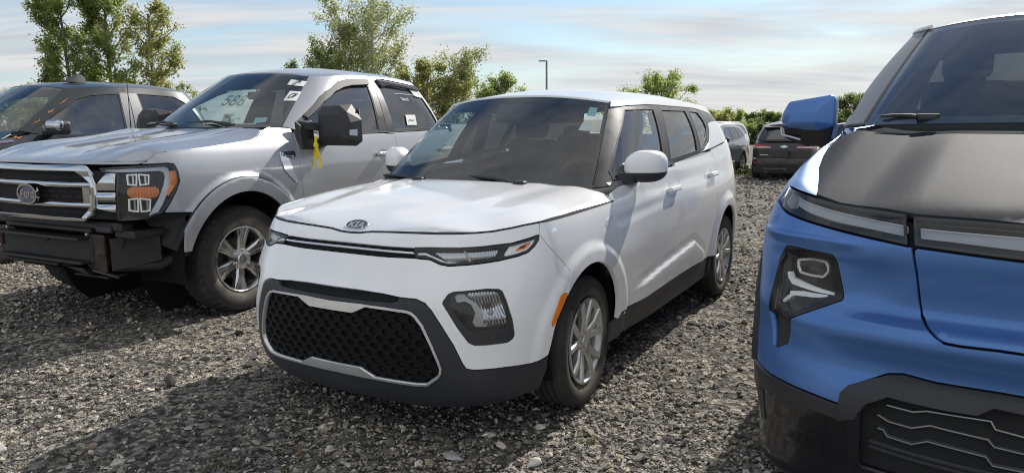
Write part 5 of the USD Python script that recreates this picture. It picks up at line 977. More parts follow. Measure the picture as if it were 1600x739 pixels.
def build_ev(loc, yaw):
    D = {k: np.array(v) for k, v in EV_D.items()}
    C, sx, L, H0, R, G, bl, tl = ev_surfaces()
    t = thing('electric_pickup', 'satin blue pickup with dark grey bonnet cut off by the right edge of the photo', 'pickup truck', loc, yaw, 'vehicles parked in the front row')
    hf_ = np.vstack([[(0, 1.096)], D['hoodfront'][::-1]]); P1 = L(hf_[:, 0], hf_[:, 1])
    H = fitH(H0, P1, [(.4, 0), (0, 0), (-.4, 0), (.3, .5), (-.2, .6), (-.5, .75), (0, .92), (.4, .85), (-.5, .92)])
    o2 = lambda sg: (lambda m: m) if sg > 0 else mir
    # dark inner shell
    truck_under(t, L, C, sx, .50, .43, (0, -3.7), 1.03, [(0, 1.07), (.9, 1.10), (1.25, 1.12), (1.9, 1.20), (3.0, 1.24), (C.L, 1.24)], z_front=.24)
    put('chassis', join([box((-1.8, 0, .40), (4.6, 1.6, .2), .04), box((.2, 0, .75), (.9, 1.1, .6), .05)]), 'dark_metal', t)
    # ---- lighting band
    lt, lb = D['lamp_top'], D['lamp_bot']; side = Polygon(np.vstack([lt, lb[::-1]]).tolist()).buffer(0); side = rnd(side, .005)
    mid = Polygon(np.vstack([[(-.001, 1.093)], D['bar_top'][::-1], D['bar_bot'], [(-.001, .988)]]).tolist()).buffer(0)
    pan = Polygon(np.vstack([[(-.001, .984)], D['bar_bot'][::-1] - [0, .004], D['panel'][1:], [(-.001, .7257)]]).tolist()).buffer(0)
    head = rnd(Polygon(D['head']), .006)
    # ---- blue nose: centre panel, corner panels
    flange = lambda a, b: .022 * sst(b, .80, .765) * sst(b, .728, .75)
    put('nose_panel', panel(L, both(rnd(pan, .012)).buffer(-.004), .018, .02, .0), 'blue_paint', t)
    bl_ = D['blue_low']
    low = np.vstack([[(1.22, .452), (1.10, .460)], bl_[1:], [(-.001, .5995)]])
    arch = Polygon(circ(sx, 0, .43, .505))
    side_edge = [(1.19, 1.085), (1.225, 1.00), (1.235, .9), (1.24, .8), (1.245, .72), (1.235, .60)]
    cover = Polygon(np.vstack([[(-.001, .721)], D['panel'][:3:-1] - [0, .004], D['panel'][3::-1] + [.004, 0], lb[::-1] - [0, .005], side_edge, low]).tolist()).buffer(0).difference(head.buffer(.001)).difference(arch)
    cov = max(polys(cover), key=lambda g: g.area)
    ridge = lambda a, b: .020 * sst(np.abs(b - .992), .026, .0) * sst(a, .60, .72) * sst(a, 1.22, 1.0) - .012 * sst(np.abs(b - .87), .10, .0) * sst(a, .45, .58) * sst(a, .73, .60)
    put('front_bumper_cover', panel(L, both(cov.buffer(-.0015)), .018, .025, warp=ridge_both(ridge)), 'blue_paint', t)
    for sg in (1, -1):
        o = o2(sg)
        ls = side.buffer(-.002); l = put('light_bar', o(panel(off(L, -.035), ls, .03, 0)), 'lamp_housing', t)
        pp = Polygon(np.vstack([D['pipe_top'], D['pipe_bot'][::-1]]).tolist()).buffer(0)
        put('light_pipe', o(panel(off(L, -.016), pp, .014, .015)), 'light_pipe', l); put('chrome_line', o(strip(off(L, -.012), D['pipe_top'], .0035, 0, .004)), 'satin_silver', l)
        put('end_reflector', o(panel(off(L, -.02), Polygon([(1.02, 1.135), (1.10, 1.14), (1.12, 1.115), (1.04, 1.085), (.99, 1.09)]), .015, .01, warp=lambda a, b: .008 * np.sin(a * 60))), 'lamp_grey', l)
        put('bezel', o(panel(L, ls.difference(ls.buffer(-.0075)), .014, .03, -.001)), 'gloss_black', l); put('lens', o(panel(L, ls.buffer(-.006), .03, .0, -.0005)), 'smoked_lens', l)
        hp = head.buffer(-.001); ln = rnd(Polygon(D['head_lens']), .006).intersection(hp.buffer(-.012))
        h = put('headlight', o(panel(L, hp.difference(ln).difference(shapely.box(.5, .5, 1.2, .694)), .012, .034, .001)), 'bezel_black', t)
        put('lamp_bowl', o(panel(off(L, -.034), ln.buffer(.01), .03, 0)), 'lamp_housing', h)
        pj = rnd(Polygon(D['head_proj']), .012); put('projector', o(join([panel(off(L, -.012), pj.difference(pj.buffer(-.007)), .01, .03)])), 'satin_silver', h); put('projector_glass', o(panel(off(L, -.026), pj.buffer(-.005), .008, .0, warp=lambda a, b: .010 * np.cos((a - .83) * 18) * np.cos((b - .885) * 30))), 'gloss_black', h)
        for k, mt in (('head_tick1', 'white_plastic'), ('head_tick2', 'satin_silver')): put('lamp_tick', o(panel(off(L, -.011), rnd(Polygon(D[k]), .003), .01, .02)), mt, h)
        put('lens', o(panel(L, ln, .03, .0, -.008)), 'lamp_lens', h); put('chrome_edge', o(strip(L, [(.905, .925), (.942, .917), (.968, .88), (.977, .79), (.968, .712)], .004, -.007, .002)), 'satin_silver', h)
        put('lamp_vent', o(panel(L, rnd(Polygon(D['head_low']), .004), .02, .01, -.012)), 'matte_black', h)
        # ---- wings
        lt_ = D['lamp_top']; fl = D['fendlineH']
    put('light_band', join([panel(off(L, -.035), both(mid), .04, 0)]), 'lamp_housing', t)
    p2 = Polygon(np.vstack([[(-.001, 1.050)], D['pipe2_top'][::-1], D['pipe2_bot'], [(-.001, 1.014)]]).tolist()).buffer(0)
    mb = both(mid).buffer(-.002); cb = put('centre_light_bar', panel(off(L, -.016), both(p2), .02, .015), 'light_pipe', t); put('chrome_line', strip(off(L, -.012), [(-.46, 1.062), (0, 1.052), (.46, 1.062)], .0035, 0, .004), 'satin_silver', cb)
    put('bezel', panel(L, mb.difference(mb.buffer(-.0075)), .014, .03, -.001), 'gloss_black', cb); put('lens', panel(L, mb.buffer(-.006), .04, 0, -.0005), 'smoked_lens', cb)
    # ---- bonnet and wings
    fr = np.vstack([[(P1[k][0], P1[k][1]) for k in range(len(P1))]]); fl = np.array([(.694, .795), (.54, .817), (.125, .885), (-.10, .908), (-.28, .915)])
    rear = np.array([(-.50, .86), (-.56, .78), (-.545, .69), (-.45, .60), (-.355, .434), (-.325, .29), (-.31, .15), (-.305, 0)])
    hd = Polygon(np.vstack([fr[1:-1], fl, [(-.42, .905)], rear, (rear * [1, -1])[-2::-1], [(-.42, -.905)], (fl * [1, -1])[::-1], (fr[1:-1] * [1, -1])[::-1]]).tolist()).buffer(0).buffer(-.003)
    put('bonnet', panel(H, max(polys(hd), key=lambda g: g.area), .028, .02), 'graphite_wrap', t)
    cw = Polygon(np.vstack([rear[1:] + [-.004, 0], (rear[1:] * [1, -1])[-2::-1] + [-.004, 0], [(-.575, -.80), (-.42, -.5), (-.36, 0), (-.42, .5), (-.575, .80)]]).tolist()).buffer(0)
    put('cowl', panel(off(H, -.004), max(polys(cw), key=lambda g: g.area), .03, .0), 'graphite_wrap', t); put('cowl_tray', panel(off(H, -.03), Polygon([(-.25, -.8), (-.25, .8), (-.6, .82), (-.6, -.82)]), .08, 0), 'matte_black', t)
    for sg in (1, -1):
        o = o2(sg)
        # wing top: between the bonnet and the body side
        hs = np.array([(.694, .795), (.54, .817), (.125, .885), (-.10, .908), (-.28, .915), (-.42, .905), (-.55, .90), (-.75, .925)])
        def edge(x):
            return x
        us = sx(np.array([.60, .45, .25, 0, -.3, -.6, -.75])); A0 = H(hs[:, 0], hs[:, 1]); zt = [1.135, 1.145, 1.165, 1.20, 1.245, 1.285, 1.305]
        Bs = np.vstack([L(np.array(D['lamp_top'][4][0]), np.array(D['lamp_top'][4][1] + .004))[None], L(np.r_[1.13, us[1:]], np.array([1.150, 1.15, 1.165, 1.195, 1.235, 1.275, 1.30]))])
        A0[0] = L(np.array(.896), np.array(1.131))
        tt_ = np.linspace(0, 1, 40); pa = PchipInterpolator(np.linspace(0, 1, len(A0)), A0); pb = PchipInterpolator(np.linspace(0, 1, len(Bs)), Bs)
        Wg = Surf(lambda a, b: (lambda p, q: p * (1 - b[..., None]) + q * b[..., None] + np.stack([0 * b, .010 * np.sin(b * PI) * sst(a, 0, .2), .016 * np.sin(b * PI) * sst(a, 0, .2)], -1))(pa(np.clip(a, 0, 1)), pb(np.clip(a, 0, 1))))
        sh = sheet(Wg, .0, .999, -.03, 1.02, 60, 12); nn = sh.n; sh = fixw(M(sh.v, sh.f, nn * np.sign(nn[:, 2:3]))); put('wing_top', o(sh), 'blue_paint', t)
        wing = Polygon(np.vstack([[(1.135, 1.150)], np.stack([us[1:], [1.15, 1.165, 1.195, 1.235, 1.275, 1.30]], 1), [(float(sx(-.72)), .5), (float(sx(-.60)), .40), (1.26, .46)], np.array(side_edge[::-1]) + [.004, 0], [(1.165, 1.118), (1.163, 1.14)]]).tolist()).buffer(0).difference(arch).buffer(-.0015)
        put('wing', o(panel(L, max(polys(wing), key=lambda g: g.area), .025, .02)), 'blue_paint', t)
        ac = Polygon(np.vstack([circ(sx, 0, .43, .56, 0, 180, 40), circ(sx, 0, .43, .50, 180, 0, 40)])).buffer(0); put('arch_moulding', o(panel(L, ac, .025, .03, .012)), 'matte_black', t)
        bt = np.array([(sx(bl(s)[0]), bl(s)[2] - .01) for s in np.linspace(.95, 3.3, 14)])
        dr = Polygon(np.vstack([[(float(sx(-.73)), .5), (float(sx(-.73)), 1.30)], bt[bt[:, 0] > sx(-.74)], [(float(sx(-3.1)), .5)]]).tolist()).buffer(0).buffer(-.003); gp = shapely.box(float(sx(-1.93)) - .003, .3, float(sx(-1.93)) + .003, 1.5)
        for g in polys(dr.difference(gp)): put('door', o(panel(L, g, .05, .02)), 'blue_paint', t)
        xs = float(sx(-3.12)); bd = Polygon([(xs, .5), (xs, 1.36), (C.L, 1.36), (C.L, .5)]).difference(Polygon(circ(sx, -3.7, .43, .505))).buffer(-.003); put('bed_side', o(panel(L, bd, .08, .02)), 'blue_paint', t)
        put('rocker', o(panel(L, Polygon([(float(sx(-.60)), .5), (float(sx(-3.1)), .5), (float(sx(-3.1)), .30), (float(sx(-.56)), .30)]), .08, .02, -.01)), 'matte_black', t)
        # ---- mirror
        fpt = lambda y, z, x=-.70: (x, y, z)
        mh = hullr([fpt(.953, 1.515), fpt(.95, 1.355), fpt(1.0, 1.49, -.685), fpt(1.0, 1.345, -.685), fpt(1.19, 1.475, -.71), fpt(1.218, 1.42, -.72), fpt(1.222, 1.375, -.72), fpt(1.20, 1.342, -.715), fpt(1.01, 1.34, -.69), (-.83, .955, 1.50), (-.83, .955, 1.345), (-.83, 1.19, 1.475), (-.83, 1.22, 1.40), (-.83, 1.20, 1.335), (-.72, 1.02, 1.478), (-.655, 1.04, 1.43), (-.655, 1.04, 1.37), (-.67, 1.18, 1.42), (-.67, 1.18, 1.37)])
        m_ = put('door_mirror', o(mh), 'blue_paint', t)
        put('mirror_foot', o(join([hull([(-.69, .955, 1.350), (-.69, 1.205, 1.337), (-.83, .955, 1.34), (-.83, 1.21, 1.33), (-.71, 1.225, 1.355), (-.72, 1.20, 1.29), (-.80, 1.20, 1.29), (-.74, 1.10, 1.245), (-.82, 1.10, 1.24), (-.74, .98, 1.25), (-.84, .98, 1.24)]), hull([(-.74, 1.06, 1.26), (-.84, 1.06, 1.26), (-.76, .90, 1.17), (-.90, .90, 1.17), (-.76, .90, 1.25), (-.90, .90, 1.27), (-.74, .99, 1.29), (-.84, .99, 1.29)])])), 'gloss_black', m_)
        put('mirror_lamp', o(tube([(-.70, 1.222, 1.345), (-.695, 1.215, 1.31), (-.70, 1.12, 1.283)], .006, 6)), 'light_pipe', m_)
        put('mirror_glass', o(box((-.832, 1.08, 1.41), (.004, .22, .12))), 'chrome', m_)
        for wx in (0, -3.7): wheel(t, (wx, sg * .88, .42), .42, .30, .275, .10, 'wheel_chrome', six_spokes(.30, .10), 'truck_tyre', flip=sg < 0, tread=4, lug=3, k=96)
    # ---- lower black bumper
    gri = np.vstack([D['grille'], ]); gl_ = D['grille_l']
    op = rnd(both(Polygon(np.vstack([[(-.001, .541)], D['grille'][::-1], [(.588, .33), (.595, .25), (-.001, .25)]]).tolist()).buffer(0)), .010)
    lowp = Polygon(np.vstack([low + [0, -.004], [(-.001, .16), (.60, .13), (1.10, .10), (1.20, .13), (1.245, .28), (1.25, .40)]]).tolist()).buffer(0)
    # dark band under the blue, then gloss below
    band = Polygon(np.vstack([low[:5] + [0, -.004], [(.648, .40), (.70, .404), (.84, .405), (1.0, .39), (1.22, .36)]]).tolist()).buffer(0).difference(arch)
    top = Polygon(np.vstack([low[4:] + [0, -.004], [(-.001, .541)], D['grille'][::-1], [(.60, .42), (.65, .40)]]).tolist()).buffer(0)
    lip = lambda a, b: .02 * sst(b, .36, .52)
    for g in polys(both(band.buffer(-.001))): put('bumper_band', panel(L, g, .02, .03, .012), 'pillar_black', t)
    put('grille_brow', panel(L, both(top).difference(op).buffer(-.0005), .018, .04, .016), 'pillar_black', t)
    gb = lowp.difference(band).difference(top).difference(op).difference(arch); gb = max(polys(gb), key=lambda g: g.area)
    put('bumper_corner', panel(L, both(gb).difference(op).buffer(-.001), .025, .04, .002), 'gloss_black', t)
    for sg in (1, -1):
        o = o2(sg); put('corner_vent', o(join([panel(L, Polygon([(1.02, .375), (1.09, .37), (1.06, .25), (1.02, .26)]), .02, .01, .006), strip(L, [(1.11, .39), (1.06, .25)], .012, .006, .01)])), 'matte_black', t)
        put('corner_crease', o(strip(L, [(1.0, .33), (.85, .285), (.68, .25)], .012, .002, .006)), 'gloss_black', t)
    put('grille_backing', panel(off(L, -.10), op.buffer(.03), .06, 0), 'dark_void', t)
    for k, z in (('bars0', 0), ('bars1', 0), ('bars2', 0)):
        p = D[k]; full = np.vstack([p[::-1] * [-1, 1], p]) ; full = full[np.argsort(full[:, 0])]
        put('grille_bar', join([panel(off(L, -.012 - .006), LineString(full).buffer(.004), .012, .05), panel(off(L, -.035), Polygon(np.vstack([full + [0, -.002], (full + [0, -.042])[::-1]]).tolist()).buffer(0), .03, .02)]), 'matte_black', t)
        put('bar_edge', strip(off(L, -.017), full, .0035, .0, .002), 'lamp_grey', t)
    b3 = D['bars3']; full = np.vstack([b3[::-1] * [-1, 1], b3]); full = full[np.argsort(full[:, 0])]
    put('grille_bar', join([panel(off(L, -.02), LineString(full).buffer(.004), .012, .05), panel(off(L, -.02), LineString(full - [0, .018]).buffer(.004), .012, .05)]), 'matte_black', t); put('bolt', on_surf(off(L, -.016), .46, .325, lathe([(0, .004), (.004, .003), (.005, 0)], 8)), 'satin_silver', t)
    vb = rnd(Polygon(D['vent_b']), .004)
    for sg in (1, -1): put('grille_cheek', o2(sg)(panel(L, vb, .015, .02, .006, warp=lambda a, b: .02 * (a - .59) / .06)), 'gloss_black', t)
    put('skirt', panel(L, both(Polygon([(-.001, .158), (.60, .128), (1.05, .10), (1.0, .085), (-.001, .10)])), .05, .03, -.01), 'matte_black', t)
    # ---- cab
    gl = [rnd(Polygon([(1.0, .10), (1.12, .55), (1.32, .88), (1.95, .90), (2.03, .06), (1.2, .05)]), .01), rnd(Polygon([(2.12, .06), (2.08, .90), (2.85, .86), (3.1, .10)]), .01)]
    w = cab_parts(t, G, R, bl, tl, 'grey_satin', 'clear_glass', 'tinted_glass', gl, seat_z=.95, cs=.82)
    for sg in (1, -1):
        put('pillar_edge', o2(sg)(strip(G, [(.828, .0), (.829, .5), (.826, .985)], .018, .002, .006)), 'rubber_seal', t)
        put('roof_moulding', o2(sg)(join([tube([tuple(tl(s) + [0, 0, .012]) for s in np.linspace(.80, 3.2, 20)], .012, 8)])), 'pale_paint', t)
    for y0, y1 in ((.50, -.15), (-.52, -.72)):
        p0, p1 = np.array([-.40 if y1 > -.5 else -.45, y0, 1.395]), np.array([-.44 if y1 > -.5 else -.52, y1, 1.405]); wp = put('wiper', join([tube([p0, p0 * .5 + p1 * .5 + [0, 0, .006], p1], [.012, .009, .006], 8), rbox(p0, (.05, .08, .03), .012)]), 'matte_black', t)
    put('wiper_cap', rbox((-.455, -.52, 1.402), (.05, .10, .022), .01), 'rubber_seal', t)
    return t
def ridge_both(f): return lambda a, b: f(np.abs(a), b)
pbr('bezel_black', (.006, .006, .007), .25)
build_ev((2.129, 2.766, 0), rad(-122.13))

# ================================================================ dark pickup at the far left
def build_ram(loc, yaw):
    C, sx, L, H0, R, G, bl, tl = pickup_surfaces(half=1.03, belt_z=-.02, ws=.06)
    t = thing('dark_pickup', 'dark green grey pickup with a chrome mirror and orange chalk marks on its roof pillar', 'pickup truck', loc, yaw, 'vehicles parked in the front row')
    hs = np.linspace(0, sx(-.35), 12); hz = np.interp(hs, [0, .9, 1.3, sx(-.35)], [1.16, 1.165, 1.22, 1.30]); HP = L(hs, hz)
    H = fitH(H0, HP, [(.4, 0), (0, 0), (-.4, 0), (.2, .4)])
    truck_under(t, L, C, sx, .49, .42, (0, -3.67), 1.02, [(0, 1.10), (1.2, 1.15), (2.4, 1.25), (C.L, 1.25)])
    ed = HP[:, :2]; rear = np.array([(-.42, .89), (-.50, .84), (-.54, .775), (-.46, .60), (-.38, .36), (-.34, 0)])
    put('bonnet', panel(H, Polygon(np.vstack([ed, rear, (rear * [1, -1])[-2::-1], (ed * [1, -1])[:0:-1]]).tolist()).buffer(0).buffer(-.003), .05, .02), 'dark_paint', t)
    put('cowl', panel(off(H, -.03), Polygon([(-.30, -.84), (-.30, .84), (-.60, .82), (-.60, -.82)]), .08, 0), 'matte_black', t)
    nose = Polygon(np.vstack([np.stack([hs, hz], 1)[:8], [(1.25, 1.0), (1.22, .55), (.9, .45), (-.001, .45)]]).tolist()).buffer(0)
    gr = Polygon([(-.001, 1.12), (.60, 1.10), (.55, .82), (-.001, .82)]); lampp = Polygon([(.66, 1.10), (1.08, 1.12), (1.12, 1.0), (.66, .96)])
    put('front_end', panel(L, both(nose).difference(shapely.union_all([both(gr), lampp, flipx(lampp)])), .04, .03), 'dark_paint', t); put('grille', panel(off(L, -.02), both(gr), .06, 0), 'matte_black', t)
    xd, xe = float(sx(-.62)), float(sx(-1.98))
    arch = Polygon(circ(sx, 0, .42, .50)); arch2 = Polygon(circ(sx, -3.67, .42, .50))
    for sg in (1, -1):
        o = (lambda m: m) if sg > 0 else mir
        put('headlight', o(panel(off(L, -.01), lampp, .04, .02)), 'reflector', t)
        bt = np.array([(sx(bl(s)[0]), bl(s)[2] - .01) for s in np.linspace(.98, 3.3, 14)])
        fen = Polygon(np.vstack([np.stack([hs, hz], 1)[7:], [(xd, 1.33), (xd, .5), (1.22, .55), (1.25, 1.0)]]).tolist()).buffer(0).difference(arch); put('fender', o(panel(L, max(polys(fen), key=lambda g: g.area), .04, .02)), 'dark_paint', t)
        for x0, x1 in ((xd, xe), (xe, float(sx(-3.05)))):
            q = bt[(bt[:, 0] > x0 + .02) & (bt[:, 0] < x1 - .02)]; z0, z1 = np.interp([x0, x1], bt[:, 0], bt[:, 1]); d = Polygon(np.vstack([[(x0, .5), (x0, z0)], q, [(x1, z1), (x1, .5)]]).tolist()).buffer(0).buffer(-.004); put('door', o(panel(L, max(polys(d), key=lambda g: g.area), .05, .02)), 'dark_paint', t)
        bd = Polygon([(float(sx(-3.1)), .5), (float(sx(-3.1)), 1.32), (C.L, 1.32), (C.L, .5)]).difference(arch2); put('bed_side', o(panel(L, max(polys(bd), key=lambda g: g.area), .08, .02)), 'dark_paint', t)
        mh = put('door_mirror', o(rbox((-.80, 1.165, 1.405), (.16, .27, .15), .05)), 'matte_black', t); put('mirror_cap', o(rbox((-.755, 1.185, 1.425), (.10, .235, .125), .045)), 'chrome', mh)
        put('mirror_arm', o(join([hull([(-.76, .92, 1.37), (-.88, .92, 1.37), (-.76, 1.05, 1.36), (-.86, 1.05, 1.36), (-.78, .92, 1.31), (-.86, .92, 1.31), (-.80, 1.06, 1.34)])])), 'matte_black', mh)
        for wx in (0, -3.67): wheel(t, (wx, sg * .87, .40), .40, .255, .275, .10, 'wheel_silver', six_spokes(.255, .10), 'truck_tyre', flip=sg < 0, tread=4, lug=3, k=72)
    gl = [rnd(Polygon([(.945, .13), (1.0, .45), (1.12, .76), (1.30, .84), (1.86, .875), (1.975, .03), (1.10, .03)]), .01), rnd(Polygon([(2.235, .875), (2.9, .86), (3.05, .70), (3.1, .05), (2.275, .04)]), .01)]
    w = cab_parts(t, G, R, bl, tl, 'dark_paint', 'clear_glass', 'tinted_glass', gl)
    for sg in (1, -1):
        o = (lambda m: m) if sg > 0 else mir
        for q in ([(1.862, .885), (2.03, .885), (2.085, .03), (1.98, .03)], [(2.04, .885), (2.225, .88), (2.27, .04), (2.095, .03)]): put('door_pillar', o(panel(G, Polygon(q).buffer(-.003), .04, .008, .003)), 'grey_satin', t)
        put('window_trim', o(strip(G, [(.93, .05), (.935, .16), (.985, .43), (1.10, .75), (1.28, .855), (1.86, .892)], .018, .003, .004)), 'rubber_seal', t)
    for k, (a, b, m) in enumerate([(.902, .22, .05), (.938, .46, .045), (.985, .69, .035), (1.957, .955, .03)]):
        rg = random.Random(k); pts = [(a - m * .3 + m * .6 * i / 7 + rg.uniform(-.012, .012), b - .03 + .06 * i / 7 + rg.uniform(-.05, .05)) if k < 3 else (a - .035 + .01 * i, b + rg.uniform(-.025, .025)) for i in range(8)]
        put('chalk_mark', strip(G, pts, .005, .0045, .001), 'chalk_orange', t)
    put('chalk_mark', strip(L, [(2.21, 1.305), (2.235, 1.318), (2.25, 1.30), (2.28, 1.312)], .010, .004, .001), 'chalk_orange', t)
    bg = put('fender_badge', panel(L, Polygon([(2.02, 1.245), (2.19, 1.262), (2.19, 1.285), (2.02, 1.27)]), .02, .008, .008), 'chrome', t); put('badge_stripe', panel(L, Polygon([(2.02, 1.248), (2.18, 1.264), (2.18, 1.270), (2.02, 1.254)]), .02, .002, .010), 'red_lens', bg)
    put('shark_fin_aerial', mv(hull([(.13, 0, 0), (-.14, .04, -.01), (-.14, -.04, -.01), (.0, .04, 0), (.0, -.04, 0), (-.04, 0, .085), (-.12, 0, .09), (-.15, .015, .05), (-.15, -.015, .05)]), -1.52, .30, float(R(np.array(-1.52), np.array(.30))[2]) + .005), 'matte_black', t)
    for y0, y1 in ((.42, -.22),): put('wiper', tube([(-.40, y0, 1.40), (-.46, (y0 + y1) / 2, 1.42), (-.52, y1, 1.43)], [.014, .01, .007], 8), 'matte_black', t)
    put('tailgate', box((-4.93, 0, 1.0), (.05, 1.6, .6), .02), 'dark_paint', t); put('bed_front', box((-3.12, 0, 1.10), (.05, 1.7, .5), .01), 'dark_paint', t); put('bed_floor', box((-4.0, 0, .85), (1.8, 1.6, .04)), 'matte_black', t)
    return t
build_ram((-6.162, 7.631, -.042), rad(-118.5))

# ================================================================ vehicles farther back
def suv_surfaces(Ln=4.65, half=.92, zt=1.66):
    n, r = .90, -(Ln - .90)
    C = Loop([(n, 0), (n - .02, .30), (n - .08, .55), (n - .22, .75), (n - .42, .86), (.25, half - .02), (-.3, half), (-2.2, half), (-2.8, half - .01), (r + .35, half - .06), (r + .12, half - .18), (r + .03, .5), (r, 0)]); sx = C.at_x
    fr = [(.18, .10), (.30, .03), (.5, 0), (.68, .02), (.85, .08), (.98, .20), (1.05, .35)]; fe = [(.18, .07), (.30, .03), (.5, .005), (.75, .0), (.92, .03), (1.02, .07), (1.1, .13)]
    sd_ = [(.18, .08), (.30, .03), (.48, .015), (.62, .02), (.80, 0), (.93, .012), (1.02, .04), (1.12, .085)]; re = [(.18, .10), (.30, .04), (.50, 0), (.62, .01), (.66, .05), (.85, .05), (1.0, .06), (1.10, .10), (1.2, .15)]
    def feats(x, y, z, a):
        h = 0
        for wx in (0, -2.72): h = h + .02 * sst(np.hypot(x - wx, z - .35), .48, .43) * sst(y, .6, .8)
        return h
    L = body_surf(C, [(0, fr), (.55, fr), (sx(.35), fe), (sx(-.4), fe), (sx(-1), sd_), (sx(-2.4), sd_), (sx(-3.1), sd_), (C.L - .9, re), (C.L, re)], (.15, 1.25), [feats])
    hz = tab((.85, .88), (.75, .93), (.5, .985), (0, 1.06), (-.45, 1.10)); H = hf(lambda x, y: hz(x) - .05 * sst(np.abs(y), .5, .95) - .015 * y ** 2)
    ez = tab((-1.0, zt - .13), (-1.5, zt - .09), (-2.4, zt - .10), (r + .3, zt - .17)); yw = tab((-1.0, .56), (-1.4, .63), (-2.4, .64), (r + .3, .58))
    roof = lambda x, y: ez(x) + .085 * (1 - (np.abs(y) / yw(x)) ** 2.4)
    B = [(-.42, 0, 1.09), (-.45, .35, 1.088), (-.53, .62, 1.08), (-.62, .76, 1.075), (-.78, .83, 1.06), (-1.3, .845, 1.07), (-2.0, .845, 1.09), (-2.6, .835, 1.12), (-3.1, .80, 1.16), (r + .30, .74, 1.17), (r + .10, .55, 1.15), (r + .06, .25, 1.15), (r + .05, 0, 1.15)]
    T = [(-1.08, 0), (-1.10, .28), (-1.14, .45), (-1.20, .55), (-1.32, .605), (-1.6, .635), (-2.0, .645), (-2.5, .64), (-2.95, .615), (r + .50, .57), (r + .40, .45), (r + .37, .22), (r + .36, 0)]
    T = [(x, y, float(roof(x, y))) for x, y in T]; bl = Loop(B); tl = Loop(T, bl.s); return C, sx, L, H, hf(roof), loft_surf(bl, tl, tab((0, .03), (.8, .012), (1.2, .02), (4, .02))), bl, tl, r
def suv(name, label, loc, yaw, paint, cat='suv', group=None, Ln=4.65, half=.92, zt=1.66, glass='tinted_glass', rear_detail=False):
    C, sx, L, H, R, G, bl, tl, r = suv_surfaces(Ln, half, zt); t = thing(name, label, cat, loc, yaw, group)
    a1, a2 = Polygon(circ(sx, 0, .35, .375)), Polygon(circ(sx, -2.72, .35, .375)); cut = a1.union(a2)
    sh = Polygon([(-.001, .22), (-.001, .86), (.9, .88), (1.6, .95), (2.5, 1.02), (C.L, 1.05), (C.L, .22)]).difference(cut); m = panel(off(L, -.03), sh, .1, 0); put('inner_shell', join([m, mir(m), box((-1.3, 0, .3), (3.6, 1.2, .16), .03)]), 'dark_void', t)
    bt = np.array([(sx(bl(s)[0]), bl(s)[2] - .008) for s in np.linspace(.9, bl.L - .3, 16)])
    hl = [(0, .89), (.4, .885), (.8, .89), (1.1, .92), (1.4, .955), (float(sx(-.3)), 1.02)]; xd, xe, xf_ = float(sx(-.55)), float(sx(-1.62)), float(sx(-2.45))
    up = Polygon(np.vstack([hl, bt[bt[:, 0] > xd - .1], [(C.L, 1.14), (C.L, .42), (float(sx(-2.3)), .42), (xd, .40), (1.3, .42), (-.001, .40)]]).tolist()).buffer(0).difference(cut)
    lamp = Polygon([(.52, .80), (1.0, .86), (1.25, .87), (1.2, .78), (.60, .72)]); gr = Polygon([(-.001, .82), (.46, .80), (.42, .58), (-.001, .56)])
    q = C.L; tail = Polygon([(q - 1.18, 1.04), (q - .66, 1.045), (q - .36, 1.0), (q - .36, .94), (q - .66, .93), (q - 1.10, .92)]); plate = shapely.box(q - .60, .68, q + .001, .90)
    gaps = shapely.union_all([shapely.box(x - .004, .42, x + .004, 1.3) for x in (xd, xe, xf_)] + [shapely.box(q - .72, .655, q + 1, .665)]); up = up.difference(shapely.union_all([lamp, gr, tail, gaps, shapely.box(.05, .62, .051, .63)]))
    low = Polygon([(-.001, .40), (1.3, .42), (xd, .40), (float(sx(-2.3)), .42), (C.L, .42), (C.L, .22), (float(sx(-2.3)), .22), (xd, .20), (.9, .2), (-.001, .2)]).difference(cut).buffer(-.002)
    for sg in (1, -1):
        o = (lambda m: m) if sg > 0 else mir; nm = ['nose', 'front_door', 'rear_door', 'rear_quarter', 'tail_panel', 'body_panel', 'body_panel']
        for g in sorted([g for g in polys(up) if g.area > .01], key=lambda g: g.centroid.x):
            cx = g.centroid.x; put('nose' if cx < 1.1 else 'fender' if cx < xd else 'front_door' if cx < xe else 'rear_door' if cx < xf_ else 'rear_quarter', o(panel(L, g.buffer(-.001), .05, .015)), paint, t)
        put('lower_cladding', o(panel(L, low, .06, .02, -.004)), 'matte_black', t)
        put('headlight', o(panel(off(L, -.01), lamp.buffer(-.003), .05, .02)), 'reflector', t); put('grille', o(panel(off(L, -.015), gr, .06, 0)), 'gloss_black', t)
        tlp = put('tail_lamp', o(panel(L, tail.buffer(-.003), .04, .02, .004)), 'red_lens', t); put('lamp_bar', o(panel(L, Polygon([(q - .88, .985), (q - .36, .975), (q - .36, .955), (q - .88, .945)]), .04, .01, .010)), 'light_pipe', tlp)
        put('rear_reflector', o(panel(L, shapely.box(q - .95, .50, q - .72, .545), .04, .01, .003)), 'red_lens', t)
        W = [Polygon([(1.02, .10), (1.14, .60), (1.30, .86), (1.95, .88), (2.02, .07), (1.2, .06)]), Polygon([(2.10, .07), (2.05, .88), (2.70, .86), (2.82, .08)]), Polygon([(2.90, .09), (2.80, .85), (3.15, .80), (3.32, .35), (3.25, .10)])]; W = [rnd(w, .01) for w in W]
        bw = rnd(Polygon([(bl.L - .52, .10), (bl.L + .001, .10), (bl.L + .001, .84), (bl.L - .45, .80)]), .02)
        pil = Polygon([(.80, -.01), (.80, .995), (bl.L, .995), (bl.L, -.01)]).difference(shapely.union_all(W + [bw])); put('pillars', o(panel(G, pil, .05, .012)), paint, t)
        for w_ in W: put('side_window', o(panel(off(G, -.004), w_.buffer(.003), .1, 0)), glass, t); put('window_trim', o(panel(G, w_.buffer(.012).difference(w_.buffer(-.004)), .04, .006, .002)), 'rubber_seal', t)
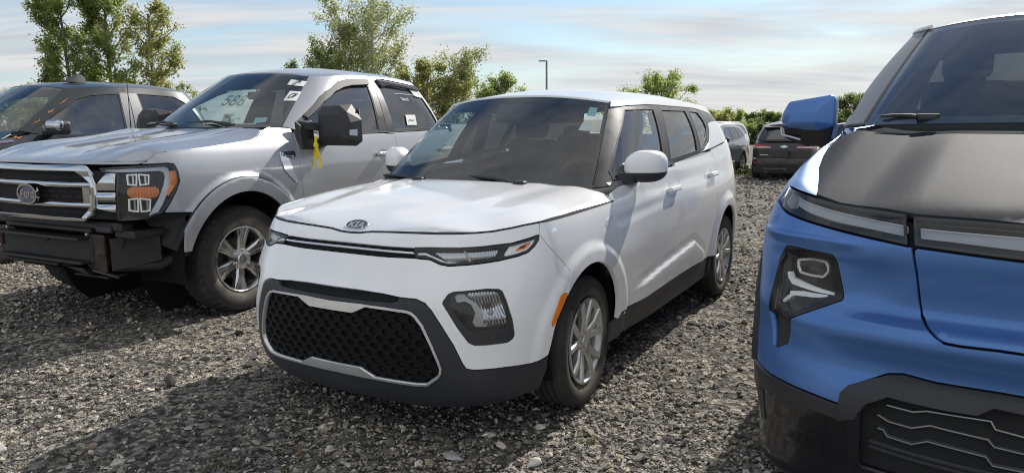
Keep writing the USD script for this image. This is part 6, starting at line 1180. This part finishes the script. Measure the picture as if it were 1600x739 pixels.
        put('back_window', o(panel(off(G, -.004), bw.buffer(.003), .1, 0)), 'tinted_glass', t)
        put('sill_strip', o(strip(L, [(xd, .40), (float(sx(-2.2)), .42)], .025, .01, .012)), 'chrome', t)
        put('roof_rail', o(tube([tuple(tl(s) + [0, -.02, .04]) for s in np.linspace(1.3, 3.0, 9)], .018, 6)), 'satin_silver' if not rear_detail else 'black_paint', t)
        mh = put('door_mirror', o(rbox((-.72, .985, 1.14), (.13, .22, .14), .05)), 'black_paint' if rear_detail else paint if paint != 'grey_paint' else 'matte_black', t); put('mirror_foot', o(hull([(-.66, .84, 1.09), (-.80, .84, 1.09), (-.68, .84, 1.05), (-.70, .95, 1.10), (-.78, .95, 1.10), (-.72, .95, 1.07)])), 'matte_black', mh)
        for hs in (float(sx(-1.42)), float(sx(-2.28))): P = L(np.array(hs), np.array(.92)); put('door_handle', o(rbox(P + [0, .02, 0], (.18, .03, .03), .012)), paint, t)
        for wx in (0, -2.72): wheel(t, (wx, sg * (half - .12), .345), .345, .225, .22, .095, 'wheel_silver', [spoke(.04, .222, .05, .05, .075, .092, .03, 90 + 72 * k_, 90 + 72 * k_) for k_ in range(5)], 'kia_tyre', flip=sg < 0, tread=3, lug=3, k=48)
    ws = Polygon([(s, -.03) for s in np.linspace(-.79, .79, 9)] + [(.79, .985)] + [(s, .985) for s in np.linspace(.75, -.75, 9)] + [(-.79, .985)]); put('windscreen', panel(G, ws, .08, 0), 'windscreen', t)
    put('roof', panel(R, Polygon([tuple(p[:2]) for p in tl(np.linspace(-tl.L, tl.L, 80))]), .1, .012, .002), paint, t)
    e = np.array([L(np.array(a), np.array(b))[:2] for a, b in hl]); rr = np.array([(-.40, .80), (-.55, .74), (-.48, .55), (-.40, .3), (-.38, 0)])
    put('bonnet', panel(fitH(H, np.array([L(np.array(a), np.array(b)) for a, b in hl]), [(.3, 0), (-.2, 0), (0, .4)]), Polygon(np.vstack([e, rr, (rr * [1, -1])[-2::-1], (e * [1, -1])[:0:-1]]).tolist()).buffer(0).buffer(-.003), .06, .02), paint, t)
    put('cowl', panel(off(H, -.02), Polygon([(-.3, -.78), (-.3, .78), (-.6, .78), (-.6, -.78)]), .1, 0), 'matte_black', t)
    put('cabin_floor', box((-1.9, 0, .55), (2.8, 1.5, .05)), 'cabin_dark', t); put('dashboard', rbox((-.85, 0, .98), (.5, 1.45, .18), .06), 'cabin_dark', t)
    for y in (.38, -.38): seat(t, -1.6, y, .68)
    seat(t, -2.4, 0, .70, 1.3, head=False)
    if rear_detail:
        x0 = r
        put('rear_spoiler', hull([(r + .52, .60, zt - .10), (r + .52, -.60, zt - .10), (r + .22, .56, zt - .16), (r + .22, -.56, zt - .16), (r + .24, .54, zt - .20), (r + .24, -.54, zt - .20), (r + .5, .6, zt - .16), (r + .5, -.6, zt - .16)]), paint, t); put('high_brake_lamp', box((r + .225, 0, zt - .185), (.02, .3, .02), .005), 'red_lens', t)
        bo = lambda w, h: Polygon([(-w, -h), (-w * .3, -h), (-w * .3, -h * 1.9), (w * .3, -h * 1.9), (w * .3, -h), (w, -h), (w * .9, h), (w * .3, h), (w * .3, h * 1.9), (-w * .3, h * 1.9), (-w * .3, h), (-w * .9, h)])
        put('emblem', on_surf(L, q - .001, .985, prism(bo(.10, .022), .008), .004), 'satin_silver', t); put('plate_recess', panel(off(L, .001), shapely.box(q - .32, .70, q + .32, .86), .05, .01, .002), 'black_paint', t)
        put('bumper_strip', panel(L, shapely.box(q - .52, .33, q + .52, .365), .05, .01, .012), 'chrome', t); put('model_badge', panel(L, shapely.box(q - .66, .735, q - .42, .755), .02, .004, .004), 'satin_silver', t)
        put('rear_wiper', tube([(r + .09, 0, 1.22), (r + .14, -.2, 1.26), (r + .17, -.34, 1.27)], .01, 6), 'rubber_seal', t)
        put('exhaust_tip', mv(rot(lathe([(.03, .0), (.035, .0), (.035, -.12)], 16), [0, 0, 1], 90), r + .05, .45, .27), 'chrome', t)
    return t
suv('suv_black', 'black SUV seen from behind with red tail lamps and a silver strip on its bumper', (9.30, 24.42, -.46), rad(66), 'black_paint', 'suv', None, rear_detail=True, zt=1.70)
suv('suv_grey', 'dark grey SUV facing the camera, half hidden behind the white crossover', (5.36, 22.54, -.46), rad(-125), 'grey_paint', 'suv', None)
suv('suv_silver', 'pale silver SUV parked right behind the dark grey one', (7.66, 29.3, -.52), rad(-124), 'pale_paint', 'suv', None, zt=1.72)
suv('white_car', 'white car mostly hidden behind the blue mirror, its roof edge showing', (11.5, 25.3, -.50), rad(-121), 'white_paint', 'car', None, zt=1.64)

# ================================================================ the gravel lot
def zg(x, y):
    d = np.hypot(x, y); return -.45 * sst(d, 8.5, 23) - .006 * np.clip(d - 23, 0, 90)
def bumps(x, y):
    p = np.stack([x, y, 0 * x], -1); return .045 * (meshkit.fbm(p * .9, 3, 3) - .5) + .030 * (meshkit.fbm(p * 5, 3, 8) - .5)
def grow(a, b, step, far, k=1.22):
    r, s = [b], step
    while r[-1] < far: s *= k; r.append(r[-1] + s)
    l, s = [a], step
    while l[-1] > -far: s *= k; l.append(l[-1] - s)
    return np.r_[l[:0:-1], np.arange(a, b, step), r]
gx, gy = grow(-5.2, 4.2, .055, 500), grow(1.6, 11, .055, 700); gy = gy[gy > -60]; gx = gx[np.abs(gx) < 600]
X, Y = np.meshgrid(gx, gy, indexing='ij'); near = sst(np.hypot(X, Y), 16, 10)
Z = zg(X, Y) + bumps(X, Y) * (.25 + .75 * near) - .012
i, j = np.meshgrid(np.arange(len(gx) - 1), np.arange(len(gy) - 1), indexing='ij'); q = i * len(gy) + j
F_ = np.vstack([np.stack([q, q + len(gy), q + len(gy) + 1], -1).reshape(-1, 3), np.stack([q, q + len(gy) + 1, q + 1], -1).reshape(-1, 3)])
MAT['gravel_bed'] = usdkit.material(stage, '/World/Looks/gravel_bed', {
    'tc': ('texture_coordinate', {}), 'v': ('voronoi_texture', {'scale': 38.0}), 'v2': ('voronoi_texture', {'scale': 95.0}), 'n': ('noise_texture', {'scale': .55, 'detail': 6.0, 'roughness': .6}), 'n2': ('noise_texture', {'scale': 3.2, 'detail': 5.0}),
    'sep': ('separate_color', {}), 'r1': ('rgb_ramp', {'ramp': [(0, (0.048, 0.044, 0.040)), (.35, (0.127, 0.116, 0.102)), (.68, (0.247, 0.225, 0.190)), (.90, (0.416, 0.374, 0.310)), (1, (0.496, 0.450, 0.372))]}),
    'r2': ('rgb_ramp', {'ramp': [(.3, (.62, .62, .64)), (.55, (1, 1, 1)), (.75, (1.25, 1.2, 1.1))]}), 'mu': ('mix_color', {'blend_type': 'multiply', 'fac': 1.0, 'use_clamp': False}),
    'gr': ('rgb_ramp', {'ramp': [(.60, (0, 0, 0)), (.70, (1, 1, 1))]}), 'gb': ('rgb_to_bw', {}), 'gm': ('math', {'math_type': 'multiply', 'value2': .35}), 'mg': ('mix_color', {'b': (.07, .09, .025)}),
    'add': ('math', {'math_type': 'add'}), 'b': ('bump', {'strength': .9, 'distance': .02}), 'p': ('principled_bsdf', {'roughness': .92, 'specular_ior_level': .25})},
    [('tc.object', 'v.vector'), ('tc.object', 'v2.vector'), ('tc.object', 'n.vector'), ('tc.object', 'n2.vector'), ('v.color', 'sep.color'), ('sep.r', 'r1.fac'), ('n2.fac', 'r2.fac'), ('r1.color', 'mu.a'), ('r2.color', 'mu.b'),
     ('n.fac', 'gr.fac'), ('gr.color', 'gb.color'), ('gb.val', 'gm.value1'), ('gm.value', 'mg.fac'), ('mu.result', 'mg.a'), ('mg.result', 'p.base_color'),
     ('v.distance', 'add.value1'), ('v2.distance', 'add.value2'), ('add.value', 'b.height'), ('b.normal', 'p.normal')], surface='p.BSDF')
put('ground', shade(trimesh.Trimesh(np.stack([X, Y, Z], -1).reshape(-1, 3), F_, process=False), True), 'gravel_bed', None, kind='structure')
def height(x, y): return zg(x, y) + bumps(x, y) * (.25 + .75 * sst(np.hypot(x, y), 16, 10)) - .012
# ---- loose stones
def stone_mat(name, c0, c1, c2):
    MAT[name] = usdkit.material(stage, '/World/Looks/' + name, {'oi': ('object_info', {}), 'r': ('rgb_ramp', {'ramp': [(0, c0), (.5, c1), (1, c2)]}), 'tc': ('texture_coordinate', {}), 'n': ('noise_texture', {'scale': 2.5, 'detail': 4.0}), 'nr': ('rgb_ramp', {'ramp': [(.3, (.65, .65, .65)), (.7, (1.15, 1.13, 1.1))]}),
        'm': ('mix_color', {'blend_type': 'multiply', 'fac': 1.0, 'use_clamp': False}), 'p': ('principled_bsdf', {'roughness': .85, 'specular_ior_level': .3})}, [('oi.random', 'r.fac'), ('tc.object', 'n.vector'), ('n.fac', 'nr.fac'), ('r.color', 'm.a'), ('nr.color', 'm.b'), ('m.result', 'p.base_color')], surface='p.BSDF')
stone_mat('stone_dark', (0.048, 0.044, 0.041), (0.096, 0.090, 0.081), (0.160, 0.148, 0.131)); stone_mat('stone_mid', (0.200, 0.184, 0.162), (0.280, 0.258, 0.223), (0.360, 0.330, 0.285)); stone_mat('stone_pale', (0.416, 0.377, 0.320), (0.512, 0.465, 0.393), (0.623, 0.568, 0.485)); stone_mat('stone_tan', (0.224, 0.172, 0.109), (0.296, 0.233, 0.155), (0.367, 0.298, 0.204))
rg = np.random.default_rng(11)
def rock(seed, n=11, flat=.62):
    r = np.random.default_rng(seed); p = r.normal(size=(n, 3)); p /= np.linalg.norm(p, axis=1, keepdims=True); p *= r.uniform(.75, 1.0, (n, 1)); p *= [1, r.uniform(.6, .9), flat * r.uniform(.7, 1.1)]
    return shade(trimesh.convex.convex_hull(p), False)
pi = UsdGeom.PointInstancer.Define(stage, '/World/gravel'); tag(pi.GetPrim(), 'loose crushed stone covering the whole lot', 'gravel', None, 'stuff')
mats = ['stone_dark'] * 4 + ['stone_mid'] * 4 + ['stone_pale'] * 2 + ['stone_tan'] * 1
for k, mt in enumerate(mats): put('stone', rock(k + 40), mt, pi)
pi.CreatePrototypesRel().SetTargets([Sdf.Path('/World/gravel/stone' + ('_%03d' % k if k else '')) for k in range(len(mats))])
def field(y0, y1, dens, med, sig, mx):
    n = int(dens * .5 * 1.75 * (y1 ** 2 - y0 ** 2)); y = np.sqrt(rg.uniform(y0 ** 2, y1 ** 2, n)); x = rg.uniform(-.875, .875, n) * (y + .25); s = np.clip(med * np.exp(rg.normal(0, sig, n)), .004, mx); return x, y, s
fx = [field(2.1, 4.6, 3000, .0082, .52, .042), field(4.6, 7.5, 1500, .0110, .50, .048), field(7.5, 12, 450, .018, .45, .06), field(12, 24, 110, .030, .4, .08)]
x, y, s = (np.concatenate([f[k] for f in fx]) for k in range(3)); cl = meshkit.fbm(np.stack([x * 1.3, y * 1.3, 0 * x], -1), 3, 5); keep = rg.uniform(size=len(x)) < np.clip((cl - .28) * 3.2, .25, 1); x, y, s = x[keep], y[keep], s[keep]
n = len(x); e = rg.normal(size=(n, 3)) * [.28, .28, 3.0]; an = np.linalg.norm(e, axis=1); ax = e / an[:, None]; qw = np.cos(an / 2); qv = ax * np.sin(an / 2)[:, None]
pal = np.clip(rg.uniform(size=n) + .55 * (meshkit.fbm(np.stack([x * 2.6, y * 2.6, 0 * x], -1), 3, 21) - .53), 0, .999); w = np.array([.33, .34, .25, .08]); kind = np.searchsorted(np.cumsum(w) / w.sum(), pal); first = np.array([0, 4, 8, 10]); cnt = np.array([4, 4, 2, 1]); idx = first[kind] + (rg.integers(0, 1000, n) % cnt[kind])
pi.CreateProtoIndicesAttr(Vt.IntArray.FromNumpy(idx.astype(np.int32))); pi.CreatePositionsAttr(Vt.Vec3fArray.FromNumpy(np.stack([x, y, height(x, y) + s * .30], -1).astype(np.float32)))
pi.CreateOrientationsAttr(Vt.QuathArray([Gf.Quath(float(a), float(b), float(c), float(d)) for a, (b, c, d) in zip(qw, qv)])); pi.CreateScalesAttr(Vt.Vec3fArray.FromNumpy(np.repeat(s[:, None], 3, 1).astype(np.float32)))
for nm, lab, xx, yy, sz, mt, sd_ in (('rock', 'dark brown rock standing at the shadow edge left of the white crossover', -1.87, 3.81, (.055, .045, .055), 'stone_darkbrown', 3), ('rock', 'white rounded stone in the sun at the bottom, below the front wheel', .08, 2.85, (.045, .03, .030), 'stone_white', 5),
        ('rock', 'flat pale slab of stone in the shade below the crossover grille', -.26, 2.93, (.065, .05, .018), 'stone_grey', 8), ('rock', 'small yellowish chip of stone beside the blue pickup bumper', .95, 2.98, (.026, .018, .014), 'stone_yellow', 9), ('rock', 'tan oval stone just in front of the flat pale slab', -.295, 2.83, (.032, .02, .016), 'stone_tanner', 12), ('rock', 'orange brown lump of stone in the shade, bottom centre left', -.93, 2.98, (.022, .020, .018), 'stone_orange', 15)):
    c = {'stone_darkbrown': (.055, .045, .04), 'stone_white': (.52, .49, .44), 'stone_grey': (.36, .35, .33), 'stone_yellow': (.45, .37, .22), 'stone_tanner': (.36, .30, .22), 'stone_orange': (.24, .15, .08)}[mt]
    if mt not in MAT: pbr(mt, c, .85, noise=(30, .25), bump=(70, .3, .004))
    r = rock(sd_, 26, .9); r = M(r.v * np.array(sz), r.f, None); t_ = thing(nm, lab, 'rock', (xx, yy, float(height(np.array(xx), np.array(yy))) + sz[2] * .55), sd_ * .7); put('stone', r, mt, t_)
# ---- weeds
pbr('weed_green', (.12, .15, .04), .7, noise=(30, .3))
V, Fc = [], []
for cx, cy, n, sp, hh in ((2.42, 7.9, 90, .35, .04), (3.2, 8.4, 110, .4, .04), (-1.95, 2.98, 60, .12, .018), (-1.72, 2.90, 50, .10, .018), (-1.25, 2.86, 50, .10, .018), (-.95, 2.78, 30, .08, .016), (.33, 3.1, 14, .05, .03), (-1.9, 3.35, 12, .05, .018), (-2.6, 3.9, 20, .2, .016), (7.2, 24.5, 240, 1.1, .30), (4.5, 16, 90, .8, .07), (-2.3, 3.35, 14, .15, .016)):
    for _ in range(n):
        bx, by = cx + rg.normal(0, sp / 2), cy + rg.normal(0, sp / 2); a = rg.uniform(0, 2 * PI); h = hh * rg.uniform(.5, 1.3); d = np.array([math.cos(a), math.sin(a), 0]); b = np.array([bx, by, float(height(np.array(bx), np.array(by)))]); wv = np.array([-d[1], d[0], 0]) * h * .16
        o_ = len(V); V += [b - wv, b + wv, b + d * h * .5 + [0, 0, h * .75] + wv * .8, b + d * h * .5 + [0, 0, h * .75] - wv * .8, b + d * h * 1.1 + [0, 0, h * .8]]; Fc += [(o_, o_ + 1, o_ + 2), (o_, o_ + 2, o_ + 3), (o_ + 3, o_ + 2, o_ + 4)]
put('weeds', M(V, Fc), 'weed_green', None, 'low green weeds sprouting between the stones', 'weeds', None, 'stuff')
pbr('concrete', (.36, .35, .33), .9, noise=(18, .2), bump=(60, .3, .004))
put('concrete_edge', mv(rot(box((0, 0, 0), (2.0, 1.2, .12), .015), [0, 0, 1], 62), -2.02 - .89 - .32, 2.8 - .16 - .20, .0 - .045), 'concrete', None, kind='structure')

# ================================================================ trees, lamp post
def leaf_mat(name, c, tr):
    MAT[name] = usdkit.material(stage, '/World/Looks/' + name, {'g': ('geometry', {}), 'r': ('rgb_ramp', {'ramp': [(0, tuple(np.array(c) * .55)), (.5, c), (1, tuple(np.array(c) * 1.5))]}), 'd': ('principled_bsdf', {'roughness': .5, 'specular_ior_level': .4}), 't': ('translucent_bsdf', {'color': tr}), 'm': ('mix_closure', {'fac': .48})},
        [('g.random_per_island', 'r.fac'), ('r.color', 'd.base_color'), ('d.BSDF', 'm.closure1'), ('t.BSDF', 'm.closure2')], surface='m.closure')
leaf_mat('leaf_poplar', (.17, .21, .075), (.50, .60, .17)); leaf_mat('leaf_willow', (.21, .23, .11), (.52, .56, .22)); leaf_mat('leaf_dark', (.09, .125, .05), (.26, .34, .09)); leaf_mat('leaf_yellow', (.22, .225, .08), (.56, .58, .17))
pbr('bark', (.16, .145, .12), .9, noise=(6, .3)); pbr('bark_pale', (.36, .34, .30), .9, noise=(6, .3))
def tree(name, label, base, h, spread, leaf, bark, seed, n_leaf=6000, form='poplar', lean=(0, 0), size=.085, group=None, bottom=.12, loose=.3):
    r = np.random.default_rng(seed); t = thing(name, label, 'tree', base, 0, group); T_, tips = [], []
    trunk = np.array([[0, 0, -.3], [lean[0] * .2, lean[1] * .2, h * .3], [lean[0] * .6, lean[1] * .6, h * .65], [lean[0], lean[1], h * .97]]) + np.r_[np.zeros((1, 3)), r.normal(0, .06, (3, 3))]
    tc = PchipInterpolator([0, .3, .65, 1], trunk); u = np.linspace(0, 1, 12); T_.append(tube(tc(u), .035 + h * .012 * (1 - u) ** 1.2, 7))
    nb = int(16 + h * 3.6)
    for k in range(nb):
        a = bottom + (1 - bottom) * (k + r.uniform(0, .9)) / nb * .97; p0 = tc(a); an = r.uniform(0, 2 * PI)
        if form == 'poplar': ln = spread * (1.05 - .55 * a) * r.uniform(.6, 1.25); rise = r.uniform(.55, 1.4)
        elif form == 'round': ln = spread * math.sin(PI * min(.15 + a * .8, .97)) * r.uniform(.6, 1.1); rise = r.uniform(.15, .9)
        elif form == 'cone': ln = spread * (1.08 - a) * r.uniform(.8, 1.1); rise = r.uniform(-.1, .3)
        else: ln = spread * (1.0 - .45 * a) * r.uniform(.5, 1.2); rise = r.uniform(.5, 1.3)
        d = np.array([math.cos(an), math.sin(an), rise]); d /= np.linalg.norm(d); p1 = p0 + d * ln * .55 + r.normal(0, .05, 3) * ln; p2 = p0 + d * ln + [0, 0, (.12 if form != 'round' else -.05) * ln] + r.normal(0, .08, 3) * ln
        br = PchipInterpolator([0, .5, 1], np.array([p0, p1, p2])); v = np.linspace(0, 1, 6); T_.append(tube(br(v), .012 + .012 * h / 6 * (1 - v), 5, False))
        for m in range(int(5 + ln * 5)):
            w = .18 + .82 * r.uniform() ** .7; q0 = br(w); dq = d * .5 + r.normal(0, .6, 3); dq /= np.linalg.norm(dq); q1 = q0 + dq * r.uniform(.12, .42) * (.5 + ln * .3); tips.append((q0, q1, ln))
            if m < 3: T_.append(tube(np.array([q0, (q0 + q1) / 2 + [0, 0, .02], q1]), .006, 3, False))
        tips.append((p2 - d * .1, p2 + d * .12, ln))
    tips.append((tc(.95), tc(1.0) + [0, 0, .15], .5))
    A, Bq = np.array([x[0] for x in tips]), np.array([x[1] for x in tips]); k = r.integers(0, len(tips), n_leaf); w = r.uniform(.2, 1.15, n_leaf)[:, None]
    dens = meshkit.noise((A[k] * (1 - w) + Bq[k] * w) * 1.6 + seed, seed); c = A[k] * (1 - w) + Bq[k] * w + r.normal(0, .07 + .07 * loose, (n_leaf, 3)); sel = r.uniform(size=n_leaf) < np.clip((dens - .15) * 2.8, .2, 1); c = c[sel]; n = len(c)
    nn = r.normal(size=(n, 3)); nn[:, 2] += .5; nn /= np.linalg.norm(nn, axis=1, keepdims=True); a_ = np.cross(nn, r.normal(size=(n, 3))); a_ /= np.linalg.norm(a_, axis=1, keepdims=True); b_ = np.cross(nn, a_); s = size * r.uniform(.6, 1.25, (n, 1))
    V = np.stack([c - a_ * s * .5, c + b_ * s * .36, c + a_ * s * .55, c - b_ * s * .36], 1).reshape(-1, 3); i = np.arange(n)[:, None] * 4; F = np.vstack([i + [0, 2, 1], i + [0, 3, 2]]); put('crown', M(V, F, np.repeat(nn, 4, 0)), leaf, t); put('trunk', join(T_), bark, t)
    return t
def place(px, d): x = (px - 800) / 1142.0 * d; return (x, d, float(zg(np.array(x), np.array(d))) - .05)
def top(py, px, d): hz = 185 - (px - 800) * .0105; return (hz - py) / 1142.0 * d * 1.02 + 1.412 - place(px, d)[2]
G1 = None
for nm, lab, px, py, d, sp, lf, bk, fm, nl, sz, bt_, ls, ln in (
    ('poplar_tree', 'tallest poplar at upper left, its crown reaching out of the picture', 190, -22, 31, 1.10, 'leaf_poplar', 'bark', 'poplar', 7500, .10, .1, .3, (.1, 0)),
    ('poplar_tree', 'left-leaning poplar with ragged side shoots over the dark pickup roof', 138, 2, 30, 1.12, 'leaf_poplar', 'bark', 'poplar', 6500, .10, .1, .4, (-.5, .2)),
    ('poplar_tree', 'thinner yellowish poplar, right of the tallest one', 252, 24, 31, 1.02, 'leaf_yellow', 'bark', 'poplar', 4200, .10, .1, .4, (.05, 0)),
    ('bush', 'low shrub peeping over the dark pickup roof beside the shark fin aerial', 100, 113, 29, .55, 'leaf_dark', 'bark', 'round', 1500, .09, .1, .3, (0, 0)),
    ('willow_tree', 'open pale tree with bare white stems showing, above the silver pickup cab', 598, 37, 36, 2.0, 'leaf_willow', 'bark_pale', 'open', 4200, .11, .25, .9, (-.2, 0)),
    ('willow_tree', 'airy tree with its top left of the bare-stemmed one', 552, 42, 37, 1.5, 'leaf_willow', 'bark_pale', 'open', 3300, .11, .2, .8, (0, 0)),
    ('shrub_tree', 'short green tree low at the left foot of the bare-stemmed one', 512, 84, 35, 1.0, 'leaf_poplar', 'bark', 'open', 2600, .10, .1, .5, (0, 0)),
    ('shrub_tree', 'single small sprig of a tree over the silver pickup windscreen', 466, 101, 36, .28, 'leaf_dark', 'bark', 'poplar', 380, .10, .5, .2, (0, 0)),
    ('shrub_tree', 'bushy tree right behind the silver pickup cab corner', 676, 104, 33, 1.25, 'leaf_yellow', 'bark', 'round', 5200, .10, .05, .5, (0, 0)),
    ('shrub_tree', 'sparse tree with grey stems between the cab and the crossover roof', 716, 101, 34, 1.25, 'leaf_willow', 'bark_pale', 'open', 2800, .10, .1, .9, (0, 0)),
    ('shrub_tree', 'small round-topped tree just left of the lamp post', 784, 118, 34, 1.0, 'leaf_poplar', 'bark', 'round', 3600, .10, .05, .5, (0, 0)),
    ('shrub_tree', 'low broad tree above the crossover roof, right of the lamp post', 1028, 131, 40, 1.7, 'leaf_poplar', 'bark', 'round', 5600, .11, .05, .5, (0, 0)),
    ('shrub_tree', 'small yellow green shrub left end of the far row, above the grey SUV', 1118, 177, 52, 1.1, 'leaf_yellow', 'bark', 'round', 3000, .13, .05, .5, (0, 0)),
    ('shrub_tree', 'dull green shrub beside the yellow green one above the grey SUV', 1146, 181, 54, 1.0, 'leaf_poplar', 'bark', 'round', 2600, .13, .05, .5, (0, 0)),
    ('dark_tree', 'dark conical tree in the gap left of the black SUV', 1177, 190, 55, .95, 'leaf_dark', 'bark', 'cone', 3600, .13, .02, .3, (0, 0)),
    ('dark_tree', 'dark rounded tree just behind the black SUV roof', 1200, 182, 58, 1.3, 'leaf_dark', 'bark', 'round', 3800, .13, .05, .3, (0, 0)),
    ('dark_tree', 'dark leafy tree between the blue mirror and the windscreen pillar', 1328, 153, 46, 1.25, 'leaf_dark', 'bark', 'round', 4200, .12, .1, .5, (0, 0))):
    tree(nm, lab, place(px, d), top(py, px, d), sp * 1.75, lf, bk, int(px), int(nl * 4.3), fm, ln, sz * .92, None, bt_, ls)
# rows of trees beyond: copies of three kinds
def copy(src, name, label, loc, s, rz, group):
    x = UsdGeom.Xform.Define(stage, '/World/' + numbered(name, '/World')); x.GetPrim().GetReferences().AddInternalReference(src.GetPath()); x.GetPrim().SetInstanceable(True)
    x.ClearXformOpOrder(); x.AddTransformOp(opSuffix='place').Set(Gf.Matrix4d().SetScale(s) * Gf.Matrix4d().SetRotate(Gf.Rotation(Gf.Vec3d(0, 0, 1), rz)) * Gf.Matrix4d().SetTranslate(Gf.Vec3d(*map(float, loc))))
    tag(x.GetPrim(), label, 'tree', group); return x
hedge = [tree('hedge_tree', 'scrubby green tree in the low row at the far left edge', place(12, 58), 5.4, 2.0, 'leaf_poplar', 'bark', 901, 4200, 'round', size=.14, bottom=.03, group='low scrub row at the far left'), tree('hedge_tree', 'scrubby green tree in the low row at the far left edge', place(46, 60), 5.0, 2.1, 'leaf_dark', 'bark', 902, 4200, 'round', size=.14, bottom=.03, group='low scrub row at the far left')]
rt = random.Random(5)
for k, px in enumerate((-60, -30, -6, 28, 62, 78, 96)): copy(hedge[k % 2], 'hedge_tree', 'scrubby green tree in the low row at the far left edge', place(px, 57 + 2 * (k % 3)), rt.uniform(.88, 1.0), rt.uniform(0, 360), 'low scrub row at the far left')
for k in range(46):
    px = -900 + k * 66 + rt.uniform(-20, 20)
    if -70 < px < 110: continue
    d = 70 + rt.uniform(-8, 12); copy(hedge[k % 2], 'scrub_tree', 'scrubby tree of the distant low row behind the lot', place(px, d), rt.uniform(.30, .40) if px > 1000 else rt.uniform(.42, .56) if 300 < px else rt.uniform(.8, 1.1), rt.uniform(0, 360), 'distant low scrub behind the lot')
# lamp post
lp = thing('lamp_post', 'grey lamp post with a single flat head pointing left', 'lamp post', place(855.4, 70)); hh = top(100.5, 855, 70)
put('pole', lathe_z([(.10, -.3), (.10, .0), (.085, hh)], 12), 'pole_grey', lp); put('lamp_head', rbox((-.42, 0, hh - .02), (.62, .34, .11), .05), 'pole_grey', lp); put('bracket', box((-.05, 0, hh - .02), (.28, .09, .09), .02), 'pole_grey', lp); put('base_plate', box((0, 0, 0), (.4, .4, .06), .01), 'pole_grey', lp)
# ribbon hanging from the towing mirror
def ribbon():
    c, s = math.cos(rad(-117.4)), math.sin(rad(-117.4)); W = lambda x, y, z: np.array([-2.908 + c * x - s * y, 5.928 + s * x + c * y, z - .03])
    t = thing('yellow_ribbon', 'yellow ribbon tied to the arm of the black towing mirror', 'ribbon'); r = np.random.default_rng(4)
    put('knot', ellip(W(-.80, 1.02, 1.235), (.022, .022, .028), 2), 'ribbon_yellow', t); put('loop', tube([W(-.82, 1.01, 1.30), W(-.80, 1.02, 1.26), W(-.80, 1.02, 1.23)], .014, 6), 'ribbon_yellow', t)
    for k in range(5):
        a = r.uniform(-.05, .05); b = r.uniform(-.02, .03); L_ = r.uniform(.14, .19); p = [W(-.80 + b * u + .008 * math.sin(6 * u + k), 1.025 + a * u + .01 * math.sin(5 * u + 2 * k), 1.235 - L_ * u) for u in np.linspace(0, 1, 7)]; wv = np.array([.9, .4, 0]) * .008; v = np.vstack([[q - wv for q in p], [q + wv for q in p]]); n = len(p); f = []
        for i_ in range(n - 1): f += [(i_, i_ + n, i_ + n + 1), (i_, i_ + n + 1, i_ + 1)]
        put('tail', M(v, f), 'ribbon_yellow', t)
ribbon()
